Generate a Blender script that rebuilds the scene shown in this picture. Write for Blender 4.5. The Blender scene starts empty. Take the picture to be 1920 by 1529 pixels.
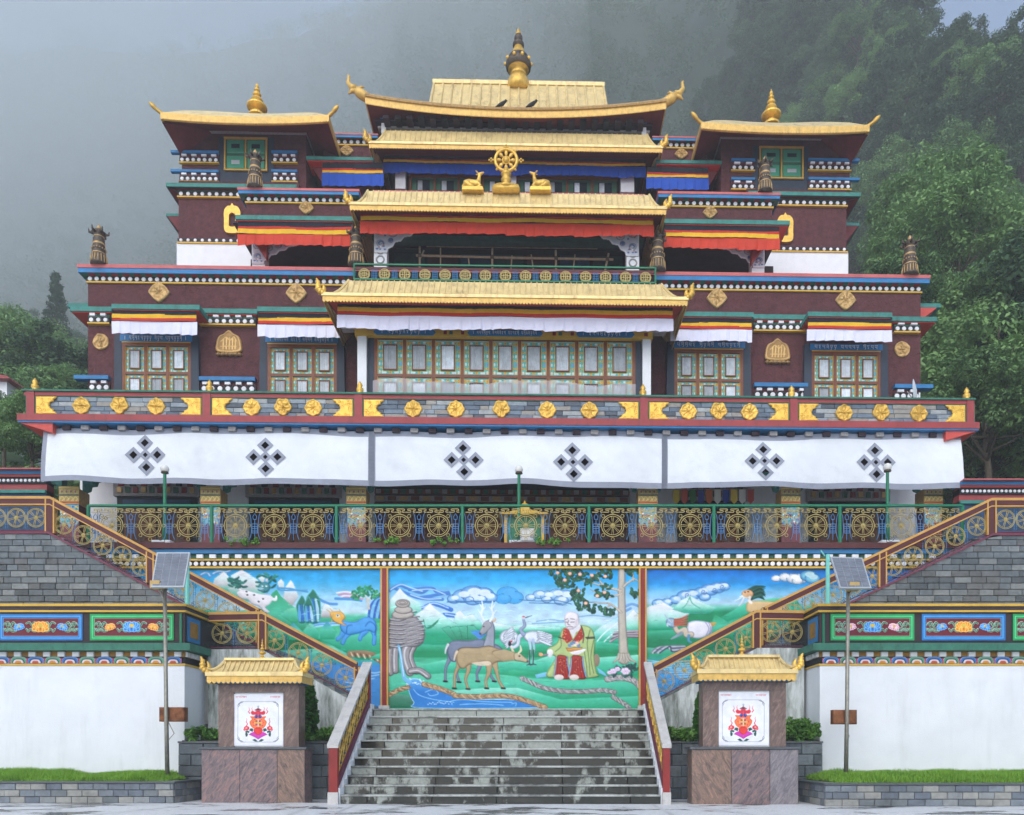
import bpy, math, random
import numpy as np
from mathutils import Vector, Matrix
rnd = random.Random(11)
PI = math.pi
sc = bpy.context.scene
COL = sc.collection

# ---------------------------------------------------------------- camera, sky, sun, exposure
F, PX, PY, DC, HC = 1480.0, 1029.0, 1412.0, 18.5, 1.2
cam_d = bpy.data.cameras.new('camera')
cam = bpy.data.objects.new('camera', cam_d); COL.objects.link(cam)
cam.location = (0, -DC, HC); cam.rotation_euler = (PI/2, 0, 0)
cam_d.sensor_width = 36; cam_d.lens = 36*F/1920
cam_d.shift_x = (960-PX)/1920; cam_d.shift_y = (PY-764.5)/1920
cam_d.clip_start = .1; cam_d.clip_end = 5000
sc.camera = cam

SUN_EL, SUN_AZ = 32, 194      # degrees; the sun stands high behind the camera, veiled by cloud
world = bpy.data.worlds.new('World'); sc.world = world; world.use_nodes = True
nt = world.node_tree
bg = nt.nodes['Background']
sky = nt.nodes.new('ShaderNodeTexSky'); sky.sky_type = 'NISHITA'; sky.sun_disc = False
sky.sun_elevation = math.radians(SUN_EL); sky.sun_rotation = math.radians(SUN_AZ)
sky.air_density = 1.0; sky.dust_density = 2.0; sky.ozone_density = 1.0; sky.altitude = 1500
nt.links.new(sky.outputs[0], bg.inputs[0]); bg.inputs[1].default_value = 0.15
sun_d = bpy.data.lights.new('sun', 'SUN'); sun_d.energy = 2.6; sun_d.angle = math.radians(70)
sun_d.color = (1, .93, .83)
sun = bpy.data.objects.new('sun', sun_d); COL.objects.link(sun)
_e, _a = math.radians(SUN_EL), math.radians(SUN_AZ)
_to = Vector((math.sin(_a)*math.cos(_e), math.cos(_a)*math.cos(_e), math.sin(_e)))
sun.rotation_euler = _to.to_track_quat('Z', 'Y').to_euler(); sun.location = _to*60
vs = sc.view_settings
vs.view_transform = 'Standard'; vs.look = 'None'; vs.gamma = 1; vs.use_curve_mapping = False
vs.exposure = 0.6
sc.render.engine = 'CYCLES'
sc.cycles.use_denoising = True; sc.cycles.use_adaptive_sampling = True; sc.cycles.adaptive_threshold = .025; sc.cycles.adaptive_min_samples = 16
sc.cycles.max_bounces = 10; sc.cycles.diffuse_bounces = 3; sc.cycles.glossy_bounces = 3
sc.cycles.transmission_bounces = 4; sc.cycles.transparent_max_bounces = 8; sc.cycles.volume_bounces = 5
sc.cycles.caustics_reflective = False; sc.cycles.caustics_refractive = False
HAZE_DENSITY = 0.0011

# ---------------------------------------------------------------- photo pixel -> place, at a known depth
# terrace frame: X right, Y into the picture, Z up; (0,0,0) is on the plaza at the foot of the stairs
def ax(px, Y): return (px-PX)*(DC+Y)/F
def az(py, Y): return HC+(PY-py)*(DC+Y)/F
# building frame: the hall stands turned by a little over one degree against the terrace
TH = 0.0213; OX = -1.5
_c, _s = math.cos(TH), math.sin(TH)
_cu = _c*(0-OX)+_s*(-DC); _cv = -_s*(0-OX)+_c*(-DC)
def _t(px, v):
    dx = (px-PX)/F
    return (v-_cv)/(-_s*dx+_c), _c*dx+_s
def U(px, v):
    t, du = _t(px, v); return _cu+t*du
def Z(py, v, px=960):
    t, du = _t(px, v); return HC+t*(PY-py)/F

# ---------------------------------------------------------------- materials
def lin(c):
    return tuple((x/255/12.92 if x/255 <= .04045 else ((x/255+.055)/1.055)**2.4) for x in c)
MATS = {}
def mat(name, rgb, rough=.6, metal=0, var=.12, scale=3.0, bump=0, bscale=40, dirt=0, dirtcol=(40, 44, 40), dscale=(1.2, 1.2, .25), spec=.4, rgb2=None, coat=0, per=0):
    """a painted or plain surface: base colour with uneven patches, fine relief and weather streaks"""
    m = bpy.data.materials.new(name); m.use_nodes = True; MATS[name] = m
    n = m.node_tree.nodes; l = m.node_tree.links
    p = n['Principled BSDF']
    p.inputs['Roughness'].default_value = rough; p.inputs['Metallic'].default_value = metal
    p.inputs['Specular IOR Level'].default_value = spec
    geo = n.new('ShaderNodeNewGeometry')
    noi = n.new('ShaderNodeTexNoise'); noi.inputs['Scale'].default_value = scale; noi.inputs['Detail'].default_value = 6; noi.inputs['Roughness'].default_value = .65
    l.new(geo.outputs['Position'], noi.inputs['Vector'])
    c = lin(rgb)
    ramp = n.new('ShaderNodeValToRGB'); e = ramp.color_ramp.elements
    c2 = lin(rgb2) if rgb2 else tuple(min(1, x*(1+var)) for x in c)
    e[0].position = .3; e[0].color = (*[x*(1-var) for x in c], 1); e[1].position = .7; e[1].color = (*c2, 1)
    l.new(noi.outputs[0], ramp.inputs[0])
    out = ramp.outputs[0]
    if dirt:
        mp = n.new('ShaderNodeMapping'); mp.inputs['Scale'].default_value = dscale
        l.new(geo.outputs['Position'], mp.inputs[0])
        dn = n.new('ShaderNodeTexNoise'); dn.inputs['Scale'].default_value = 1.6; dn.inputs['Detail'].default_value = 8; dn.inputs['Roughness'].default_value = .7
        l.new(mp.outputs[0], dn.inputs['Vector'])
        dr = n.new('ShaderNodeValToRGB'); de = dr.color_ramp.elements
        k_ = .1 if dirt > 1 else 0; dirt = min(dirt, 1)
        de[0].position = .52-k_; de[0].color = (0, 0, 0, 1); de[1].position = .78-k_*1.2; de[1].color = (dirt, dirt, dirt, 1)
        l.new(dn.outputs[0], dr.inputs[0])
        mx = n.new('ShaderNodeMix'); mx.data_type = 'RGBA'
        l.new(dr.outputs[0], mx.inputs['Factor']); l.new(out, mx.inputs['A']); mx.inputs['B'].default_value = (*lin(dirtcol), 1)
        out = mx.outputs['Result']
    l.new(out, p.inputs['Base Color'])
    if per:                                             # every piece a little different
        oi = n.new('ShaderNodeObjectInfo'); mr = n.new('ShaderNodeMapRange'); mr.inputs[3].default_value = 1-per; mr.inputs[4].default_value = 1+per*.35; l.new(oi.outputs['Random'], mr.inputs[0])
        mu = n.new('ShaderNodeMix'); mu.data_type = 'RGBA'; mu.blend_type = 'MULTIPLY'; mu.inputs['Factor'].default_value = 1; l.new(out, mu.inputs['A']); l.new(mr.outputs[0], mu.inputs['B']); l.new(mu.outputs['Result'], p.inputs['Base Color'])
    if bump:
        bn = n.new('ShaderNodeTexNoise'); bn.inputs['Scale'].default_value = bscale; bn.inputs['Detail'].default_value = 5
        l.new(geo.outputs['Position'], bn.inputs['Vector'])
        b = n.new('ShaderNodeBump'); b.inputs['Strength'].default_value = bump; b.inputs['Distance'].default_value = .03
        l.new(bn.outputs[0], b.inputs['Height']); l.new(b.outputs[0], p.inputs['Normal'])
    return m
def mat_paint(name, rough=.5, metal=0):
    """hand-painted surface: the paint colours are stored on the mesh"""
    m = bpy.data.materials.new(name); m.use_nodes = True; MATS[name] = m
    n = m.node_tree.nodes; l = m.node_tree.links; p = n['Principled BSDF']
    a = n.new('ShaderNodeAttribute'); a.attribute_name = 'Col'
    geo = n.new('ShaderNodeNewGeometry')
    noi = n.new('ShaderNodeTexNoise'); noi.inputs['Scale'].default_value = 5; noi.inputs['Detail'].default_value = 7
    l.new(geo.outputs['Position'], noi.inputs['Vector'])
    mr = n.new('ShaderNodeMapRange'); mr.inputs[1].default_value = .3; mr.inputs[2].default_value = .7; mr.inputs[3].default_value = .97; mr.inputs[4].default_value = 1.14
    l.new(noi.outputs[0], mr.inputs[0])
    mx = n.new('ShaderNodeMix'); mx.data_type = 'RGBA'; mx.blend_type = 'MULTIPLY'; mx.inputs['Factor'].default_value = 1
    l.new(a.outputs['Color'], mx.inputs['A']); l.new(mr.outputs[0], mx.inputs['B'])
    l.new(mx.outputs['Result'], p.inputs['Base Color'])
    p.inputs['Roughness'].default_value = rough; p.inputs['Metallic'].default_value = metal; p.inputs['Specular IOR Level'].default_value = .3
    return m

mat('maroon', (92, 54, 57), .9, var=.3, scale=5, bump=1.0, bscale=14, dirt=.45, dirtcol=(50, 36, 42))
mat('maroon_paint', (86, 38, 42), .6, var=.12, dirt=.2)
mat('red_fascia', (158, 66, 68), .55, var=.14, scale=2, dirt=.45, dirtcol=(60, 45, 45), dscale=(3, 3, .6))
mat('red_paint', (140, 42, 40), .5, var=.15)
mat('bright_red', (205, 80, 72), .55, var=.1)
mat('pink_coping', (196, 104, 104), .6, var=.12, dirt=.35, dirtcol=(90, 60, 62))
mat('blue_paint', (46, 122, 178), .55, var=.15, scale=2.5, dirt=.4, dirtcol=(60, 78, 100))
mat('dark_blue_paint', (38, 72, 108), .55, var=.2, dirt=.2)
mat('teal_ledge', (62, 132, 124), .65, var=.2, scale=4, dirt=.7, dirtcol=(34, 52, 50), dscale=(2.5, 2.5, .8))
mat('green_paint', (62, 104, 84), .6, var=.2)
mat('green_metal', (20, 118, 84), .4, var=.1)
mat('green_ledge', (58, 118, 100), .65, var=.2, dirt=.6, dirtcol=(28, 40, 36), dscale=(3, 3, 1))
mat('black_paint', (20, 22, 32), .6, var=.2)
mat('dark_frame', (50, 60, 76), .6, var=.15, dirt=.25)
mat('brown_black', (52, 42, 48), .6, var=.2, dirt=.4, dirtcol=(24, 26, 26))
mat('white_paint', (236, 238, 242), .6, var=.04, dirt=.12, dirtcol=(150, 155, 150))
mat('white_dot', (238, 239, 244), .5, var=.1, scale=5, per=.15)
mat('white_wall', (234, 238, 244), .75, var=.05, scale=1.2, bump=.15, bscale=30, dirt=.2, dirtcol=(150, 158, 150), dscale=(1.4, 1.4, .18))
mat('stained_wall', (214, 220, 220), .8, var=.08, scale=1.6, bump=.3, bscale=14, dirt=1.6, dirtcol=(58, 68, 48), dscale=(1.5, 1.5, .3))
mat('yellow_paint', (216, 172, 62), .5, var=.15, dirt=.2)
mat('orange_paint', (204, 156, 80), .5, var=.15)
mat('gold', (240, 214, 152), .4, .2, var=.16, scale=2.2, dirt=.8, dirtcol=(146, 118, 80), dscale=(2.4, 2.4, .5), per=.12, bump=.12, bscale=12)
mat('gold_orn', (236, 190, 88), .34, .4, var=.2, scale=8, bump=.25, bscale=45, per=.2, dirt=.5, dirtcol=(150, 112, 50), dscale=(5, 5, 3))
mat('gold_old', (200, 164, 108), .45, .3, var=.25, scale=10, dirt=.4, dirtcol=(70, 58, 44), bump=.2, bscale=50)
mat('gold_trim', (220, 180, 98), .42, .2, var=.2, scale=6, dirt=.5, dirtcol=(120, 96, 56), dscale=(4, 4, .8))
mat('bronze_dark', (92, 82, 74), .5, .4, var=.45, scale=16)
mat('soffit', (110, 46, 50), .7, var=.2, dirt=.3, dirtcol=(60, 34, 38))
mat('soffit_dark', (58, 44, 54), .8, var=.25)
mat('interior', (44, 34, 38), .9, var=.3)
mat('carved_grey', (160, 156, 156), .7, var=.25, scale=14, bump=.6, bscale=22)
mat('wood_frame', (124, 70, 46), .45, var=.2, scale=8)
mat('gold_line', (212, 164, 70), .45, var=.12)
mat('curtain_cloth', (218, 226, 234), .85, var=.2, scale=5, per=.45)
mat('cloth_black', (30, 32, 44), .85, var=.15)
mat('cloth_yellow', (232, 184, 44), .8, var=.1)
mat('cloth_red', (196, 52, 40), .8, var=.1)
mat('cloth_orange_red', (204, 66, 46), .8, var=.12, scale=2)
mat('cloth_white', (226, 226, 246), .8, var=.06, scale=2)
mat('cloth_blue', (36, 80, 178), .8, var=.15, scale=2)
mat('awning_white', (230, 235, 242), .75, var=.06, scale=.8, bump=.5, bscale=2.2, dirt=.3, dirtcol=(170, 180, 186), dscale=(.6, .6, .6))
mat('awning_grey', (150, 156, 172), .8, var=.08, scale=2)
mat('cement', (150, 152, 150), .85, var=.2, bump=.3, dirt=.6)
mat('mortar', (58, 62, 64), .95, var=.3, scale=6)
mat('granite_dark', (84, 90, 96), .32, var=.2, scale=18, dirt=.4, dirtcol=(44, 48, 48))
mat('marble_cap', (196, 194, 192), .5, var=.12, scale=5, dirt=.5, dirtcol=(110, 112, 108), dscale=(2, 2, 2), bump=.2, bscale=40)
mat('step_granite', (168, 172, 166), .35, var=.12, scale=8, dirt=.5)
mat('pole_galv', (150, 148, 138), .45, .5, var=.25, scale=9, dirt=.5, dirtcol=(110, 84, 60), dscale=(6, 6, 1))
mat('rust', (110, 62, 40), .8, .2, var=.4, scale=6, rgb2=(158, 106, 72), bump=.3, bscale=30)
mat('lamp_tan', (190, 160, 100), .5, var=.1)
mat('solar_cell', (122, 128, 140), .3, .1, var=.2, scale=3, dirt=.4, dirtcol=(140, 142, 148), dscale=(5, 5, .4))
mat('alu', (196, 202, 206), .4, .5, var=.06)
mat('cyan_pole', (120, 206, 200), .5, var=.08)
mat('globe', (224, 224, 220), .3, var=.05)
mat('bamboo', (170, 150, 124), .7, var=.25, scale=6)
mat('bark', (96, 86, 74), .9, var=.3, scale=8, bump=.6)
mat('dish_white', (226, 232, 236), .5, var=.04)
mat('sky_blue_iron', (74, 134, 190), .5, var=.12)
mat('iron_gold', (188, 170, 108), .45, .2, var=.2, scale=9)
mat('iron_dark', (56, 66, 62), .6, .2, var=.3, scale=9)
mat('purple_rim', (112, 54, 76), .6, var=.15, dirt=.3)
mat('petal_white', (228, 228, 232), .6, var=.06, dirt=.3, dirtcol=(120, 120, 116))
mat('ochre_block', (150, 112, 50), .7, var=.3)
mat('bird_black', (26, 26, 30), .6)
mat_paint('painted', .5)
mat_paint('painted_gold', .4, .35)

def slate_mats():
    out = []
    for i, c in enumerate([(110, 119, 125), (94, 103, 110), (126, 133, 138), (82, 90, 97), (100, 104, 108), (100, 110, 118)]):
        mat('slate_%d' % i, c, .5, var=.28, scale=5, bump=.4, bscale=18, per=.15, dirt=.75, dirtcol=(40, 46, 46), dscale=(1.1, 1.1, .3)); out.append('slate_%d' % i)
    return out
SLATE = slate_mats()
def planter_mats():
    out = []
    for i, c in enumerate([(122, 130, 138), (104, 112, 122), (136, 140, 142), (112, 118, 122), (150, 150, 146)]):
        mat('ashlar_%d' % i, c, .6, var=.2, scale=6, bump=.3, bscale=22, dirt=.5, dirtcol=(56, 60, 60), dscale=(1.6, 1.6, .6)); out.append('ashlar_%d' % i)
    return out
ASHLAR = planter_mats()
PSLATE = []
for i, c in enumerate([(112, 128, 144), (138, 150, 160), (92, 106, 122), (160, 166, 168), (80, 90, 102), (150, 146, 140)]):
    mat('parapet_slate_%d' % i, c, .5, var=.2, scale=6, bump=.25, bscale=24, dirt=.3, dirtcol=(60, 70, 78)); PSLATE.append('parapet_slate_%d' % i)

# red granite of the pedestals: veined
def mat_granite(name, a, b, rot, dark=(70, 60, 62)):
    m = bpy.data.materials.new(name); m.use_nodes = True; MATS[name] = m
    n = m.node_tree.nodes; l = m.node_tree.links; p = n['Principled BSDF']
    geo = n.new('ShaderNodeNewGeometry'); mp = n.new('ShaderNodeMapping')
    mp.vector_type = 'TEXTURE'; mp.inputs['Rotation'].default_value = (0, rot, 0); mp.inputs['Scale'].default_value = (.13, .3, .42)
    l.new(geo.outputs['Position'], mp.inputs[0])
    t = n.new('ShaderNodeTexNoise'); t.inputs['Scale'].default_value = 1.5; t.inputs['Detail'].default_value = 10; t.inputs['Roughness'].default_value = .72; t.inputs['Distortion'].default_value = 1.2
    l.new(mp.outputs[0], t.inputs['Vector'])
    r = n.new('ShaderNodeValToRGB'); e = r.color_ramp.elements
    e[0].position = .3; e[0].color = (*lin(dark), 1); e[1].position = .72; e[1].color = (*lin(b), 1)
    q = e.new(.5); q.color = (*lin(a), 1)
    l.new(t.outputs[0], r.inputs[0]); l.new(r.outputs[0], p.inputs['Base Color'])
    p.inputs['Roughness'].default_value = .38; p.inputs['Specular IOR Level'].default_value = .35
mat_granite('granite_red', (124, 110, 112), (178, 132, 122), .6, (66, 62, 70))
mat_granite('granite_red_b', (128, 108, 98), (176, 136, 118), -.5)
mat_granite('granite_violet', (128, 122, 128), (164, 156, 156), .5, (96, 92, 98))
mat_granite('granite_pillar', (118, 98, 92), (160, 136, 124), .45, (84, 70, 68))

# wet stair granite: pale slabs with dark damp stains of their own shape
def mat_wet(name, dry, wet, lo, hi, rough_dry=.6, rough_wet=.12, scale=(.9, .9, .9), grad=0, per=0):
    m = bpy.data.materials.new(name); m.use_nodes = True; MATS[name] = m
    n = m.node_tree.nodes; l = m.node_tree.links; p = n['Principled BSDF']
    geo = n.new('ShaderNodeNewGeometry'); mp = n.new('ShaderNodeMapping'); mp.inputs['Scale'].default_value = scale
    l.new(geo.outputs['Position'], mp.inputs[0])
    t = n.new('ShaderNodeTexNoise'); t.inputs['Scale'].default_value = 1; t.inputs['Detail'].default_value = 7; t.inputs['Roughness'].default_value = .62
    l.new(mp.outputs[0], t.inputs['Vector'])
    val = t.outputs[0]
    if grad:
        sep = n.new('ShaderNodeSeparateXYZ'); l.new(geo.outputs['Position'], sep.inputs[0])
        ma = n.new('ShaderNodeMath'); ma.operation = 'MULTIPLY_ADD'; ma.inputs[1].default_value = grad
        l.new(sep.outputs['Z'], ma.inputs[0]); l.new(val, ma.inputs[2]); val = ma.outputs[0]
    if per:
        oi = n.new('ShaderNodeObjectInfo'); mb_ = n.new('ShaderNodeMath'); mb_.operation = 'MULTIPLY_ADD'; mb_.inputs[1].default_value = per
        l.new(oi.outputs['Random'], mb_.inputs[0]); l.new(val, mb_.inputs[2]); val = mb_.outputs[0]
    r = n.new('ShaderNodeValToRGB'); e = r.color_ramp.elements
    e[0].position = lo; e[0].color = (0, 0, 0, 1); e[1].position = hi; e[1].color = (1, 1, 1, 1)
    l.new(val, r.inputs[0])
    f = n.new('ShaderNodeTexNoise'); f.inputs['Scale'].default_value = 14; f.inputs['Detail'].default_value = 5
    l.new(geo.outputs['Position'], f.inputs['Vector'])
    fr = n.new('ShaderNodeMapRange'); fr.inputs[1].default_value = .3; fr.inputs[2].default_value = .7; fr.inputs[3].default_value = .8; fr.inputs[4].default_value = 1.1
    l.new(f.outputs[0], fr.inputs[0])
    mx = n.new('ShaderNodeMix'); mx.data_type = 'RGBA'; mx.inputs['A'].default_value = (*lin(wet), 1); mx.inputs['B'].default_value = (*lin(dry), 1)
    l.new(r.outputs[0], mx.inputs['Factor'])
    m2 = n.new('ShaderNodeMix'); m2.data_type = 'RGBA'; m2.blend_type = 'MULTIPLY'; m2.inputs['Factor'].default_value = 1
    l.new(mx.outputs['Result'], m2.inputs['A']); l.new(fr.outputs[0], m2.inputs['B'])
    l.new(m2.outputs['Result'], p.inputs['Base Color'])
    rr = n.new('ShaderNodeMapRange'); rr.inputs[3].default_value = rough_wet; rr.inputs[4].default_value = rough_dry
    l.new(r.outputs[0], rr.inputs[0]); l.new(rr.outputs[0], p.inputs['Roughness'])
mat_wet('stair_riser', (160, 166, 160), (46, 48, 44), .73, .82, .45, .14, (2.4, .5, 1.5), .1, .22)
mat_wet('stair_tread', (186, 190, 186), (110, 114, 112), .5, .66, .4, .12, (1.2, .8, .8), .03, .16)  # paler than the risers: worn edges plus sky reflection put into the colour
mat_wet('plaza', (226, 228, 230), (110, 114, 116), .42, .48, .6, .1, (.5, .9, 1))
mat_wet('soil_ground', (70, 74, 58), (48, 52, 42), .4, .6, .9, .8, (.4, .4, .4))

# leaves: two-sided, uneven greens
def mat_leaf(name, a, b, scale=.5):
    m = bpy.data.materials.new(name); m.use_nodes = True; MATS[name] = m
    n = m.node_tree.nodes; l = m.node_tree.links; p = n['Principled BSDF']
    geo = n.new('ShaderNodeNewGeometry'); oi = n.new('ShaderNodeObjectInfo')
    t = n.new('ShaderNodeTexNoise'); t.inputs['Scale'].default_value = scale; t.inputs['Detail'].default_value = 4
    l.new(geo.outputs['Position'], t.inputs['Vector'])
    ad = n.new('ShaderNodeMath'); ad.operation = 'MULTIPLY_ADD'; ad.inputs[1].default_value = .45; l.new(oi.outputs['Random'], ad.inputs[0]); l.new(t.outputs[0], ad.inputs[2])
    ri = n.new('ShaderNodeMath'); ri.operation = 'MULTIPLY_ADD'; ri.inputs[1].default_value = .35; l.new(geo.outputs['Random Per Island'], ri.inputs[0]); l.new(ad.outputs[0], ri.inputs[2])
    r = n.new('ShaderNodeValToRGB'); e = r.color_ramp.elements
    e[0].position = .45; e[0].color = (*lin(a), 1); e[1].position = 1.1 if False else 1.0; e[1].color = (*lin(b), 1)
    l.new(ri.outputs[0], r.inputs[0]); l.new(r.outputs[0], p.inputs['Base Color'])
    p.inputs['Roughness'].default_value = .5; p.inputs['Specular IOR Level'].default_value = .35
    tr = n.new('ShaderNodeBsdfTranslucent'); l.new(r.outputs[0], tr.inputs[0])
    ms = n.new('ShaderNodeMixShader'); ms.inputs[0].default_value = .22
    l.new(p.outputs[0], ms.inputs[1]); l.new(tr.outputs[0], ms.inputs[2])
    l.new(ms.outputs[0], n['Material Output'].inputs['Surface'])
mat_leaf('leaf_forest', (44, 70, 50), (92, 122, 82))
mat_leaf('leaf_bright', (50, 88, 50), (128, 166, 100))
mat_leaf('leaf_dark', (34, 58, 44), (70, 100, 68))
mat_leaf('leaf_shrub', (56, 104, 38), (124, 176, 74), 2)
mat_leaf('leaf_cypress', (30, 80, 24), (74, 136, 46), 3)
mat_leaf('grass_blade', (70, 122, 34), (138, 184, 66), 1.5)
mat_leaf('hill_floor', (26, 42, 30), (44, 62, 42), .15)

# translucent plastic sheet
def mat_plastic():
    m = bpy.data.materials.new('plastic'); m.use_nodes = True; MATS['plastic'] = m
    n = m.node_tree.nodes; l = m.node_tree.links; p = n['Principled BSDF']
    p.inputs['Base Color'].default_value = (*lin((214, 216, 226)), 1); p.inputs['Roughness'].default_value = .25
    t = n.new('ShaderNodeBsdfTransparent'); ms = n.new('ShaderNodeMixShader'); ms.inputs[0].default_value = .36
    l.new(t.outputs[0], ms.inputs[1]); l.new(p.outputs[0], ms.inputs[2]); l.new(ms.outputs[0], n['Material Output'].inputs['Surface'])
mat_plastic()
mat('glass_dark', (40, 50, 58), .08, var=.15, spec=.6)

# ---------------------------------------------------------------- mesh building
class MB:
    def __init__(s): s.v = []; s.f = []; s.m = []
    def add(s, vs, fs, m=0):
        o = len(s.v); s.v += [tuple(p) for p in vs]
        for f in fs: s.f.append([i+o for i in f]); s.m.append(m)
        return s
    def box(s, x0, x1, y0, y1, z0, z1, m=0):
        return s.add([(x0,y0,z0),(x1,y0,z0),(x1,y1,z0),(x0,y1,z0),(x0,y0,z1),(x1,y0,z1),(x1,y1,z1),(x0,y1,z1)],
                     [(0,1,5,4),(1,2,6,5),(2,3,7,6),(3,0,4,7),(4,5,6,7),(3,2,1,0)], m)
    def brick(s, x0, x1, y0, y1, z0, z1, c=.02, m=0):      # a block with a chamfered front (towards -y)
        return s.add([(x0+c,y0,z0+c),(x1-c,y0,z0+c),(x1-c,y0,z1-c),(x0+c,y0,z1-c),
                      (x0,y0+c,z0),(x1,y0+c,z0),(x1,y0+c,z1),(x0,y0+c,z1),
                      (x0,y1,z0),(x1,y1,z0),(x1,y1,z1),(x0,y1,z1)],
                     [(0,1,2,3),(4,5,1,0),(5,6,2,1),(6,7,3,2),(7,4,0,3),(8,9,5,4),(9,10,6,5),(10,11,7,6),(11,8,4,7)], m)
    def prism(s, poly, a0, a1, axis='y', m=0):
        n = len(poly)
        if axis == 'y': P = lambda p, a: (p[0], a, p[1])
        elif axis == 'x': P = lambda p, a: (a, p[0], p[1])
        else: P = lambda p, a: (p[0], p[1], a)
        vs = [P(p, a0) for p in poly]+[P(p, a1) for p in poly]
        fs = [tuple(range(n)), tuple(range(2*n-1, n-1, -1))]+[(i, i+n, (i+1) % n+n, (i+1) % n) for i in range(n)]
        return s.add(vs, fs, m)
    def quad(s, a, b, c, d, m=0): return s.add([a, b, c, d], [(0,1,2,3)], m)
    def tube(s, pts, r, n=6, m=0, closed=False, ry=None):
        pts = [Vector(p) for p in pts]; k = len(pts); vs = []
        rr = r if isinstance(r, (list, tuple)) else [r]*k
        for i, p in enumerate(pts):
            if closed: d = pts[(i+1) % k]-pts[i-1]
            else: d = pts[min(i+1, k-1)]-pts[max(i-1, 0)]
            d = d.normalized() if d.length > 1e-9 else Vector((0, 0, 1))
            up = Vector((0, 1, 0)) if abs(d.y) < .95 else Vector((1, 0, 0))
            a = d.cross(up).normalized(); b = d.cross(a)
            for j in range(n):
                t = 2*PI*j/n+PI/n; vs.append(p+a*math.cos(t)*rr[i]+b*math.sin(t)*(ry[i] if ry else rr[i]))
        fs = []
        for i in range(k if closed else k-1):
            i2 = (i+1) % k
            for j in range(n): fs.append((i*n+j, i*n+(j+1) % n, i2*n+(j+1) % n, i2*n+j))
        if not closed: fs += [tuple(range(n-1, -1, -1)), tuple(range((k-1)*n, k*n))]
        return s.add(vs, fs, m)
    def lathe(s, prof, c=(0, 0, 0), n=16, m=0, sq=1, mfun=None):
        k = len(prof)
        vs = [(c[0]+r*math.cos(2*PI*j/n), c[1]+r*math.sin(2*PI*j/n)*sq, c[2]+z) for r, z in prof for j in range(n)]
        o = len(s.v); s.v += vs
        for i in range(k-1):
            for j in range(n):
                s.f.append([o+i*n+j, o+i*n+(j+1) % n, o+(i+1)*n+(j+1) % n, o+(i+1)*n+j]); s.m.append(mfun(i) if mfun else m)
        s.f.append([o+j for j in range(n-1, -1, -1)]); s.m.append(m)
        s.f.append([o+(k-1)*n+j for j in range(n)]); s.m.append(m)
        return s
    def disc(s, cx, cz, r, y0, y1, n=16, m=0):               # short cylinder facing -y with a soft rim
        vs = []
        for (rr, y) in ((r, y1), (r, y0+(y1-y0)*.4), (r*.86, y0)):
            vs += [(cx+rr*math.cos(2*PI*j/n), y, cz+rr*math.sin(2*PI*j/n)) for j in range(n)]
        fs = [(i*n+j, i*n+(j+1) % n, (i+1)*n+(j+1) % n, (i+1)*n+j) for i in range(2) for j in range(n)]+[tuple(range(2*n, 3*n))]
        return s.add(vs, fs, m)
    def ball(s, c, r, n=8, k=6, m=0, sc_=(1, 1, 1)):
        vs = [(c[0], c[1], c[2]-r*sc_[2])]
        for i in range(1, k):
            t = -PI/2+PI*i/k
            for j in range(n): vs.append((c[0]+r*sc_[0]*math.cos(t)*math.cos(2*PI*j/n), c[1]+r*sc_[1]*math.cos(t)*math.sin(2*PI*j/n), c[2]+r*sc_[2]*math.sin(t)))
        vs.append((c[0], c[1], c[2]+r*sc_[2])); e = len(vs)-1
        fs = [(0, 1+(j+1) % n, 1+j) for j in range(n)]
        for i in range(k-2):
            for j in range(n): fs.append((1+i*n+j, 1+i*n+(j+1) % n, 1+(i+1)*n+(j+1) % n, 1+(i+1)*n+j))
        fs += [(1+(k-2)*n+j, 1+(k-2)*n+(j+1) % n, e) for j in range(n)]
        return s.add(vs, fs, m)
    def mesh(s, name, mats, smooth=False, shift=(0, 0, 0)):
        me = bpy.data.meshes.new(name)
        sx, sy, sz = shift
        me.from_pydata([(x-sx, y-sy, z-sz) for x, y, z in s.v], [], s.f)
        for t in ([mats] if isinstance(mats, str) else mats): me.materials.append(MATS[t])
        if any(s.m): me.polygons.foreach_set('material_index', s.m)
        if smooth: me.polygons.foreach_set('use_smooth', [True]*len(s.f))
        me.update(); return me

ORIGIN = {}
def frame_b(p): return (OX+_c*p[0]-_s*p[1], _s*p[0]+_c*p[1], p[2])
def tag(o, label=None, cat=None, group=None, kind=None):
    if label: o['label'] = label
    if cat: o['category'] = cat
    if group: o['group'] = group
    if kind: o['kind'] = kind
    return o
def _place(o, base, b):
    o.location = frame_b(base) if b else base
    if b: o.rotation_euler = (0, 0, TH)
    ORIGIN[o.name] = Vector(base)
def thing(name, label, cat, base=(0, 0, 0), group=None, b=False, kind=None):
    o = bpy.data.objects.new(name, None); COL.objects.link(o); o.empty_display_size = .1
    _place(o, base, b)
    return tag(o, label, cat, group, kind)
def part(name, mb, mats, parent, smooth=False):
    """one mesh under a thing or a part, written in the coordinates of the whole place"""
    return put(name, mb.mesh(name, mats, smooth), parent, (0, 0, 0))
def put(name, me, parent, pos=(0, 0, 0), rot=None, scale=None):
    """a (shared) mesh placed at pos under a parent"""
    o = bpy.data.objects.new(name, me); COL.objects.link(o); o.parent = parent
    o.location = Vector(pos)-ORIGIN[parent.name]; ORIGIN[o.name] = Vector(pos)
    if rot: o.rotation_euler = rot
    if scale: o.scale = scale
    return o
def single(name, mb, mats, label, cat, base, group=None, b=False, smooth=False, kind=None):
    """a thing that is one mesh"""
    o = bpy.data.objects.new(name, mb.mesh(name, mats, smooth, base)); COL.objects.link(o); _place(o, base, b)
    return tag(o, label, cat, group, kind)
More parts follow.
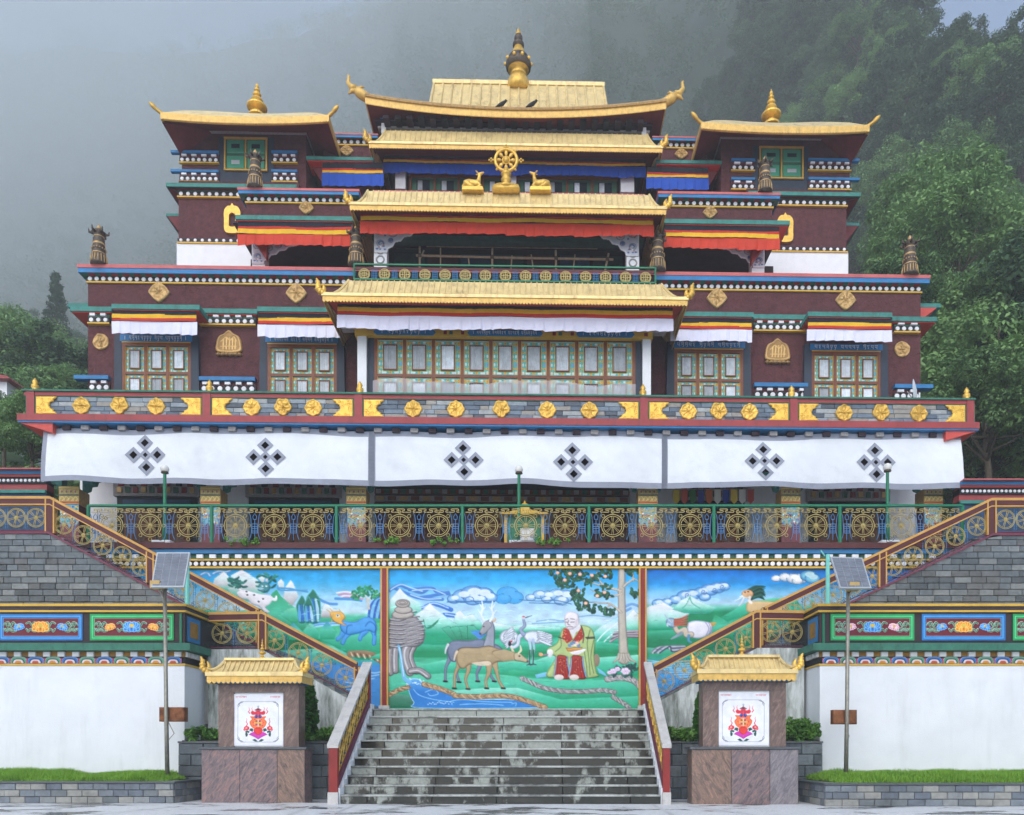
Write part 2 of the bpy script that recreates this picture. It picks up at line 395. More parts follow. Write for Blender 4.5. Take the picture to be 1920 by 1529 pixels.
def wirepts(fn, n): return [fn(i/n) for i in range(n)]
def circ(cx, cz, r, y, n=16, a0=0, a1=2*PI): return [(cx+r*math.cos(a0+(a1-a0)*i/n), y, cz+r*math.sin(a0+(a1-a0)*i/n)) for i in range(n if abs(a1-a0) > 6.2 else n+1)]
def bez(pts, n=8):
    """smooth open curve through points (2 or 3 dimensional)"""
    P = [np.array(p, float) for p in pts]; out = []
    for i in range(len(P)-1):
        p0, p1, p2, p3 = P[max(i-1, 0)], P[i], P[i+1], P[min(i+2, len(P)-1)]
        for k in range(n):
            t = k/n
            out.append(.5*((2*p1)+(-p0+p2)*t+(2*p0-5*p1+4*p2-p3)*t*t+(-p0+3*p1-3*p2+p3)*t**3))
    out.append(P[-1]); return [tuple(p) for p in out]
def bezc(pts, n=6):
    """smooth closed outline"""
    P = [np.array(p, float) for p in pts]; k = len(P); out = []
    for i in range(k):
        p0, p1, p2, p3 = P[i-1], P[i], P[(i+1) % k], P[(i+2) % k]
        for j in range(n):
            t = j/n
            out.append(.5*((2*p1)+(-p0+p2)*t+(2*p0-5*p1+4*p2-p3)*t*t+(-p0+3*p1-3*p2+p3)*t**3))
    return [tuple(p) for p in out]

# ---------------------------------------------------------------- painted relief: colour and height drawn on a fine sheet
class Canvas:
    def __init__(s, x0, x1, y0, y1, cell, col=(255, 255, 255)):
        s.nx = int(round((x1-x0)/cell)); s.ny = int(round((y1-y0)/cell))
        s.x = np.linspace(x0, x1, s.nx+1); s.y = np.linspace(y0, y1, s.ny+1); s.cell = cell
        s.X, s.Y = np.meshgrid(s.x, s.y)
        s.c = np.ones(s.X.shape+(3,))*np.array(col, float); s.h = np.zeros(s.X.shape); s.id = np.zeros(s.X.shape, int); s.names = {0: None}
    def _box(s, xa, xb, ya, yb):
        i0, i1 = np.searchsorted(s.x, [xa, xb]); j0, j1 = np.searchsorted(s.y, [ya, yb])
        return slice(max(j0-1, 0), j1+1), slice(max(i0-1, 0), i1+1)
    def _apply(s, sl, d, color, h, bev, pid, shade=None, edge=None, ew=1.2):
        a = np.clip(.5-d/(s.cell*1.1), 0, 1)
        X, Y = s.X[sl], s.Y[sl]
        if callable(color): c = color(X, Y)
        else: c = np.ones(X.shape+(3,))*np.array(color, float)
        if shade is not None:                               # paint gets lighter or deeper towards the outline
            k = np.clip(-d/shade[0], 0, 1)[..., None]
            c = np.array(shade[1], float)*(1-k)+c*k
        if edge is not None:
            e = np.clip(1-np.abs(d+ew*.5)/(ew*.7), 0, 1)[..., None]; c = c*(1-e)+np.array(edge, float)*e
        s.c[sl] = s.c[sl]*(1-a[..., None])+c*a[..., None]
        if h:
            k = np.clip(-d/bev, 0, 1); hh = h*np.sqrt(np.clip(1-(1-k)**2, 0, 1))
            s.h[sl] = np.where(d < 0, np.maximum(s.h[sl]*.35, 0)+hh, s.h[sl])
        if pid is not None: s.id[sl] = np.where(d < 0, pid, s.id[sl])
    def poly(s, pts, color, h=0, bev=4, pid=None, **k):
        P = np.array(pts, float); g = 2
        sl = s._box(P[:, 0].min()-g, P[:, 0].max()+g, P[:, 1].min()-g, P[:, 1].max()+g)
        X, Y = s.X[sl], s.Y[sl]
        if X.size == 0: return
        d2 = np.full(X.shape, 1e9); ins = np.zeros(X.shape, bool)
        for (ax_, ay_), (bx_, by_) in zip(P, np.roll(P, -1, 0)):
            ex, ey = bx_-ax_, by_-ay_; L = ex*ex+ey*ey+1e-12
            t = np.clip(((X-ax_)*ex+(Y-ay_)*ey)/L, 0, 1)
            d2 = np.minimum(d2, (X-ax_-t*ex)**2+(Y-ay_-t*ey)**2)
            if abs(ey) > 1e-12:
                cr = ((ay_ > Y) != (by_ > Y)) & (X < ex*(Y-ay_)/ey+ax_); ins ^= cr
        d = np.sqrt(d2); d = np.where(ins, -d, d)
        s._apply(sl, d, color, h, bev, pid, **k)
    def stroke(s, pts, w, color, h=0, pid=None, **k):
        P = np.array(pts, float); W = np.array(w if isinstance(w, (list, tuple, np.ndarray)) else [w]*len(P), float)
        if len(W) != len(P): W = np.interp(np.linspace(0, 1, len(P)), np.linspace(0, 1, len(W)), W)
        g = W.max()+2
        sl = s._box(P[:, 0].min()-g, P[:, 0].max()+g, P[:, 1].min()-g, P[:, 1].max()+g)
        X, Y = s.X[sl], s.Y[sl]
        if X.size == 0: return
        d = np.full(X.shape, 1e9)
        for i in range(len(P)-1):
            (ax_, ay_), (bx_, by_) = P[i], P[i+1]; ex, ey = bx_-ax_, by_-ay_; L = ex*ex+ey*ey+1e-12
            t = np.clip(((X-ax_)*ex+(Y-ay_)*ey)/L, 0, 1)
            d = np.minimum(d, np.sqrt((X-ax_-t*ex)**2+(Y-ay_-t*ey)**2)-(W[i]+(W[i+1]-W[i])*t)/2)
        s._apply(sl, d, color, h, max(W.max()/2, .5), pid, **k)
    def oval(s, cx, cy, rx, ry, color, h=0, bev=None, pid=None, rot=0, **k):
        n = 28; cr, sr = math.cos(rot), math.sin(rot)
        s.poly([(cx+rx*math.cos(2*PI*i/n)*cr-ry*math.sin(2*PI*i/n)*sr, cy+rx*math.cos(2*PI*i/n)*sr+ry*math.sin(2*PI*i/n)*cr) for i in range(n)], color, h, bev or min(rx, ry), pid, **k)
    def meshes(s, fn, name, matname='painted', smooth=True):
        """fn(X, Y, h) -> xyz arrays; one mesh for each id"""
        VX, VY, VZ = fn(s.X, s.Y, s.h)
        V = np.stack([VX, VY, VZ], -1).reshape(-1, 3)
        cc = s.c/255.; cl = np.where(cc <= .04045, cc/12.92, ((cc+.055)/1.055)**2.4).reshape(-1, 3)
        w = s.nx+1
        jj, ii = np.meshgrid(np.arange(s.ny), np.arange(s.nx), indexing='ij')
        a = (jj*w+ii)
        quads = np.stack([a, a+w, a+w+1, a+1], -1).reshape(-1, 4)
        cid = s.id[:-1, :-1].reshape(-1)
        out = {}
        for k in np.unique(cid):
            q = quads[cid == k]; u, inv = np.unique(q.reshape(-1), return_inverse=True)
            me = np_mesh(name, V[u], inv.reshape(-1, 4), matname, smooth)
            at = me.color_attributes.new('Col', 'FLOAT_COLOR', 'POINT')
            at.data.foreach_set('color', np.concatenate([cl[u], np.ones((len(u), 1))], 1).astype(np.float32).reshape(-1))
            out[int(k)] = me
        return out
def np_mesh(name, V, Q, matname, smooth=False):
    me = bpy.data.meshes.new(name); n, k = Q.shape
    me.vertices.add(len(V)); me.vertices.foreach_set('co', np.ascontiguousarray(V, np.float32).reshape(-1))
    me.loops.add(n*k); me.loops.foreach_set('vertex_index', np.ascontiguousarray(Q, np.int32).reshape(-1))
    me.polygons.add(n); me.polygons.foreach_set('loop_start', np.arange(0, n*k, k, dtype=np.int32))
    try: me.polygons.foreach_set('loop_total', np.full(n, k, np.int32))
    except Exception: pass
    if smooth: me.polygons.foreach_set('use_smooth', np.ones(n, bool))
    if matname: me.materials.append(MATS[matname])
    me.update(calc_edges=True); return me
def vgrad(stops):
    """colour by canvas y: [(y, rgb), ...]"""
    ys = [a for a, _ in stops]; cs = np.array([c for _, c in stops], float)
    return lambda X, Y: np.stack([np.interp(Y, ys, cs[:, i]) for i in range(3)], -1)
# ================================================================ THE SETTING: plaza, terrain
HAZE_TOP = 0
def sstep(a, b, x):
    t = np.clip((x-a)/(b-a), 0, 1); return t*t*(3-2*t)
def vnoise(x, y, seed=0):
    """smooth value noise on arrays"""
    xi, yi = np.floor(x).astype(int), np.floor(y).astype(int); xf, yf = x-xi, y-yi
    def hsh(a, b): 
        n = (a*374761393+b*668265263+seed*974711) & 0x7fffffff
        n = ((n ^ (n >> 13))*1274126177) & 0x7fffffff
        return (n % 10007)/10007.
    u, v = xf*xf*(3-2*xf), yf*yf*(3-2*yf)
    return (hsh(xi, yi)*(1-u)+hsh(xi+1, yi)*u)*(1-v)+(hsh(xi, yi+1)*(1-u)+hsh(xi+1, yi+1)*u)*v
def hill_z(X, Y):
    """wooded slopes: a near spur on the east side, a steep far flank behind and to the west"""
    X = np.asarray(X, float); Y = np.asarray(Y, float)
    e = sstep(14, 62, X-.05*Y)
    w = sstep(-20, -150, X)
    foot = 84*(1-e)+26*e+(w*12)
    slope = 1.42*(1-e)+1.34*e-.12*w
    bumps = (vnoise(X/26, Y/26, 3)-.5)*14+(vnoise(X/9, Y/9, 5)-.5)*5
    d = np.clip(Y-foot, 0, None)
    z = 6+slope*d+bumps*np.clip(d/25, 0, 1)
    cap = 312*(1-e)+300*e+6*w
    cap = cap-(212*sstep(48, 64, X)-8*sstep(66, 76, X))*sstep(600, 300, Y)
    bank = sstep(-19, -27, X)*np.clip((Y-8)*.52, 0, 60)+sstep(19, 27, X)*np.clip((Y-8)*.75, 0, 15)
    z = np.maximum(z, 6+bank)
    return np.minimum(z, cap+(vnoise(X/14, Y/14, 8)-.5)*16)
def build_ground():
    mb = MB().quad((-900, -900, 0), (900, -900, 0), (900, 900, 0), (-900, 900, 0))
    o = single('plaza_ground', mb, 'plaza', None, None, (0, 0, 0)); o['kind'] = 'structure'
    # pale painted lines on the wet concrete
    mb = MB()
    for (a, b_) in (((540, 1529), (588, 1511)), ((618, 1529), (668, 1509)), ((1262, 1529), (1224, 1509)), ((1420, 1529), (1290, 1512)), ((170, 1529), (330, 1513))):
        def gp(p):
            d = HC*F/(p[1]-PY); return Vector(((p[0]-PX)*d/F, d-DC, .004))
        p, q = gp(a), gp(b_); p = p+(p-q)*2; w = (q-p).cross(Vector((0, 0, 1))).normalized()*.045
        mb.quad(p-w, p+w, q+w, q-w)
    mat('line_paint', (206, 210, 212), .4, var=.1, dirt=.5)
    o = single('line_marking', mb, 'line_paint', None, None, (0, 0, 0)); o['kind'] = 'structure'
    # hillside
    nx, ny = 150, 130
    xs = np.concatenate([np.linspace(-420, -60, 50), np.linspace(-57, 57, 60), np.linspace(62, 260, nx-110)]); ys = np.concatenate([np.linspace(11, 120, 70), np.linspace(124, 420, ny-70)])
    X, Y = np.meshgrid(xs, ys); Zz = hill_z(X, Y)
    V = np.stack([X, Y, Zz], -1).reshape(-1, 3)
    jj, ii = np.meshgrid(np.arange(ny-1), np.arange(nx-1), indexing='ij'); a = jj*nx+ii
    me = np_mesh('hillside', V, np.stack([a, a+1, a+nx+1, a+nx], -1).reshape(-1, 4), 'hill_floor', True)
    o = bpy.data.objects.new('hillside', me); COL.objects.link(o); o['kind'] = 'structure'
build_ground()

# ================================================================ central staircase
SX0, SX1, RIS, TRD, NS = -4.88, 2.62, .22, .33, 11
def build_stairs():
    st = thing('staircase', 'wide flight of wet grey granite steps leading up to the mural', 'staircase', (-1.13, 0, 0))
    joints = [SX0, -4.26, -2.74, -1.23, .33, 1.91, SX1]
    for k in range(1, NS+1):
        y0 = (k-1)*TRD; z1 = RIS*k; x0, x1 = (SX0, SX1)
        if k == 1: x0, x1 = -5.14, 2.84
        tr = MB()
        tr.brick(x0, x1, y0-.035, y0+TRD+.02, z1-.045, z1, .008)
        t = part('step', tr, 'stair_tread', st)
        jj = list(joints); jj[0], jj[-1] = x0, x1
        if k == NS: jj = [-4.84, -3.6, -2.0, -.55, .9, 2.58]
        for i in range(len(jj)-1):
            if jj[i+1]-jj[i] < .05: continue
            part('riser_slab', MB().brick(jj[i]+.009, jj[i+1]-.009, y0, y0+.06, z1-RIS+.001, z1-.046, .004), 'stair_riser', t)
    z = RIS*NS
    part('landing', MB().box(-5.3, 3.0, (NS-1)*TRD+TRD+.03, 6, z-.25, z-.003), 'stair_tread', st)
    part('core', MB().prism([(.07, 0)]+[p for k in range(1, NS+1) for p in (((k-1)*TRD+.065, RIS*k-.05), (k*TRD+.06, RIS*k-.05))]+[(5.9, NS*RIS-.26), (5.9, 0)], SX0+.002, SX1-.002, 'x'), 'mortar', st)
    # white stepped cheeks
    for (xa, xb) in ((-5.14, SX0-.001), (SX1+.001, 2.84)):
        pl = [(-.02, RIS+.002)]
        for k in range(1, NS+1):
            pl += [((k-1)*TRD-.06, RIS*k+.13 if k > 1 else RIS+.16), (k*TRD-.06, RIS*k+.13 if k > 1 else RIS+.16)]
        pl += [(NS*TRD-.06, 0), (-.02+.01, 0)]
        pl[0] = (-.06, RIS+.002)
        part('cheek', MB().prism(pl, xa, xb, 'x'), 'white_wall', st)
build_stairs()

def build_balustrade(x0, x1, inner, label):
    t = thing('balustrade', label, 'balustrade', ((x0+x1)/2, 0, 0), 'balustrades of the central stairs')
    ya, yb = -.14, 3.36; za, zb = 1.42, 3.72; sl = (zb-za)/(yb-ya)
    L = lambda y, d: za+(y-ya)*sl+d
    cap = MB().prism([(ya-.03, L(ya-.03, -.09)), (yb, L(yb, -.09)), (yb, L(yb, 0)), (ya-.03, L(ya-.03, 0))], x0, x1, 'x')
    part('cap', cap, 'marble_cap', t)
    m = (x0+x1)/2
    part('post', MB().box(x0+.03, x1-.03, ya, ya+.17, .28, L(ya, -.1)), 'red_paint', t)
    part('plinth', MB().box(x0+.01, x1-.01, ya-.03, ya+.3, 0, .28), 'marble_cap', t)
    part('post', MB().box(x0+.03, x1-.03, yb-.16, yb-.01, 2.43, L(yb-.16, -.1)), 'red_paint', t)
    ylo, yhi = ya+.172, yb-.162
    par = lambda d0, d1, xa, xb, mm: MB().prism([(ylo, L(ylo, d0)), (yhi, L(yhi, d0)), (yhi, L(yhi, d1)), (ylo, L(ylo, d1))], xa, xb, 'x')
    part('panel', par(-.92, -.16, m-.03, m+.03, 0), 'dark_blue_paint', t)
    part('rail', par(-.16, -.095, x0+.04, x1-.04, 0), 'red_paint', t)
    part('rail', par(-1.1, -.92, x0+.02, x1-.02, 0), 'purple_rim', t)
    part('gold_edge', par(-.2, -.162, m-.045, m+.045, 0), 'gold_line', t)
    part('gold_edge', par(-.918, -.88, m-.045, m+.045, 0), 'gold_line', t)
    s_ = 1 if inner > 0 else -1
    n = 9
    for i in range(n):                       # wrought gold roundels between the rails
        yc = ylo+.18+(yhi-ylo-.36)*i/(n-1); zc = L(yc, -.54); o = MB()
        for side in (1, -1):
            X = m+side*.05
            o.tube([(X, yc+.15*math.cos(a), zc+.15*math.sin(a)+.15*math.cos(a)*sl) for a in np.linspace(0, 2*PI, 15)[:-1]], .017, 5, closed=True)
            o.tube([(X, yc+.07*math.cos(a), zc+.07*math.sin(a)+.07*math.cos(a)*sl) for a in np.linspace(0, 2*PI, 11)[:-1]], .017, 5, closed=True)
            for dz in (.16, -.16):
                o.tube([(X, yc-.12, zc+dz-.12*sl+.12*(1 if dz > 0 else -1)), (X, yc, zc+dz), (X, yc+.12, zc+dz+.12*sl+.12*(1 if dz > 0 else -1))], .016, 5)
            o.tube([(X, yc, zc-.33), (X, yc, zc+.33)], .012, 5)
        part('gold_ornament', o, 'gold_orn', t)
build_balustrade(-5.15, SX0-.01, 1, 'marble capped balustrade on the west side of the central stairs, left of the mural')
build_balustrade(SX1+.01, 2.85, -1, 'marble capped balustrade on the right side of the central stairs')

# ================================================================ shared reliefs and ornaments
def radial(outline, height, n=40, k=10, thick=.03):
    """a carved plate facing -y: outline(angle) radius, height(r, angle) relief"""
    mb = MB(); vs = []; fs = []
    for i in range(k+1):
        r = i/k
        for j in range(n):
            t = 2*PI*j/n; R = outline(t)*r
            vs.append((R*math.cos(t), -(thick+height(r, t)) if i < k else -thick*.55, R*math.sin(t)))
    for j in range(n): vs.append((outline(2*PI*j/n)*math.cos(2*PI*j/n), 0, outline(2*PI*j/n)*math.sin(2*PI*j/n)))
    for i in range(k+1):
        for j in range(n): fs.append((i*n+j, (i+1)*n+j, (i+1)*n+(j+1) % n, i*n+(j+1) % n))
    return mb.add(vs, fs)
def carve(seed, amp):
    r_ = random.Random(seed); ph = [(r_.randint(2, 7), r_.uniform(0, 6), r_.uniform(6, 16), r_.uniform(0, 6)) for _ in range(5)]
    return lambda r, t: amp*(.5+.5*math.sin(ph[0][0]*t+ph[0][1]+ph[0][2]*r))*(.4+.6*math.sin(ph[1][2]*r+ph[1][3])**2)+amp*.6*math.cos(ph[2][0]*t+ph[2][3])*math.sin(PI*r)+(amp*1.2 if .82 < r < .97 else 0)+amp*.8*math.sin(9*t+12*r)*math.sin(14*r)
quatre = lambda R: (lambda t: R*(.93+.03*math.cos(4*t)+.05*math.cos(8*t)))
diamond = lambda R: (lambda t: R*(.7/(abs(math.cos(t))+abs(math.sin(t)))+.28))
MEDAL = [radial(quatre(.29), carve(s, .03)).mesh('medallion', 'gold_orn', True) for s in (1, 2, 3, 4)]
def vase_outline(t):
    x, z = math.cos(t), math.sin(t)
    return .27*(1+.12*math.sin(t)+.1*math.cos(6*t)*(.5+.5*z)-(.12 if -.85 < z < -.55 else 0)+(.1 if z < -.9 else 0))
VASE = radial(vase_outline, carve(9, .035)).mesh('vase_medallion', 'gold_orn', True)
DIAM = [radial(diamond(.42), carve(s, .04)).mesh('diamond_medallion', 'gold_old', True) for s in (21, 22)]
ROUND = [radial(lambda t: .36, lambda r, t, q=s: (.05 if .84 < r < .96 else 0)+(.05 if abs(r*math.cos(t)-.1*q) < .12 and abs(r) < .6 else 0)+.03*math.sin(9*r+3*math.cos(t*2+q))).mesh('round_medallion', 'gold_old', True) for s in (1, -2)]
def plaque_mesh():
    mb = MB(); c = Canvas(-.55, .55, -.62, .72, .016, (170, 136, 88))
    out = bezc([(-.44, -.4), (-.5, 0), (-.4, .32), (-.2, .45), (0, .62), (.2, .45), (.4, .32), (.5, 0), (.44, -.4)])
    c.poly(out, (188, 152, 98), .07, .06, 1)
    inn = [(x*.8, y*.8+.02) for x, y in out]
    c.poly(inn, (150, 118, 74), .02, .03, 1)
    for x in (-.22, -.1, .02, .14, .25): c.stroke([(x, -.25), (x+.02, .28-abs(x)*.3)], .06, (206, 170, 110), .05, 1)
    c.stroke(bez([(-.3, .1), (-.1, .3), (.05, .15), (.2, .32), (.3, .12)]), .05, (206, 170, 110), .05, 1)
    c.stroke([(-.3, -.12), (.3, -.12)], .05, (206, 170, 110), .05, 1)
    for i in range(6): c.oval(-.42+i*.168, -.5, .1, .09, (150, 120, 80), .1, None, 1)
    m = c.meshes(lambda X, Y, h: (X, -h-.02, Y), 'plaque', 'painted_gold')
    return m[1]
PLAQUE = plaque_mesh()
def corner_mesh(sgn):
    """gold corner leaf of a parapet panel: square outside, scalloped inside"""
    c = Canvas(0, .72, 0, .72, .018, (226, 180, 76))
    c.poly([(0, 0), (.7, 0), (.66, .1), (.6, .12), (.58, .2), (.48, .25), (.44, .36), (.48, .47), (.58, .52), (.6, .6), (.66, .62), (.7, .72), (0, .72)], (234, 190, 84), .05, .05, 1)
    for i in range(26):
        x, y = rnd.uniform(.04, .5), rnd.uniform(.05, .67)
        if x < .44 or abs(y-.36) > .18: c.oval(x, y, rnd.uniform(.03, .06), rnd.uniform(.02, .05), (240, 196, 92), .03, None, 1, rot=rnd.uniform(0, 3), shade=(.02, (190, 140, 50)))
    m = c.meshes(lambda X, Y, h: (X*sgn, -h-.02, Y), 'corner_ornament', 'painted_gold')
    return m[1]
CORNER = {1: corner_mesh(1), -1: corner_mesh(-1)}
def flame_mesh(s=1., lean=.0):
    """upturned flame at a roof corner"""
    mb = MB()
    p = bez([(0, 0, 0), (-.16, -.03, .05), (-.3, -.05, .2), (-.3, -.05, .42), (-.38, -.05, .62)], 5)
    r = list(np.interp(np.linspace(0, 1, len(p)), [0, .3, .55, .8, 1], [.09, .13, .12, .08, .01]))
    r = [q*(1+.22*math.sin(i*2.1)) for i, q in enumerate(r)]
    mb.tube([(x*s, y*s, z*s) for x, y, z in p], [q*s for q in r], 8)
    p = bez([(-.12, .02, .08), (-.08, 0, .25), (-.16, 0, .44)], 4)
    mb.tube([(x*s, y*s, z*s) for x, y, z in p], [q*s for q in np.interp(np.linspace(0, 1, len(p)), [0, .5, 1], [.1, .08, .01])], 7)
    return mb
FLAME = flame_mesh(1).mesh('corner_flame', 'gold_orn', True)
def finial_profile(h, w):
    pr = [(.86, 0), (.8, .07), (.5, .12), (.36, .17), (.34, .2), (.8, .235), (1.0, .27), (1.0, .31), (.8, .345), (.34, .37), (.26, .4), (.46, .44), (.58, .485), (.5, .53), (.22, .56), (.2, .585), (.38, .62), (.42, .655), (.34, .69), (.15, .71), (.15, .735), (.28, .765), (.26, .8), (.1, .83), (.19, .87), (.17, .91), (.06, .95), (.02, 1)]
    return [(r*w, z*h) for r, z in pr]

# skirt roof of gold sheet with ribs, hipped ends, fringed eave and upturned corners
def gold_roof(parent, ut0, ut1, ue0, ue1, vt, ve, zt, ze, vback, trim=.22, rib=.2, name='golden_roof', flame=1., ribw=.045, b=None):
    P = lambda s: 1-(1-s)**1.7                                        # falls steeply, then flares
    mb = MB(); K = 7; vs = []; fs = []
    for k in range(K+1):
        s = k/K; z = zt+(ze-zt)*P(s); ua, ub = ut0+(ue0-ut0)*s, ut1+(ue1-ut1)*s; v = vt+(ve-vt)*s
        lift = .10*s**3
        vs += [(ua, vback, z), (ua, v, z+lift), (ua+(ub-ua)*.12, v, z), (ub-(ub-ua)*.12, v, z), (ub, v, z+lift), (ub, vback, z)]
    for k in range(K):
        for j in range(5): fs.append((k*6+j, (k+1)*6+j, (k+1)*6+j+1, k*6+j+1))
    mb.add(vs, fs); mb.add([(ut0, vt, zt), (ut1, vt, zt), (ut1, vback, zt), (ut0, vback, zt)], [(0, 1, 2, 3)])
    roof = part(name, mb, 'gold', parent)
    # ribs
    rm = MB(); pts = [(0, (ve-vt)*k/K-.012, (ze-zt)*P(k/K)+.012) for k in range(K+1)]
    rm.tube(pts, ribw*.5, 5, ry=None); rme = rm.mesh('rib', 'gold')
    n = int((ut1-ut0)/rib)
    for i in range(n+1): put('rib', rme, roof, (ut0+(ut1-ut0)*i/n, vt, zt))
    for sgn, (ua, ub) in ((1, (ut0, ue0)), (-1, (ut1, ue1))):
        hp = MB().tube([(ua+(ub-ua)*k/K, vt+(ve-vt)*k/K-.01, zt+(ze-zt)*P(k/K)+.015+.1*(k/K)**3) for k in range(K+1)], ribw*.9, 6)
        part('hip', hp, 'gold', roof)
    # eave moulding and scalloped fringe
    tr = MB()
    tr.box(ue0-.03, ue1+.03, ve-.05, ve+.1, ze-.07, ze+.03)
    tr.box(ue0-.02, ue0+.08, ve+.1, vback, ze-.07, ze+.03); tr.box(ue1-.08, ue1+.02, ve+.1, vback, ze-.07, ze+.03)
    part('eave_moulding', tr, 'gold', roof)
    fr = MB(); m = int((ue1-ue0)/.11); w = (ue1-ue0)/m
    for i in range(m):
        a = ue0+i*w; fr.prism([(a, ze-.072), (a, ze-trim), (a+w*.25, ze-trim-.035), (a+w*.5, ze-trim-.05), (a+w*.75, ze-trim-.035), (a+w, ze-trim), (a+w, ze-.072)], ve-.02+.004*(i % 2), ve+.02+.004*(i % 2))
    fr.box(ue0+.001, ue0+.03, ve+.03, vback, ze-trim-.03, ze-.072); fr.box(ue1-.03, ue1-.001, ve+.03, vback, ze-trim-.03, ze-.072)
    part('fringe', fr, 'gold_trim', roof)
    if flame:
        put('corner_flame', FLAME, roof, (ue0+.12*flame, ve+.05, ze+.02), None, (flame, flame, flame))
        put('corner_flame', FLAME, roof, (ue1-.12*flame, ve+.05, ze+.02), None, (-flame, flame, flame))
    return roof
# ================================================================ gate pedestals with printed banners
def emblem_mesh():
    """the printed cloth: thin grey border, wheel and jewels over a lotus"""
    c = Canvas(0, 94, 0, 97, .62, (232, 234, 242))
    g = (128, 132, 146)
    c.stroke([(9, 13), (9, 76), (15, 83), (79, 83), (85, 76), (85, 13), (79, 7), (15, 7), (9, 13)], .6, g)
    for sx in (1, -1):
        for sy in (1, -1):
            f = lambda x, y: (47+sx*x, 45+sy*y)
            c.stroke([f(38, 31), f(36, 34), f(33, 36), f(30, 36.5)], 1.4, g); c.stroke([f(37, 28), f(35, 31), f(35, 35)], .9, g); c.stroke([f(28, 37.5), f(33, 35)], .9, g)
    red, org, pink, mag, blu, grn = (214, 52, 72), (240, 120, 66), (236, 96, 104), (206, 62, 176), (44, 62, 150), (40, 78, 76)
    m = lambda x: 94-x
    for s in (0, 1):
        q = (lambda x, y: (m(x), y)) if s else (lambda x, y: (x, y))
        c.poly([q(*p) for p in ((47, 12), (41, 16), (30, 21), (33, 24), (38, 26), (47, 27))], mag)
        c.stroke([q(30, 21), q(34, 20), q(40, 17), q(47, 13)], .8, (150, 30, 130))
        c.poly([q(*p) for p in ((47, 8), (41, 13), (36, 11), (41, 8))], grn)
        c.poly([q(*p) for p in ((24, 27), (28, 22), (27, 18), (24, 17), (23, 22))], grn); c.poly([q(*p) for p in ((22, 26), (30, 24), (31, 27), (26, 29))], grn)
        c.poly([q(*p) for p in ((30, 29), (37, 26), (38, 32), (33, 33))], grn)
        c.oval(*q(25.5, 33), 5.2, 4, red); c.oval(*q(25, 33.5), 2, 1.6, (250, 170, 160)); c.oval(*q(22, 30.5), 2.6, 2.4, pink)
        c.stroke([q(25, 37), q(27, 41), q(24.5, 45), q(26, 49), q(25, 52)], [1.8, .5], red)
        c.poly([q(*p) for p in bezc([(47, 32), (38, 33), (33, 38), (31, 45), (35, 50), (32, 55), (40, 55), (47, 58)])], org, edge=(206, 70, 46), ew=1)
        c.poly([q(*p) for p in bezc([(47, 57), (42, 58), (36, 58), (33, 62), (36, 66), (41, 64), (47, 67)])], red, edge=(250, 150, 140), ew=.8)
        for a_ in range(5): c.oval(*q(47-9.4*math.cos(a_*.7-1.3), 43+9.4*math.sin(a_*.7-1.3)), 2.6, 1.7, (226, 60, 64), rot=a_, edge=(250, 190, 150), ew=.6)
        c.stroke([q(31, 61), q(28.5, 64), q(31, 67), q(29.5, 72)], [1.8, .5], red); c.stroke([q(36, 67), q(35, 70), q(36.5, 73)], [1.4, .4], pink)
        c.oval(*q(43.4, 55), 3, 3.3, blu); c.oval(*q(42.6, 56), 1, 1, (120, 150, 220))
    c.poly(bezc([(47, 20), (40, 25), (39, 31), (47, 34), (55, 31), (54, 25)]), (226, 66, 60), edge=(170, 30, 40), ew=1)
    c.oval(47, 43, 7.4, 7.4, (232, 92, 58), edge=(250, 200, 120), ew=1.2)
    for i in range(8):
        a = i*PI/4; c.stroke([(47, 43), (47+6.4*math.cos(a), 43+6.4*math.sin(a))], 1.5, [(250, 214, 110), (60, 70, 150), (250, 240, 220), (60, 110, 80)][i % 4])
    c.oval(47, 43, 2, 2, (250, 220, 120)); c.oval(47, 43, .9, .9, (200, 60, 60))
    c.poly([(40, 67), (47, 64), (54, 67), (47, 71)], (120, 40, 60)); c.stroke([(41, 68), (47, 65.5), (53, 68)], .7, (240, 130, 150))
    c.poly([(45.6, 70), (47, 77), (48.4, 70)], (150, 156, 170)); c.stroke([(44.5, 74), (49.5, 74)], .7, (150, 156, 170))
    rr = random.Random(5)
    for x0 in (6, 70):                                          # two short lines of red lettering, too small to read
        x = x0
        while x < x0+18:
            c.stroke([(x, 92.4), (x+1.3, 92.4)], .6, (206, 96, 110)); c.stroke([(x+.6, 92.4), (x+.6+rr.uniform(-.5, .5), 90.4)], .6, (206, 96, 110)); x += rr.choice([1.7, 2, 2.6])
    c.h += .35*np.sin(c.X*.05+1)*np.sin(c.Y*.07+.5)+.25*np.sin(c.X*.21)*(c.Y/97)
    return c.meshes(lambda X, Y, h: ((X-47)/77.5, -.012-.02*h, Y/77.5), 'banner')[0]
EMBLEM = emblem_mesh()
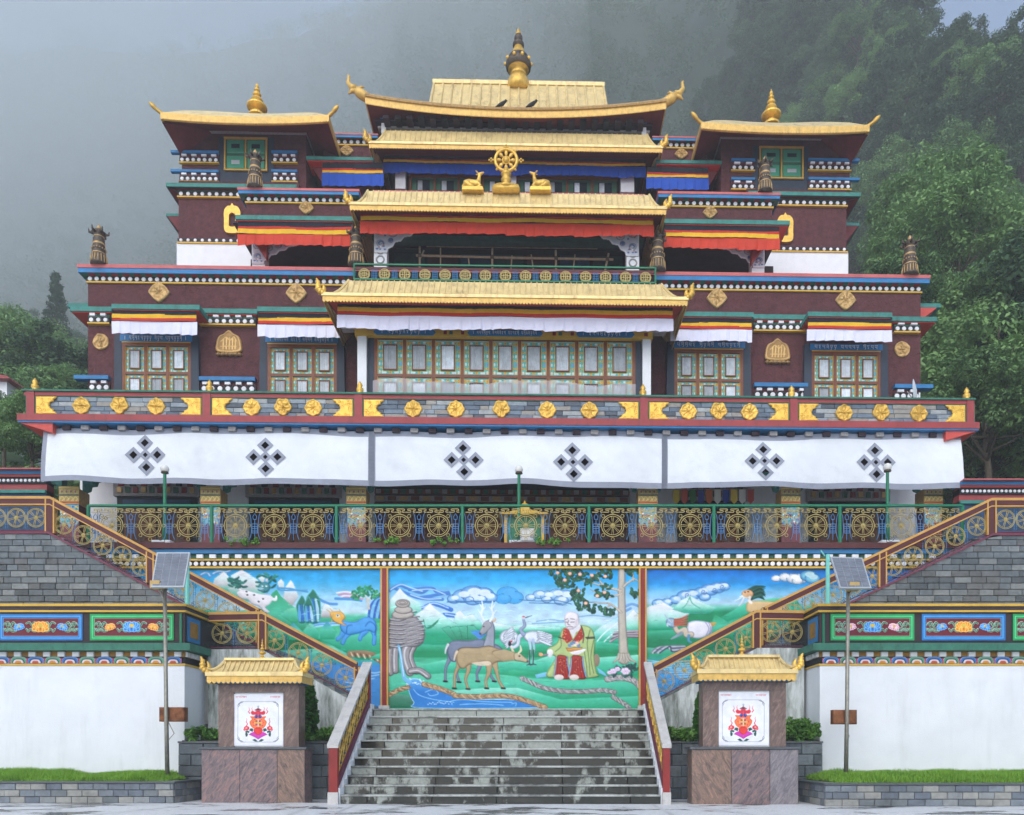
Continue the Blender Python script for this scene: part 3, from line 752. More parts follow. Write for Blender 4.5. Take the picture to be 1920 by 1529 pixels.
def build_pedestal(cx, y, label, blabel, mats, sh=0):
    t = thing('gate_pedestal', label, 'pedestal', (cx, y, 0), 'tiled roof pedestals flanking the stairs')
    w = 1.24; d = .62; zt = 1.34
    xs = [-w, -w+.92, -w+1.82, w]
    part('core', MB().box(cx-w+.02, cx+w-.02, y+.03, y+d-.02, 0, zt-.06), 'mortar', t)
    for i in range(3):
        part('slab', MB().brick(cx+xs[i]+.004, cx+xs[i+1]-.004, y, y+.029, 0, zt-.062, .004), mats[i], t)
    part('slab', MB().box(cx+w-.02, cx+w, y+.005, y+d, 0, zt-.062), mats[0], t); part('slab', MB().box(cx-w, cx-w+.02, y+.005, y+d, 0, zt-.062), mats[0], t)
    part('coping', MB().brick(cx-w-.05, cx+w+.05, y-.04, y+d+.04, zt-.06, zt, .01), 'granite_dark', t)
    cx += sh; pw = .97; y1 = y+.06; hz = 2.86
    part('pillar', MB().box(cx-pw, cx-.6, y1, y1+.5, zt, hz-.2), 'granite_pillar', t); part('pillar', MB().box(cx+.6, cx+pw, y1, y1+.5, zt, hz-.2), 'granite_pillar', t)
    part('lintel', MB().box(cx-pw-.002, cx+pw+.002, y1-.002, y1+.5, hz-.198, hz), 'granite_pillar', t)
    part('backing', MB().box(cx-.6, cx+.6, y1+.06, y1+.44, zt, hz-.2), 'white_paint', t)
    part('blue_frieze', MB().box(cx-1.03, cx+1.03, y1-.13, y1+.62, hz+.001, hz+.13), 'blue_paint', t)
    gold_roof(t, cx-.82, cx+.82, cx-1.13, cx+1.13, y1+.12, y1-.26, 3.46, 3.1, y1+.6, trim=.2, rib=.115, flame=.62, ribw=.04, name='tiled_roof')
    part('ridge', MB().box(cx-.84, cx+.84, y1+.02, y1+.5, 3.44, 3.5), 'gold', t)
    part('finial', MB().lathe(finial_profile(.5, .085), (cx, y1+.25, 3.5), 14), 'gold_orn', t)
    b = bpy.data.objects.new('printed_banner', EMBLEM); COL.objects.link(b); b.location = (cx-.02, y1+.04, zt+.03)
    tag(b, blabel, 'banner', 'printed banners on the pedestals')
build_pedestal((ax(378, .5)+ax(571, .5))/2, .5, 'red granite pedestal with gold tiled roof left of the stairs, beside the cypress', 'white banner with red wheel and lotus emblem on the pedestal beside the cypress', ['granite_red', 'granite_red', 'granite_red_b'], .11)
build_pedestal((ax(1302, -.1)+ax(1492, -.1))/2, -.1, 'red granite pedestal with gold tiled roof right of the stairs, one slab violet', 'white banner with red wheel and lotus emblem on the pedestal right of the stairs', ['granite_red_b', 'granite_red', 'granite_violet'])

# ================================================================ masonry walls of separate blocks
def block_wall(parent, x0, x1, z0, z1, y, bl, bh, mats, depth=.1, gap=.012, seed=1, clip=None, jit=.3, rough=.012, name='block'):
    """courses of blocks on a wall facing -y; clip(x, z) > 0 keeps; clipped blocks follow a line z = a*x+b"""
    r_ = random.Random(seed); n = max(1, round((z1-z0)/bh)); h = (z1-z0)/n
    for k in range(n):
        x = x0-(0 if k % 2 == 0 else bl*.5)
        while x < x1:
            L = bl*(1+r_.uniform(-jit, jit)); a, b_ = max(x, x0), min(x+L, x1); x += L
            if b_-a < .05: continue
            zz0, zz1 = z0+k*h+gap/2, z0+(k+1)*h-gap/2; yo = y-r_.uniform(0, rough)
            aa, bb = a+gap/2, b_-gap/2
            if clip:
                ta, tb = clip(aa), clip(bb)
                if max(ta, tb) <= zz0+.02: continue
                if min(ta, tb) < zz1:
                    pl = [(aa, zz0), (bb, zz0)]
                    if tb >= zz1: pl += [(bb, zz1), (aa+(bb-aa)*(zz1-ta)/(tb-ta+1e-9), zz1), (aa, max(ta, zz0+.005))] if ta < zz1 else [(bb, zz1), (aa, zz1)]
                    elif ta >= zz1: pl += [(bb, max(tb, zz0+.005)), (aa+(bb-aa)*(ta-zz1)/(ta-tb+1e-9), zz1), (aa, zz1)]
                    else: pl += [(bb, max(tb, zz0+.005)), (aa, max(ta, zz0+.005))]
                    part(name, MB().prism(pl, yo, y+depth), r_.choice(mats), parent); continue
            part(name, MB().brick(aa, bb, yo, y+depth, zz0, zz1, min(.018, bh*.07)), r_.choice(mats), parent)
def grass_blades(name, xr, yr, zf, n, hmin, hmax, label, seed=1, matname='grass_blade', w=.012):
    r_ = np.random.RandomState(seed)
    x = r_.uniform(*xr, n); y = r_.uniform(*yr, n); z = zf(x, y); a = r_.uniform(0, 2*PI, n); h = r_.uniform(hmin, hmax, n)*(.35+1.2*vnoise(x*1.6, y*1.6, seed+9)); ln = r_.uniform(-.6, .6, (n, 2))*h[:, None]
    dx, dy = np.cos(a)*w, np.sin(a)*w
    V = np.stack([np.stack([x-dx, y-dy, z], -1), np.stack([x+dx, y+dy, z], -1), np.stack([x+ln[:, 0], y+ln[:, 1], z+h], -1)], 1).reshape(-1, 3)
    me = np_mesh(name, V, np.arange(3*n).reshape(n, 3), matname)
    o = bpy.data.objects.new(name, me); COL.objects.link(o); return tag(o, label, 'grass', None, 'stuff')
def leaf_cloud(name, pts, size, n_per, matname, seed=1, up=.5, spread=(1, 1, 1)):
    """numpy leaves (kite quads) scattered about cluster centres pts=[(x,y,z,r)]"""
    r_ = np.random.RandomState(seed); P = np.repeat(np.array(pts, float), n_per, 0); n = len(P)
    d = r_.normal(size=(n, 3)); d /= np.linalg.norm(d, axis=1)[:, None]
    rad = P[:, 3]*r_.uniform(.55, 1.05, n)
    c = P[:, :3]+d*rad[:, None]*np.array(spread)
    nrm = d*.8+r_.normal(size=(n, 3))*.45; nrm[:, 2] += up; nrm /= np.linalg.norm(nrm, axis=1)[:, None]
    t = np.cross(nrm, r_.normal(size=(n, 3))); t /= np.linalg.norm(t, axis=1)[:, None]; b = np.cross(nrm, t)
    s = size*r_.uniform(.6, 1.25, n)[:, None]
    V = np.stack([c-t*s, c+b*s*.5+t*s*.1, c+t*s-nrm*s*.35, c-b*s*.5+t*s*.1], 1).reshape(-1, 3)
    return np_mesh(name, V, np.arange(4*n).reshape(n, 4), matname)

# ---------------------------------------------------------------- low planters with grass along the retaining walls
def build_planter(xin, xout, yf, sgn, label, glabel, seed):
    """xin: inner end (towards the stairs), xout: beyond the frame; front face at yf"""
    x0, x1 = min(xin, xout), max(xin, xout); H = .52
    t = thing('planter', label, 'planter', ((x0+x1)/2, yf, 0), 'low ashlar planters along the plaza')
    part('core', MB().box(x0+.06, x1-.06, yf+.06, 2.28, 0, H-.05), 'mortar', t)
    block_wall(t, x0, x1, 0, H-.045, yf, .37, .16, ASHLAR, .1, .01, seed, jit=.06)
    # end wall
    r_ = random.Random(seed+3); n = 3; h = (H-.045)/n
    for k in range(n):
        y = yf+.1
        while y < 2.2:
            L = .37*(1 if y > yf+.1 or k % 2 else .6); y2 = min(y+L, 2.26); m = MB()
            X = xin; 
            if sgn < 0: m.add([(X, y+.006, k*h+.005), (X, y2-.006, k*h+.005), (X, y2-.006, (k+1)*h-.005), (X, y+.006, (k+1)*h-.005), (X-.08, y+.006, k*h+.005), (X-.08, y2-.006, k*h+.005), (X-.08, y2-.006, (k+1)*h-.005), (X-.08, y+.006, (k+1)*h-.005)], [(0,1,2,3),(4,5,1,0),(5,6,2,1),(6,7,3,2),(7,4,0,3)])
            else: m.add([(X, y+.006, k*h+.005), (X, y2-.006, k*h+.005), (X, y2-.006, (k+1)*h-.005), (X, y+.006, (k+1)*h-.005), (X+.08, y+.006, k*h+.005), (X+.08, y2-.006, k*h+.005), (X+.08, y2-.006, (k+1)*h-.005), (X+.08, y+.006, (k+1)*h-.005)], [(3,2,1,0),(0,1,5,4),(1,2,6,5),(2,3,7,6),(3,0,4,7)])
            part('block', m, r_.choice(ASHLAR), t); y = y2
    c = MB(); e = .03
    c.box(x0-e, x1+e, yf-e, yf+.3, H-.044, H); 
    if sgn < 0: c.box(xin-.36, xin+e, yf+.302, 2.27, H-.044, H)
    else: c.box(xin-e, xin+.36, yf+.302, 2.27, H-.044, H)
    part('coping', c, 'granite_dark', t)
    # mound of soil
    gx0, gx1 = (x0+.02, xin-.42) if sgn < 0 else (xin+.42, x1-.02)
    zf = lambda x, y: H-.03+.13*np.clip((y-yf-.3)/.7, 0, 1)*np.clip(np.minimum(x-gx0, gx1-x)/.5+.25, 0, 1)*(.8+.5*vnoise(x*1.7, y*1.7, seed))
    nx, ny = 80, 16; X, Y = np.meshgrid(np.linspace(gx0, gx1, nx), np.linspace(yf+.31, 2.28, ny)); V = np.stack([X, Y, zf(X, Y)], -1).reshape(-1, 3)
    jj, ii = np.meshgrid(np.arange(ny-1), np.arange(nx-1), indexing='ij'); a = jj*nx+ii
    put('soil', np_mesh('soil', V, np.stack([a, a+1, a+nx+1, a+nx], -1).reshape(-1, 4), 'soil_ground', True), t, (0, 0, 0))
    grass_blades('grass', (gx0, gx1), (yf+.31, 2.25), zf, int(5200*(gx1-gx0)), .05, .16, glabel, seed)
PLX_L, PLX_R = -8.93, 6.2
build_planter(PLX_L, -26, .28, -1, 'low ashlar planter before the white wall on the left of the picture', 'bright green lawn in the planter on the left of the picture', 31)
build_planter(PLX_R, 24, -.8, 1, 'low ashlar planter before the white wall on the right of the picture', 'bright green lawn in the planter on the right of the picture', 37)

# taller slate planters between the retaining wall and the stairs
def build_slate_bed(x0, x1, label, seed):
    t = thing('slate_bed', label, 'planter', ((x0+x1)/2, 1.9, 0), 'slate plant beds beside the stairs')
    H = 1.5
    part('core', MB().box(x0, x1, 1.98, 3.28, 0, H-.06), 'mortar', t)
    block_wall(t, x0, x1, 0, H-.05, 1.9, .62, .29, SLATE[:4], .085, .008, seed, jit=.1)
    part('coping', MB().box(x0, x1, 1.87, 2.1, H-.05, H), 'granite_dark', t)
    part('soil', MB().box(x0+.01, x1-.01, 2.1, 3.28, H-.06, H+.03), 'soil_ground', t)
build_slate_bed(-9.58, -5.16, 'slate faced plant bed between the white wall and the left balustrade', 41)
build_slate_bed(2.86, 7.08, 'slate faced plant bed between the right balustrade and the white wall', 43)

# ================================================================ white retaining walls with painted frieze
def lotus_panel(frame_c, inner_c, big, small, seed):
    W, H = 157, 50; c = Canvas(0, W, 0, H, .6, frame_c)
    light = tuple(min(255, x+95) for x in frame_c)
    c.poly([(4, 4), (W-4, 4), (W-4, H-4), (4, H-4)], frame_c, shade=(2, light))
    c.poly([(8, 8), (W-8, 8), (W-8, H-8), (8, H-8)], inner_c, shade=(1.2, light), h=-.6, bev=1)
    def lotus(x, y, s, col, rot=0):
        lt = tuple(min(255, v+70) for v in col); dk = tuple(int(v*.6) for v in col)
        for k, (a, r, l) in enumerate([(200, 13, 9), (-20, 13, 9), (165, 12, 9), (15, 12, 9), (140, 11, 8), (40, 11, 8), (115, 9, 8), (65, 9, 8), (90, 5, 8), (235, 9, 7), (305, 9, 7), (270, 6, 7)]):
            A = math.radians(a)+rot
            c.oval(x+math.cos(A)*r*s*.55, y+math.sin(A)*r*s*.45, l*s*.52, 3.4*s, col, .5, None, 1, rot=A, shade=(1.3*s, lt), edge=lt, ew=.7)
            c.stroke([(x+math.cos(A)*r*s*.2, y+math.sin(A)*r*s*.2), (x+math.cos(A)*r*s*.7, y+math.sin(A)*r*s*.58)], .9*s, dk, 0, 1)
        c.oval(x, y+2*s, 3*s, 2.4*s, (226, 190, 80), .5, None, 1)
    def scroll(x, y, s, fl):
        f = lambda a, b_: (x+a*fl*s, y+b_*s)
        for w_, col in ((4.4, (196, 224, 206)), (2.4, (40, 112, 84))):
            c.stroke(bez([f(-9, -6), f(-3, -7), f(2, -3), f(6, -7), f(9, -3)], 4), w_*s*.7, col, .4, 1)
            c.stroke(bez([f(-8, 4), f(-4, 8), f(0, 3), f(4, 8), f(9, 6)], 4), w_*s*.7, col, .4, 1)
            c.stroke(bez([f(-4, -3), f(0, 1), f(-3, 4)], 4), w_*s*.6, col, .3, 1)
    for xx in (22, 62, 95, 135): scroll(xx, 25, 1.15, 1 if xx > W/2 else -1)
    for xx in (16, 141): scroll(xx, 24, .8, 1 if xx > W/2 else -1)
    lotus(W/2, 25, 1.45, big); lotus(38, 25, .92, small, .3); lotus(W-38, 25, .92, small, -.3)
    return c.meshes(lambda X, Y, h: ((X-W/2)/71.15, -.03-.02*h, Y/71.15), 'painted_panel')
BLUE_P = lotus_panel((44, 118, 190), (110, 36, 48), (244, 150, 50), (70, 140, 222), 1)
GREEN_P = lotus_panel((42, 158, 92), (110, 36, 48), (70, 140, 222), (240, 146, 60), 2)
GREEN_Q = lotus_panel((42, 158, 92), (110, 36, 48), (70, 140, 222), (240, 168, 190), 3)
def petal_mesh(outer, mid, core):
    c = Canvas(-16, 16, 0, 13, .7, (44, 38, 44))
    f = lambda w, h: bezc([(-w, 0), (-w, h*.6), (-w*.6, h), (w*.6, h), (w, h*.6), (w, 0)], 4)
    c.poly(f(14.5, 12), outer, 1, 2, 0, shade=(1.4, (214, 222, 232))); c.poly(f(10.5, 8.6), tuple(int(v*.5) for v in outer), 1, 2); c.poly(f(8.6, 7), (222, 212, 224), 1, 1.5); c.poly(f(5.4, 4.6), core, 1, 1.5)
    c.stroke([(-15.4, 1), (-15, 9)], 1.6, (196, 80, 120)); c.stroke([(15.4, 1), (15, 9)], 1.6, (196, 80, 120))
    return c.meshes(lambda X, Y, h: (X/71.15, -.012-.02*h, Y/71.15), 'petal')[0]
PETALS = [petal_mesh((56, 120, 196), None, (196, 84, 60)), petal_mesh((90, 160, 130), None, (214, 140, 52))]
def build_retaining(side, label, lab2):
    s = -1 if side == 'l' else 1
    xi = -9.6 if s < 0 else 7.14                                   # inner corner
    xo = xi+s*17; x0, x1 = min(xi, xo), max(xi, xo); Y = 2.3
    t = thing('retaining_wall', label, 'wall', ((x0+x1)/2, Y, 0), 'white retaining walls with painted frieze')
    part('wall', MB().box(x0, x1, Y, 4.75, 0, 3.5), 'white_wall', t)
    fz = part('frieze', MB().box(x0+.001, x1-.001, Y+.02, 4.74, 3.5, 5.04), 'brown_black', t)
    def ring(z0, z1, pr, mat_, nm, par=t):
        m = MB(); m.box(x0-(pr if s > 0 else 0), x1+(pr if s < 0 else 0), Y-pr, 4.7, z0, z1); return part(nm, m, mat_, par)
    ring(3.5, 3.55, .03, 'yellow_paint', 'moulding'); ring(3.552, 3.72, .012, 'black_paint', 'moulding'); ring(3.722, 3.87, .02, 'ochre_block', 'moulding')
    ring(3.872, 4.06, .26, 'green_ledge', 'ledge'); ring(4.9, 4.95, .06, 'yellow_paint', 'moulding'); ring(4.952, 5.05, .05, 'brown_black', 'moulding'); ring(5.052, 5.12, .08, 'yellow_paint', 'moulding')
    n = int(17/.452)
    bm = MB().brick(-.092, .092, 0, .1, 0, .13, .01).mesh('block', 'petal_white')
    for i in range(n): put('petal', PETALS[i % 2], fz, (xi+s*(.28+i*.452), Y-.014, 3.553))
    for i in range(int(17/.383)): put('dentil', bm, fz, (xi+s*(.15+i*.383), Y-.075, 3.728))
    # the same bands turn the corner
    for j in range(4): put('dentil', bm, fz, (xi-s*.075, Y+.1+j*.24, 3.728), (0, 0, PI/2*s*-1))
    pw = 2.27; xs = (xi+s*(.33+pw/2-.08))
    for i in range(6):
        P = (GREEN_P if s < 0 else GREEN_Q, BLUE_P)[i % 2]; cx = xs+s*i*2.4
        o = put('painted_panel', P[0], t, (cx, Y+.02, 4.16))
        if 1 in P: put('lotus_flowers', P[1], o, (cx, Y+.02, 4.16))
    part('green_strip', MB().box(xi+s*.1-.03, xi+s*.1+.03, Y-.01, Y+.02, 4.1, 4.88), 'green_metal', t)
    # corner end: blue panel on the return face
    e = MB(); e.box(min(xi, xi-s*.02), max(xi, xi-s*.02), Y+.15, Y+.9, 4.16, 4.82); part('end_panel', e, 'blue_paint', t)
    e = MB(); e.box(min(xi-s*.021, xi-s*.03), max(xi-s*.021, xi-s*.03), Y+.28, Y+.77, 4.28, 4.7); part('end_panel', e, 'ochre_block', t)
build_retaining('l', 'white retaining wall with lotus frieze on the left of the picture', '')
build_retaining('r', 'white retaining wall with lotus frieze on the right of the picture', '')

# ================================================================ side flights: stained walls, slate walls, steps
def wheel6(r=.28):
    m = MB(); m.tube(circ(0, 0, r, 0, 24), .011, 5, closed=True); m.tube(circ(0, 0, r*.88, 0, 24), .009, 5, closed=True); m.tube(circ(0, 0, r*.16, 0, 10), .016, 5, closed=True)
    for i in range(6):
        a = i*PI/3+.26
        for d in (-.1, .1): m.tube([(r*.17*math.cos(a+d*3), 0, r*.17*math.sin(a+d*3)), (r*.88*math.cos(a+d), 0, r*.88*math.sin(a+d))], .009, 4)
    m.ball((0, 0, 0), .035); return m.mesh('wheel_ornament', 'iron_gold', True)
def wheel8(r=.345):
    m = MB(); m.tube(circ(0, 0, r, 0, 28), .013, 5, closed=True); m.tube(circ(0, 0, r*.83, 0, 28), .011, 5, closed=True); m.tube(circ(0, 0, r*.17, 0, 10), .016, 5, closed=True)
    for i in range(8):
        a = i*PI/4
        for d in (-.07, .07): m.tube([(r*.2*math.cos(a+d*3), 0, r*.2*math.sin(a+d*3)), (r*.82*math.cos(a+d*1.5), 0, r*.82*math.sin(a+d*1.5))], .009, 4)
        R = r+.075; m.tube(circ(R*math.cos(a), R*math.sin(a), .05, 0, 10), .009, 4, closed=True)
    m.ball((0, 0, 0), .04); return m.mesh('wheel_ornament', 'iron_gold', True)
W6, W8 = wheel6(), wheel8()
def spiral(cx, cz, r, turns, y, a0=0, sg=1, n=14): return [(cx+r*(1-i/n*.85)*math.cos(a0+sg*turns*2*PI*i/n), y, cz+r*(1-i/n*.85)*math.sin(a0+sg*turns*2*PI*i/n)) for i in range(n+1)]
def scroll_mesh():
    m = MB()
    for s in (1, -1):
        m.tube(spiral(s*.07, .06, .06, 1.2, 0, PI/2*(1-s)+.4, s), .007, 4); m.tube(bez([(0, 0, .13), (s*.05, 0, .17), (s*.13, 0, .13), (s*.14, 0, .08)], 4), .007, 4)
    return m.mesh('scroll_ornament', 'iron_dark', True)
SCROLL = scroll_mesh()
def bluebar_mesh(h=.85):
    m = MB()
    for x in (-.035, .035): m.tube([(x, 0, 0), (x, 0, h)], .008, 4)
    m.tube(circ(0, h*.5, .035, 0, 10), .007, 4, closed=True)
    return m.mesh('blue_bar', 'sky_blue_iron')
BBAR = bluebar_mesh()
def sloped_rail(t, p0, p1, Y, h=.26, th=.14):
    """handrail between two points (x, z of its top edge): maroon board edged in gold"""
    (xa, za), (xb, zb) = p0, p1
    def strip(d0, d1, y0, y1): return MB().prism([(xa, za-d1), (xb, zb-d1), (xb, zb-d0), (xa, za-d0)], y0, y1)
    part('handrail', strip(.03, h-.03, Y-th*.4, Y+th*.5), 'maroon_paint', t)
    part('rail_edge', strip(0, .075, Y-th*.5, Y+th*.6), 'orange_paint', t); part('rail_edge', strip(h-.035, h, Y-th*.5, Y+th*.55), 'orange_paint', t)
def rail_post(t, x, z0, z1, Y, w=.2):
    part('post', MB().box(x-w*.5, x+w*.5, Y-.06, Y+.08, z0, z1-.03), 'maroon_paint', t)
    for s in (-1, 1): part('post_edge', MB().box(x+s*w*.5-.02, x+s*w*.5+.02, Y-.075, Y+.09, z0, z1-.05), 'orange_paint', t)
def grille(t, x0, x1, zf, Y, drop=.62, step=.585, low=1.0):
    n = max(1, int(round(abs(x1-x0)/step))); st = (x1-x0)/n
    for i in range(n):
        x = x0+st*(i+.5)
        put('wheel_ornament', W6, t, (x, Y, zf(x)-drop))
        for k in range(2):
            xs = x+st*(.25+.5*k)-st*.25; sl = math.atan((zf(xs+.05)-zf(xs-.05))/.1)
            put('scroll_ornament', SCROLL, t, (xs, Y, zf(xs)-low-.02), (0, -sl, 0)); put('scroll_ornament', SCROLL, t, (xs, Y, zf(xs)-.28), (0, PI-sl, 0), (.8, 1, .8))
        xs = x+st*.5
        if i < n-1: put('blue_bar', BBAR, t, (xs, Y+.01, zf(xs)-low-.02))
    part('bottom_bar', MB().tube([(x0, Y, zf(x0)-low), (x1, Y, zf(x1)-low)], .018, 5), 'purple_rim', t)
def build_side(side):
    s = -1 if side == 'l' else 1; sd = 'left' if s < 0 else 'right'
    Y1, Y2 = 3.32, 4.8
    if s < 0: a, b_, c_ = (-5.32, 3.73), (-7.94, 5.12), -9.42; d, e = (-8.58, 5.48), (-14.76, 8.79)
    else: a, b_, c_ = (2.92, 3.66), (5.76, 5.16), 7.06; d, e = (6.39, 5.53), (13.1, 8.74)
    f1 = lambda x: a[1]+(b_[1]-a[1])*np.clip((x-a[0])/(b_[0]-a[0]), -.3, 1)
    f2 = lambda x: d[1]+(e[1]-d[1])*np.clip((x-d[0])/(e[0]-d[0]), -.2, 1)
    # stained wall under the lower flight
    t = thing('side_staircase', 'stained white side staircase rising to the %s of the mural' % sd, 'staircase', ((a[0]+c_)/2, Y1, 0), 'side staircases of the terrace')
    x_in = -4.9 if s < 0 else 2.64
    pl = [(x_in, .01), (x_in, 2.41), (a[0], 2.55), (b_[0], b_[1]-1.06), (c_, b_[1]-1.06), (c_, .01)]
    part('stained_wall', MB().prism(pl, Y1, Y1+.22), 'stained_wall', t)
    n = 8; dx = (b_[0]-a[0])/n
    for i in range(n): part('step', MB().box(*sorted((a[0]+dx*i, a[0]+dx*(i+1)+dx*.1)), Y1+.22, 5.98, 2.0, 2.43+(4.1-2.43)*(i+1)/n), 'cement', t)
    part('landing', MB().box(*sorted((b_[0]+s*.05, c_+s*1.2)), Y1+.22, 5.98, 2.0, 4.1), 'cement', t)
    n = 17; dx = (e[0]-d[0])/n
    for i in range(n): part('step', MB().box(*sorted((d[0]+dx*i, d[0]+dx*(i+1))), Y2+.2, 5.985, 3.9, 4.1+(7.6-4.1)*(i+1)/n), 'cement', t)
    # slate wall of the upper flight
    w = thing('slate_wall', 'weathered slate block wall under the upper flight at the %s edge' % sd, 'wall', ((d[0]+e[0])/2, Y2, 4), 'slate walls of the upper flights')
    top = lambda x: f2(x)-1.13
    xo = e[0]+s*6; x0, x1 = min(d[0], xo), max(d[0], xo)
    xs = sorted((d[0]-s*.2, e[0], xo))
    part('core', MB().prism([(x, 3.8) for x in (xs[0], xs[2])]+[(x, top(x)-.03) for x in (xs[2], xs[1], xs[0])], Y2+.1, Y2+.2), 'mortar', w)
    block_wall(w, x0, x1, 4.0, 7.68, Y2, .44, .184, SLATE, .1, .012, 51 if s < 0 else 53, clip=top, jit=.28)
    cp = MB().prism([(d[0], top(d[0])), (e[0], top(e[0])), (e[0], top(e[0])+.07), (d[0], top(d[0])+.07)], Y2-.05, Y2+.22)
    cp.prism([(e[0], top(e[0])), (xo, top(e[0])), (xo, top(e[0])+.07), (e[0], top(e[0])+.07)], Y2-.05, Y2+.22); part('coping', cp, 'purple_rim', w)
    part('platform', MB().box(*sorted((e[0], xo)), Y2+.201, 5.985, 3.9, 7.6), 'cement', w)
    # railings
    r = thing('stair_railing', 'maroon and gold handrail with wheel grille on the lower %s flight' % sd, 'railing', (b_[0], Y1, 4), 'maroon handrails with gold wheels')
    sloped_rail(r, a, b_, Y1+.1); sloped_rail(r, b_, (c_, b_[1]-.02), Y1+.1); rail_post(r, b_[0], b_[1]-1.06, b_[1], Y1+.1); rail_post(r, a[0], 2.5, a[1]-.1, Y1+.1, .12)
    grille(r, a[0], b_[0], f1, Y1+.1); grille(r, b_[0]+s*.1, c_, f1, Y1+.1, .6, .68)
    r = thing('stair_railing', 'maroon and gold handrail with wheel grille on the upper %s flight' % sd, 'railing', (e[0], Y2, 6), 'maroon handrails with gold wheels')
    m_ = (d[0]+(e[0]-d[0])*.52); rail_post(r, m_, f2(m_)-1.1, f2(m_), Y2+.1); rail_post(r, e[0], e[1]-1.1, e[1], Y2+.1, .24); rail_post(r, d[0], d[1]-1.15, d[1], Y2+.1, .14)
    sloped_rail(r, d, (m_, f2(m_)), Y2+.1); sloped_rail(r, (m_, f2(m_)), e, Y2+.1); sloped_rail(r, e, (xo, e[1]), Y2+.1)
    grille(r, d[0], m_, f2, Y2+.1); grille(r, m_, e[0]-s*.1, f2, Y2+.1); grille(r, e[0]+s*.15, xo, f2, Y2+.1)
build_side('l'); build_side('r')
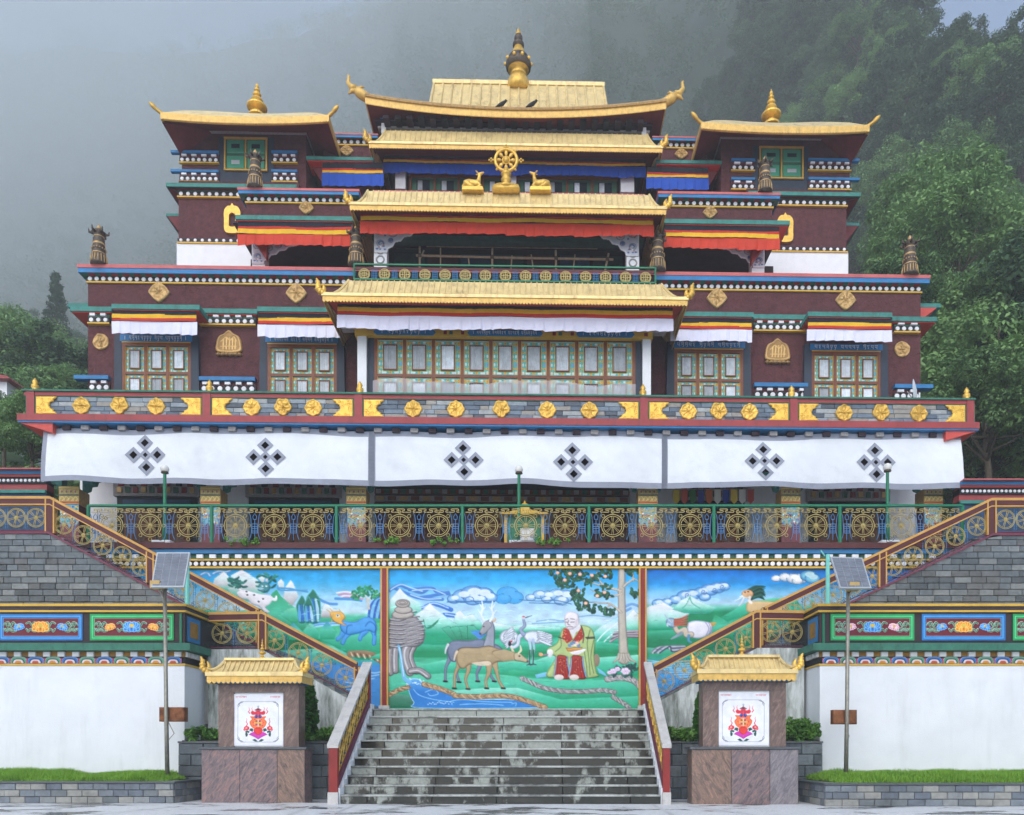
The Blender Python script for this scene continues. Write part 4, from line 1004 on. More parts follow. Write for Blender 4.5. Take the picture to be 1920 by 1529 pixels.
# ================================================================ terrace wall with the painted relief mural
YM = 6.0; SM = F/(DC+YM)                      # pixels per metre on the mural
TZ = 7.6                                      # terrace floor
def mural_xyz(X, Y, h): return ((X-PX)/SM, YM-.02-h*.0055, HC+(PY-Y)/SM)
def build_mural():
    t = thing('mural_wall', 'terrace wall with painted relief landscape of deer, cranes and seated elder', 'wall', (-1, YM, 2.4))
    part('wall', MB().box(-15, 13.4, YM, YM+.5, 1.5, TZ-.02), 'cement', t)
    G0, G1, G2 = (24, 158, 116), (78, 196, 164), (154, 224, 206)
    def cloud(c, pts, s, cols=((70, 130, 200), (150, 196, 232), (214, 230, 244)), h=2):
        for (x, y, r) in pts: c.oval(x, y, r*s*1.5, r*s, cols[1], h, None, None, shade=(r*s*.55, cols[0]), edge=(40, 84, 140), ew=.9)
        for (x, y, r) in pts: c.oval(x+r*.2, y-r*s*.25, r*s*.8, r*s*.45, cols[2], 1, None)
    def lines(c, L, w, col, h=0):
        for p in L: c.stroke(bez(p, 5), w, col, h)
    def peak(c, pts, y0, y1, h=2.5, top=(240, 236, 246), mid=(150, 220, 205), low=G0):
        c.poly(pts, vgrad([(y0, top), (y0+(y1-y0)*.35, (214, 232, 236)), (y0+(y1-y0)*.65, mid), (y1, low)]), h, 9, None, edge=(120, 190, 200), ew=1)
    def swell(c, pts, y0, y1, a=G2, b_=G0, h=2): c.poly(pts, vgrad([(y0, a), (y0+(y1-y0)*.45, G1), (y1, b_)]), h, 7, None)
    def brush(c, n, y0, y1, lo=.82, hi=1.16, L=9, seed=1):
        r_ = random.Random(seed)                       # fine strokes of the painter's brush in the colour beneath
        for k in range(n):
            i, j = r_.randrange(c.X.shape[1]), r_.randrange(c.X.shape[0]); x, y = c.x[i], c.y[j]
            if not y0 < y < y1: continue
            col = np.clip(c.c[j, i]*r_.choice((r_.uniform(lo, .93), r_.uniform(1.06, hi))), 0, 255); d = r_.uniform(-.35, .35); l_ = r_.uniform(.4, 1)*L
            c.stroke(bez([(x-l_, y+d*l_*.6), (x, y-r_.uniform(0, 1.6)), (x+l_, y-d*l_*.5)], 3), [.3, r_.uniform(.7, 1.5), .3], tuple(col))
    # ------------------------------------------------ middle panel
    z = lambda x, y: (700+x/3.692, 1060+y/3.692)
    Zp = lambda L: [z(*p) for p in L]
    c = Canvas(726, 1201, 1066, 1330, 1.15); yy = lambda v: 1060+v/3.692
    c.c = vgrad([(yy(25), (20, 150, 222)), (yy(110), (46, 168, 230)), (yy(180), (120, 192, 236)), (yy(300), (176, 212, 240)), (yy(400), (196, 224, 238)), (yy(440), (120, 205, 180)), (yy(490), (24, 152, 104)), (yy(600), (20, 146, 98)), (yy(690), (84, 190, 156)), (yy(760), (28, 156, 110)), (yy(860), (118, 208, 184)), (yy(930), (26, 154, 112)), (yy(990), (100, 204, 172))])(c.X, c.Y)
    n_ = vnoise(c.X/16, c.Y/7, 4)[..., None]; c.c = c.c*(.93+.14*n_)
    cloud(c, [(*z(930, 200), 14), (*z(975, 225), 12), (*z(900, 235), 10)], 1, ((60, 160, 226), (70, 168, 230), (84, 174, 232)), 1)
    # blue clouds
    lines(c, [Zp([(112, 178), (180, 140), (250, 165), (330, 190), (372, 172)]), Zp([(150, 160), (240, 200), (330, 230), (480, 238)]), Zp([(250, 170), (400, 160), (440, 185), (525, 200)]), Zp([(330, 225), (420, 210), (520, 190)])], 6, (70, 128, 204), 2)
    lines(c, [Zp([(120, 172), (190, 136), (260, 158), (340, 182)]), Zp([(270, 178), (400, 168), (500, 205)]), Zp([(260, 205), (360, 235), (470, 232)])], 2.2, (172, 206, 240), 1)
    lines(c, [Zp([(260, 270), (330, 300), (420, 270), (540, 310)]), Zp([(490, 345), (560, 350), (615, 362)])], 8, (60, 120, 206), 2); lines(c, [Zp([(270, 265), (340, 292), (420, 264), (520, 298)]), Zp([(500, 340), (600, 358)])], 2, (180, 212, 244), 1)
    cloud(c, [(*z(x, y), r) for x, y, r in ((560, 235, 9), (620, 215, 13), (690, 200, 16), (760, 205, 14), (800, 225, 11), (690, 235, 12), (740, 238, 9))], 1)
    lines(c, [Zp([(512, 256), (840, 252)])], 2, (60, 110, 170)); lines(c, [Zp([(640, 246), (645, 226), (680, 222), (696, 240), (676, 246)])], 1.4, (70, 120, 180))
    cloud(c, [(*z(x, y), r) for x, y, r in ((1090, 225, 8), (1150, 205, 10), (1210, 215, 12), (1270, 205, 13), (1330, 215, 14), (1300, 245, 11), (1200, 238, 8))], .85, ((100, 150, 205), (164, 202, 232), (214, 230, 244)))
    lines(c, [Zp([(1012, 240), (1140, 250), (1260, 245), (1370, 270)]), Zp([(1080, 262), (1300, 268)])], 1.6, (60, 110, 165))
    lines(c, [Zp([(1130, 390), (1230, 378), (1320, 385), (1480, 350), (1640, 360)]), Zp([(1100, 405), (1240, 398), (1400, 390)])], 2.2, (120, 170, 205), 1)
    # mountains
    peak(c, Zp([(100, 430), (118, 235), (150, 200), (185, 160), (212, 190), (240, 215), (330, 262), (345, 430)]), yy(160), yy(380))
    peak(c, Zp([(700, 470), (760, 390), (840, 395), (960, 420), (1100, 410), (1300, 430), (1300, 480), (700, 480)]), yy(390), yy(470), 1.5)
    peak(c, Zp([(540, 450), (570, 330), (600, 312), (640, 350), (690, 338), (750, 400), (770, 460)]), yy(315), yy(450))
    peak(c, Zp([(290, 550), (296, 340), (340, 310), (392, 262), (430, 300), (470, 330), (520, 370), (640, 450), (760, 540), (740, 556)]), yy(268), yy(480))
    c.poly(Zp([(360, 440), (400, 420), (460, 370), (440, 405), (400, 440), (370, 445), (345, 380), (352, 375)]), (30, 130, 100), 1, 3)
    for k in range(4): c.poly(Zp([(470+60*k, 440-8*k), (520+60*k, 420), (700+30*k, 520), (690, 545), (560+30*k, 535)]), vgrad([(yy(420), (90, 190, 160)), (yy(540), (18, 120, 84))]), 1.5, 5, None, edge=(30, 110, 90), ew=1)
    c.poly(Zp([(670, 460), (730, 452), (780, 480), (740, 520)]), (70, 140, 216), .5, 3)
    peak(c, Zp([(1480, 560), (1520, 470), (1580, 420), (1700, 350), (1720, 560)]), yy(360), yy(540), 2, (150, 206, 236), (130, 214, 200))
    lines(c, [Zp([(1540, 540), (1600, 470), (1690, 400)]), Zp([(1580, 550), (1640, 490), (1700, 450)])], 2, (226, 240, 244), 1)
    peak(c, Zp([(1735, 500), (1745, 360), (1798, 305), (1845, 345), (1845, 500)]), yy(305), yy(480))
    for L in ([(1740, 290), (1790, 270), (1845, 290)], [(1745, 320), (1780, 300)]): lines(c, [Zp(L)], 5, (110, 160, 215), 1.5)
    for k in range(6): lines(c, [Zp([(1630+k*8, 545-k*16), (1700+k*8, 500-k*8), (1845, 500-k*9)])], 3.4, [(110, 96, 110), (176, 168, 178)][k % 2], 1.5)
    swell(c, Zp([(90, 540), (360, 548), (620, 560), (1000, 480), (1250, 500), (1845, 560), (1845, 640), (90, 640)]), yy(480), yy(600), G0, (16, 140, 92), 0)
    swell(c, Zp([(350, 690), (560, 640), (800, 620), (1120, 660), (1270, 610), (1560, 640), (1845, 620), (1845, 760), (1180, 740), (980, 720), (700, 790), (350, 760)]), yy(620), yy(760), G2, G0, 1.2)
    swell(c, Zp([(90, 740), (300, 760), (560, 745), (900, 760), (1040, 780), (1400, 800), (1845, 790), (1845, 990), (90, 990)]), yy(740), yy(930), (90, 196, 160), (24, 150, 108), 1)
    swell(c, Zp([(520, 870), (800, 850), (1000, 850), (1300, 930), (1845, 905), (1845, 990), (600, 990)]), yy(850), yy(990), G2, (40, 164, 122), 1)
    c.poly(Zp([(90, 930), (130, 890), (240, 900), (300, 950), (340, 990), (90, 990)]), vgrad([(yy(890), (90, 150, 130)), (yy(990), (30, 110, 80))]), 2, 6)
    brush(c, 520, yy(270), yy(985), seed=2)
    # stream and banks
    P1 = 1; c.names[1] = 'stream'
    blue = vgrad([(yy(790), (96, 170, 230)), (yy(880), (40, 124, 206)), (yy(990), (44, 130, 210))])
    c.poly(Zp(bezc([(235, 800), (300, 785), (350, 810), (430, 860), (560, 890), (640, 925), (980, 930), (1190, 985), (1100, 992), (330, 992), (280, 950), (250, 890)], 4)), blue, 1.5, 4, P1, edge=(210, 234, 246), ew=1.6)
    for L in ([(360, 880), (420, 860), (450, 890), (400, 905), (380, 890)], [(540, 940), (640, 930), (760, 945), (960, 950)], [(600, 965), (760, 960), (900, 970)], [(280, 860), (320, 900), (420, 930), (560, 950)], [(960, 960), (990, 955), (985, 975)]): lines(c, [Zp(L)], 1.3, (150, 206, 244), .6)
    for k in range(26): c.oval(*z(rnd.uniform(230, 360), rnd.uniform(785, 830)), 1.6, 1, (214, 236, 248), .6)
    for k in range(16): c.oval(*z(380+k*11, rnd.uniform(945, 965)), 1.3, .9, (206, 230, 246), .5)
    def bank(L, w, cols, pid):
        p = np.array(bez(Zp(L), 10)); c.stroke(p, w, cols[0], 3, pid, edge=(70, 56, 50), ew=1)
        for i in range(1, len(p)-1, 2):
            d = p[min(i+1, len(p)-1)]-p[i-1]; d = d/np.linalg.norm(d); nn = np.array([-d[1], d[0]])
            a_, k_ = rnd.uniform(-.5, .3), rnd.uniform(.4, 1.1); c.stroke([p[i]-nn*w*.46*k_-d*w*(.3+a_), p[i]+d*w*a_, p[i]+nn*w*.4*k_+d*w*(.5+a_)], rnd.uniform(1, 2), cols[1+(i//2) % 2], .7, pid)
    c.names[2] = 'rocky_bank'
    bank([(110, 900), (170, 868), (240, 846)], 9, ((172, 140, 104), (208, 182, 146), (134, 104, 78)), 2)
    bank([(350, 825), (440, 850), (500, 870), (560, 895)], 10, ((172, 140, 104), (208, 182, 146), (134, 104, 78)), 2)
    bank([(565, 905), (700, 912), (850, 905), (960, 912), (1060, 940), (1190, 985)], 10, ((172, 140, 104), (208, 182, 146), (134, 104, 78)), 2)
    bank([(1030, 785), (1090, 812), (1180, 850), (1300, 872), (1450, 876), (1580, 868), (1670, 880)], 9, ((150, 148, 150), (190, 190, 194), (112, 110, 114)), 2)
    bank([(1660, 915), (1720, 950), (1770, 985)], 9, ((150, 148, 150), (190, 190, 194), (112, 110, 114)), 2)
    bank([(1620, 790), (1720, 780), (1800, 800), (1845, 840)], 12, ((160, 156, 160), (200, 198, 202), (116, 112, 118)), 2)
    # rock pillar with waterfall
    P3 = 3; c.names[3] = 'rock_pillar'
    gr, dk, lt = (150, 146, 150), (84, 80, 90), (206, 204, 210)
    for L, w in (([(120, 740), (118, 620), (135, 540), (170, 470)], 15), ([(155, 730), (152, 640), (165, 560), (230, 500)], 13), ([(255, 740), (225, 650), (235, 570), (320, 520)], 17), ([(300, 740), (262, 640), (290, 560), (340, 500)], 9), ([(380, 770), (320, 730), (260, 735)], 12)):
        c.stroke(bez(Zp(L), 6), w, gr, 5, P3, shade=(2.5, dk)); c.stroke(bez(Zp([(x-6, y) for x, y in L]), 6), w*.2, lt, .5, P3)
    c.poly(Zp(bezc([(110, 400), (150, 340), (250, 330), (320, 380), (356, 450), (350, 530), (290, 570), (180, 560), (110, 580), (104, 480)], 5)), gr, 8, 16, P3, shade=(5, (100, 96, 106)))
    for k, (y, x0, x1) in enumerate(((340, 130, 300), (372, 115, 320), (404, 108, 345), (436, 106, 356), (466, 106, 358), (498, 106, 355), (530, 108, 345), (556, 110, 320))):
        c.stroke(bez(Zp([(x0, y+10), ((x0+x1)/2-30, y+18), ((x0+x1)/2+30, y-4), (x1, y-14)]), 6), 2, dk, -.1, P3); c.stroke(bez(Zp([(x0+6, y+2), ((x0+x1)/2-30, y+8), (x1-8, y-24)]), 6), 1.8, lt, .8, P3)
    for cx_, cy_, rx, ry in ((205, 345, 78, 34), (210, 312, 64, 30), (205, 268, 52, 32)):
        c.oval(*z(cx_, cy_), rx/3.692, ry/3.692, (184, 176, 170), 8, 7, P3, shade=(3, (112, 104, 108)))
    for rx, ry in ((34, 17), (20, 9)): c.stroke([z(205+rx*math.cos(a), 262+ry*math.sin(a)) for a in np.linspace(0, 6.28, 20)], 1.2, (96, 88, 92), 0, P3)
    c.stroke(bez(Zp([(176, 560), (190, 620), (200, 700), (215, 780), (250, 810)]), 6), [4.5, 6, 9], (120, 190, 236), 2, P1); c.stroke(bez(Zp([(180, 570), (196, 660), (212, 770)]), 6), 1.2, (226, 240, 250), .4, P1)
    # animals
    def deer(pid, body, belly, dark, F_):
        f = lambda L: Zp([F_(*p) for p in L])
        for L in ([(648, 640), (660, 720), (640, 790), (656, 855)], [(830, 650), (850, 720), (870, 800), (900, 850)], [(800, 650), (800, 740), (780, 800), (785, 850)], [(600, 640), (590, 700), (565, 760), (562, 850)]):
            c.stroke(bez(f(L), 6), [17, 8.5, 5, 5.2], body, 5, pid, shade=(1.6, dark)); c.stroke(f([(L[-1][0]-12, L[-1][1]+2), (L[-1][0]+12, L[-1][1]+4)]), 3.2, (40, 34, 36), 3, pid)
        c.poly(f(bezc([(575, 640), (590, 585), (640, 570), (720, 572), (800, 560), (850, 575), (930, 605), (960, 640), (930, 665), (860, 672), (820, 690), (740, 690), (670, 690), (625, 720), (590, 700)], 5)), body, 7, 12, pid, shade=(3.5, dark))
        c.poly(f(bezc([(680, 680), (740, 668), (800, 665), (815, 690), (740, 697)], 4)), belly, 2, 3, pid)
        c.stroke(bez(f([(580, 600), (566, 630), (560, 660)]), 4), [5, 2], belly, 2, pid)
    c.names[4] = 'stag'; c.names[5] = 'doe'
    bl, bd = (118, 128, 152), (78, 84, 108)
    deer(4, bl, (214, 218, 226), bd, lambda x, y: (x-62, y-48))
    c.stroke(bez(Zp([(800, 560), (810, 500), (815, 440), (805, 400)]), 6), [22, 17, 14, 12], (150, 156, 172), 7, 4, shade=(2.6, bd))
    c.poly(Zp(bezc([(800, 388), (770, 392), (750, 430), (733, 470), (745, 486), (770, 480), (800, 450), (822, 420)], 4)), (160, 160, 168), 6, 6, 4, shade=(2, (104, 104, 120)))
    c.poly(Zp([(820, 385), (850, 366), (852, 382), (835, 400)]), (210, 180, 150), 3, 3, 4); c.oval(*z(765, 428), 1.6, 1, (30, 26, 30), 1, None, 4); c.oval(*z(741, 476), 2.2, 1.6, (60, 56, 64), 1, None, 4)
    for s_ in (0, 1):
        fx = (lambda x: x) if not s_ else (lambda x: 1578-x)
        c.stroke(bez(Zp([(fx(768), 388), (fx(748), 350), (fx(758), 300), (fx(752), 252)]), 5), [4.5, 4, 2], (232, 240, 246), 4, 4)
        for y0, dx, dy in ((350, -28, -40), (320, 24, -30), (296, -16, -26)): c.stroke(Zp([(fx(752), y0), (fx(752+dx), y0+dy)]), [3, 1], (232, 240, 246), 3, 4)
    tn, td = (176, 154, 118), (120, 98, 74)
    # crane behind the doe
    c.names[6] = 'crane'
    wt, gy = (222, 228, 240), (120, 128, 150)
    def plume(cx, cy, w_, h_, rot, n):
        for k in range(n):
            a = -1.2+2.4*k/n; c.oval(*z(cx+w_*.35*math.cos(rot+a*.3)+rnd.uniform(-6, 6), cy-h_*.4+h_*.9*k/n), w_*.5/3.692, 2.6, wt, 2, None, 6, rot=rot+rnd.uniform(-.25, .25), shade=(1, gy), edge=(96, 104, 124), ew=.6)
    c.oval(*z(940, 500), 18, 15, wt, 5, None, 6, shade=(4, gy)); plume(915, 500, 90, 110, -.6, 12)
    c.stroke(bez(Zp([(1040, 480), (1010, 500), (1000, 550), (970, 570), (948, 560)]), 6), [9, 8, 7, 6], (206, 218, 236), 4, 6, shade=(1.6, gy)); c.oval(*z(945, 545), 3, 5, (40, 40, 60), 3, None, 6); c.oval(*z(956, 530), 2.2, 1.6, (190, 50, 60), 1, None, 6)
    c.oval(*z(1120, 500), 22, 12, wt, 5, None, 6, rot=.12, shade=(4, gy)); plume(1150, 505, 110, 80, .2, 12)
    c.stroke(bez(Zp([(1040, 480), (1020, 450), (1048, 420), (1040, 380), (1045, 365)]), 6), [8, 6, 5, 4.4], (150, 164, 196), 4, 6, shade=(1.2, (90, 96, 120))); c.oval(*z(1042, 366), 4.2, 3, (206, 210, 224), 3, None, 6); c.oval(*z(1040, 358), 2.6, 1.4, (196, 50, 50), 1, None, 6); c.stroke(Zp([(1055, 364), (1098, 350)]), [2, .8], (70, 74, 84), 2, 6)
    for x in (1085, 1110): c.stroke(bez(Zp([(x-5, 520), (x+3, 580), (x-6, 660), (x-4, 690)]), 5), [6, 3.4, 2, 2], (190, 206, 230) if x < 1100 else (176, 196, 226), 3, 6); c.stroke(Zp([(x, 590), (x-5, 690)]), 2, (50, 54, 70), 2, 6); c.stroke(Zp([(x-22, 694), (x-5, 684), (x+16, 690)]), 1.6, (50, 54, 70), 1.5, 6)
    deer(5, tn, (222, 204, 180), td, lambda x, y: (x, y))
    c.stroke(bez(Zp([(840, 612), (905, 626), (960, 632), (1010, 640)]), 5), [9, 23, 17, 12], (178, 156, 120), 6, 5, shade=(1.2, (150, 128, 96)))
    c.poly(Zp(bezc([(975, 615), (1010, 608), (1050, 640), (1075, 662), (1062, 676), (1020, 668), (980, 660)], 4)), (196, 178, 148), 6, 6, 5, shade=(2, td)); c.oval(*z(1012, 632), 2, 1.2, (30, 24, 24), 1, None, 5); c.oval(*z(1068, 668), 2.2, 2, (90, 76, 72), 1, None, 5)
    c.poly(Zp([(960, 600), (948, 570), (962, 568), (978, 600)]), (224, 208, 176), 3, 3, 5); c.stroke(bez(Zp([(1005, 610), (1022, 590), (1016, 556)]), 4), [3, 4.5, 1.5], (230, 222, 190), 3, 5)
    # blossoms and tree
    c.names[7] = 'peach_tree'
    bk, bkd = (190, 182, 170), (132, 124, 118)
    c.stroke(bez(Zp([(1720, 30), (1718, 200), (1722, 400), (1730, 560), (1735, 650)]), 6), [13, 14, 15, 17, 22], bk, 7, 7, shade=(3.4, bkd))
    for k in range(5): c.stroke(bez(Zp([(1700+k*16, 620), (1690+k*22, 650), (1660+k*40, 676)]), 4), [6, 5, 2], bk, 3, 7, shade=(1.4, bkd))
    for L in ([(1715, 180), (1600, 150), (1500, 120), (1445, 108)], [(1720, 200), (1620, 220), (1500, 168)], [(1715, 330), (1640, 270), (1560, 260), (1450, 255)], [(1730, 150), (1800, 100), (1845, 120)], [(1800, 105), (1795, 50)], [(1600, 150), (1560, 100), (1545, 40)], [(1640, 270), (1600, 320)]):
        c.stroke(bez(Zp(L), 5), [5, 3, 1.6], (196, 186, 170), 3, 7, edge=bkd, ew=.8)
    def leaves(cx, cy, rx, ry, n):
        for k in range(n):
            a, q = rnd.uniform(0, 6.28), math.sqrt(rnd.random()); x, y = cx+rx*q*math.cos(a), cy+ry*q*math.sin(a)
            if y < 32: y = 32+rnd.random()*20
            c.oval(*z(x, y), rnd.uniform(3.6, 5.6), rnd.uniform(2, 3), [(30, 84, 62), (40, 100, 72), (24, 68, 56), (54, 116, 80)][k % 4], 2.5, None, 7, rot=rnd.uniform(0, 3.1), edge=(14, 46, 40), ew=.7)
    for q in ((1290, 70, 75, 45, 30), (1400, 70, 70, 50, 30), (1330, 130, 60, 30, 22), (1480, 90, 70, 50, 26), (1600, 60, 80, 35, 26), (1430, 205, 66, 45, 26), (1600, 185, 70, 50, 28), (1450, 280, 55, 35, 20), (1540, 300, 50, 28, 16), (1630, 318, 45, 30, 14), (1815, 190, 32, 40, 12), (1790, 45, 50, 25, 14)): leaves(*q)
    for x, y in ((1275, 55), (1325, 105), (1430, 65), (1512, 72), (1420, 178), (1600, 190), (1470, 265), (1605, 80), (1360, 60), (1550, 215)): c.oval(*z(x, y), 3.6, 3.2, (240, 200, 170), 3, None, 7, shade=(1.4, (226, 130, 120)))
    c.names[8] = 'blossom_bush'
    for k in range(34): c.oval(*z(rnd.uniform(1640, 1840), rnd.uniform(690, 770)), 5, 2.4, [(40, 96, 86), (70, 130, 120), (30, 74, 74)][k % 3], 2, None, 8, rot=rnd.uniform(0, 3), edge=(20, 50, 56), ew=.7)
    for x, y, r in ((1660, 735, 6), (1690, 720, 5), (1745, 735, 8), (1635, 745, 4.5)):
        for k in range(6): c.oval(z(x, y)[0]+r*.6*math.cos(k), z(x, y)[1]+r*.45*math.sin(k), r*.55, r*.42, (236, 220, 240), 2.4, None, 8, shade=(1.2, (196, 160, 204)))
    # seated elder
    P9 = 9; c.names[9] = 'seated_elder'
    rob, robd, rl = (176, 196, 130), (104, 128, 84), (206, 218, 168)
    c.poly(Zp([(1120, 760), (1200, 740), (1210, 770), (1130, 785)]), (120, 190, 226), 2, 3, P9); c.poly(Zp([(1550, 710), (1600, 745), (1620, 775), (1560, 745)]), (120, 190, 226), 2, 3, P9)
    c.oval(*z(1545, 660), 6, 12, (150, 128, 110), 4, None, P9)
    c.poly(Zp(bezc([(1300, 460), (1330, 430), (1440, 415), (1510, 440), (1535, 520), (1530, 640), (1545, 740), (1560, 770), (1480, 785), (1400, 770), (1300, 770), (1215, 780), (1200, 745), (1260, 640), (1215, 620), (1205, 580), (1270, 540)], 4)), rob, 9, 14, P9, shade=(3, robd))
    for L in ([(1500, 450), (1480, 540), (1490, 640), (1500, 760)], [(1525, 520), (1505, 640), (1525, 750)], [(1290, 480), (1300, 560), (1260, 600)], [(1460, 600), (1475, 700), (1480, 775)]): c.stroke(bez(Zp(L), 5), 1.7, robd, 0, P9)
    for L in ([(1440, 425), (1456, 480), (1450, 540)], [(1282, 500), (1330, 520)], [(1470, 505), (1530, 500)], [(1478, 512), (1532, 508)]): c.stroke(bez(Zp(L), 5), 1.8, (60, 60, 66), .4, P9)
    red = (170, 50, 44)
    c.poly(Zp([(1318, 440), (1350, 440), (1380, 520), (1340, 545), (1306, 500)]), red, 3, 5, P9); c.poly(Zp([(1440, 430), (1455, 500), (1400, 560), (1370, 540), (1410, 480)]), red, 3, 5, P9)
    for cx_ in (1305, 1410):
        c.poly(Zp(bezc([(cx_-38, 640), (cx_, 625), (cx_+38, 645), (cx_+50, 740), (cx_+62, 785), (cx_, 790), (cx_-50, 770)], 4)), red, 6, 9, P9, shade=(2.5, (112, 30, 30)))
        for k in range(5): c.stroke(bez(Zp([(cx_-28+k*14, 650), (cx_-30+k*17, 720), (cx_-34+k*22, 780)]), 4), 1.2, (112, 28, 30), 0, P9)
        c.stroke(bez(Zp([(cx_+38, 640), (cx_+44, 700), (cx_+62, 770)]), 4), 3, (110, 160, 200), 1, P9); c.stroke(bez(Zp([(cx_-40, 640), (cx_-44, 700), (cx_-56, 770)]), 4), 2.4, (140, 180, 206), 1, P9)
        c.oval(*z(cx_-20, 778), 9, 5.5, (232, 216, 214), 4, None, P9)
    for k in range(60):
        x, y = rnd.choice([(rnd.uniform(1275, 1340), rnd.uniform(650, 750)), (rnd.uniform(1380, 1450), rnd.uniform(650, 750)), (rnd.uniform(1312, 1345), rnd.uniform(450, 530)), (rnd.uniform(1405, 1450), rnd.uniform(460, 530))]); c.oval(*z(x, y), .9, .9, (232, 150, 110), .3, None, P9)
    c.poly(Zp([(1350, 440), (1412, 440), (1385, 510)]), (226, 224, 232), 3, 5, P9)
    c.oval(*z(1400, 430), 9, 9, (222, 220, 228), 4, None, P9)
    c.poly(Zp(bezc([(1325, 400), (1322, 360), (1345, 328), (1385, 325), (1418, 345), (1424, 400), (1400, 435), (1360, 450), (1335, 435)], 4)), (230, 224, 230), 9, 10, P9, shade=(3, (188, 176, 190)))
    for L in ([(1328, 380), (1345, 374)], [(1365, 374), (1392, 378)], [(1330, 396), (1347, 398)], [(1365, 398), (1392, 396)], [(1352, 385), (1346, 412), (1360, 416)], [(1340, 430), (1360, 426), (1380, 430)]): c.stroke(bez(Zp(L), 3), 1.3, (120, 100, 110), 0, P9)
    c.oval(*z(1412, 400), 3.2, 6, (216, 204, 212), 3, None, P9)
    c.poly(Zp([(1330, 575), (1345, 600), (1430, 600), (1450, 570)]), (206, 146, 76), 5, 5, P9, edge=(140, 90, 40), ew=1)
    for x, y in ((1360, 560), (1380, 552), (1400, 552), (1420, 560), (1390, 536), (1372, 545), (1410, 542)): c.oval(*z(x, y), 3.4, 3.2, [(240, 200, 190), (110, 150, 190), (226, 226, 200)][x % 3], 4, None, P9)
    c.poly(Zp(bezc([(1360, 605), (1420, 590), (1470, 580), (1450, 605), (1400, 622)], 3)), (232, 228, 234), 5, 5, P9)
    c.poly(Zp(bezc([(1205, 590), (1235, 585), (1245, 610), (1225, 640), (1205, 625)], 3)), (232, 228, 234), 5, 5, P9); c.stroke(bez(Zp([(1205, 620), (1170, 625), (1150, 610)]), 3), 3, (150, 120, 140), 2, P9); c.oval(*z(1160, 620), 4, 3.4, (240, 170, 120), 2, None, P9)
    brush(c, 260, yy(300), yy(980), .86, 1.12, 4, 5)
    canv = [('centre', c)]
    # ------------------------------------------------ left panel
    z = lambda x, y: (340+x/4.8, 1050+y/4.8); Zp = lambda L: [z(*p) for p in L]; yy = lambda v: 1050+v/4.8
    c = Canvas(180, 718, 1068, 1330, 1.35)
    c.c = vgrad([(yy(90), (20, 150, 216)), (yy(200), (50, 168, 224)), (yy(330), (150, 206, 236)), (yy(470), (196, 222, 236)), (yy(520), (70, 186, 150)), (yy(620), (22, 146, 96)), (yy(720), (18, 138, 90)), (yy(800), (120, 206, 180)), (yy(900), (60, 170, 150)), (yy(960), (50, 140, 214)), (yy(1340), (60, 150, 220))])(c.X, c.Y)
    n_ = vnoise(c.X/16, c.Y/7, 9)[..., None]; c.c = c.c*(.93+.14*n_)
    for L in ([(180, 140), (230, 120), (260, 150)], [(290, 130), (340, 110), (400, 115), (440, 105)], [(60, 160), (120, 150)]): lines(c, [Zp(L)], 6, (90, 150, 210), 2); lines(c, [Zp([(x, y-6) for x, y in L])], 2, (190, 216, 240), 1)
    for pts, a_, b_ in (([(-500, 520), (-420, 260), (-340, 180), (-250, 250), (-180, 200), (-60, 330), (60, 470), (60, 560), (-500, 560)], 180, 500), ([(280, 240), (300, 170), (385, 105), (430, 150), (440, 290), (300, 260)], 110, 280), ([(430, 260), (450, 140), (545, 88), (600, 120), (690, 180), (760, 320), (600, 380), (430, 300)], 90, 330), ([(690, 170), (735, 128), (760, 160), (740, 220)], 130, 230), ([(880, 260), (865, 205), (900, 170), (928, 205), (930, 260)], 172, 330), ([(900, 420), (935, 250), (985, 182), (1010, 210), (1060, 330), (1000, 420)], 185, 440), ([(1250, 520), (1270, 430), (1300, 380), (1350, 420), (1440, 470), (1400, 520)], 380, 540)): peak(c, Zp(pts), yy(a_), yy(b_), 2.5, (240, 234, 246), (200, 200, 206), (150, 140, 140) if a_ > 170 else G1)
    for L in ([(870, 255), (980, 262), (1140, 290)], [(870, 240), (900, 275), (1130, 275)]): lines(c, [Zp(L)], 3, (70, 150, 206), 1)
    for k, y in enumerate((300, 318, 336, 350)): lines(c, [Zp([(1400+k*20, y), (1480, y-10), (1560+k*25, y+2)])], 3, [(236, 226, 236), (206, 140, 170)][k % 2], 1)
    lines(c, [Zp([(1250, 360), (1330, 395), (1400, 400)]), Zp([(1390, 350), (1530, 355), (1620, 370)])], 5, (80, 150, 214), 1.5)
    swell(c, Zp([(-780, 520), (-400, 560), (100, 420), (400, 470), (740, 440), (820, 300), (860, 270), (900, 330), (980, 400), (1080, 470), (1120, 560), (1200, 700), (1200, 800), (-780, 900)]), yy(280), yy(720), (40, 160, 110), (16, 120, 76), 3)
    swell(c, Zp([(880, 500), (960, 440), (1040, 430), (1110, 560), (1000, 580)]), yy(430), yy(580), (120, 206, 170), (30, 150, 100), 1.5)
    c.names[1] = 'blue_cliff'
    for x, top, w in ((1090, 320, 90), (1190, 265, 110), (1150, 330, 80)):
        c.poly(Zp(bezc([(x-w*.6, top+90), (x-w*.2, top+20), (x, top), (x+w*.35, top+50), (x+w*.6, top+120), (x+w*.55, 560), (x-w*.3, 575), (x-w*.5, 480)], 4)), (30, 116, 96), 5, 9, 1, shade=(2.4, (80, 180, 190)))
        for k in range(3): c.stroke(bez(Zp([(x-w*.3+k*w*.25, top+90), (x-w*.25+k*w*.3, top+180), (x-w*.2+k*w*.3, 550)]), 5), [3, 6, 4], [(90, 170, 226), (40, 110, 196), (170, 214, 240)][k], 1.5, 1)
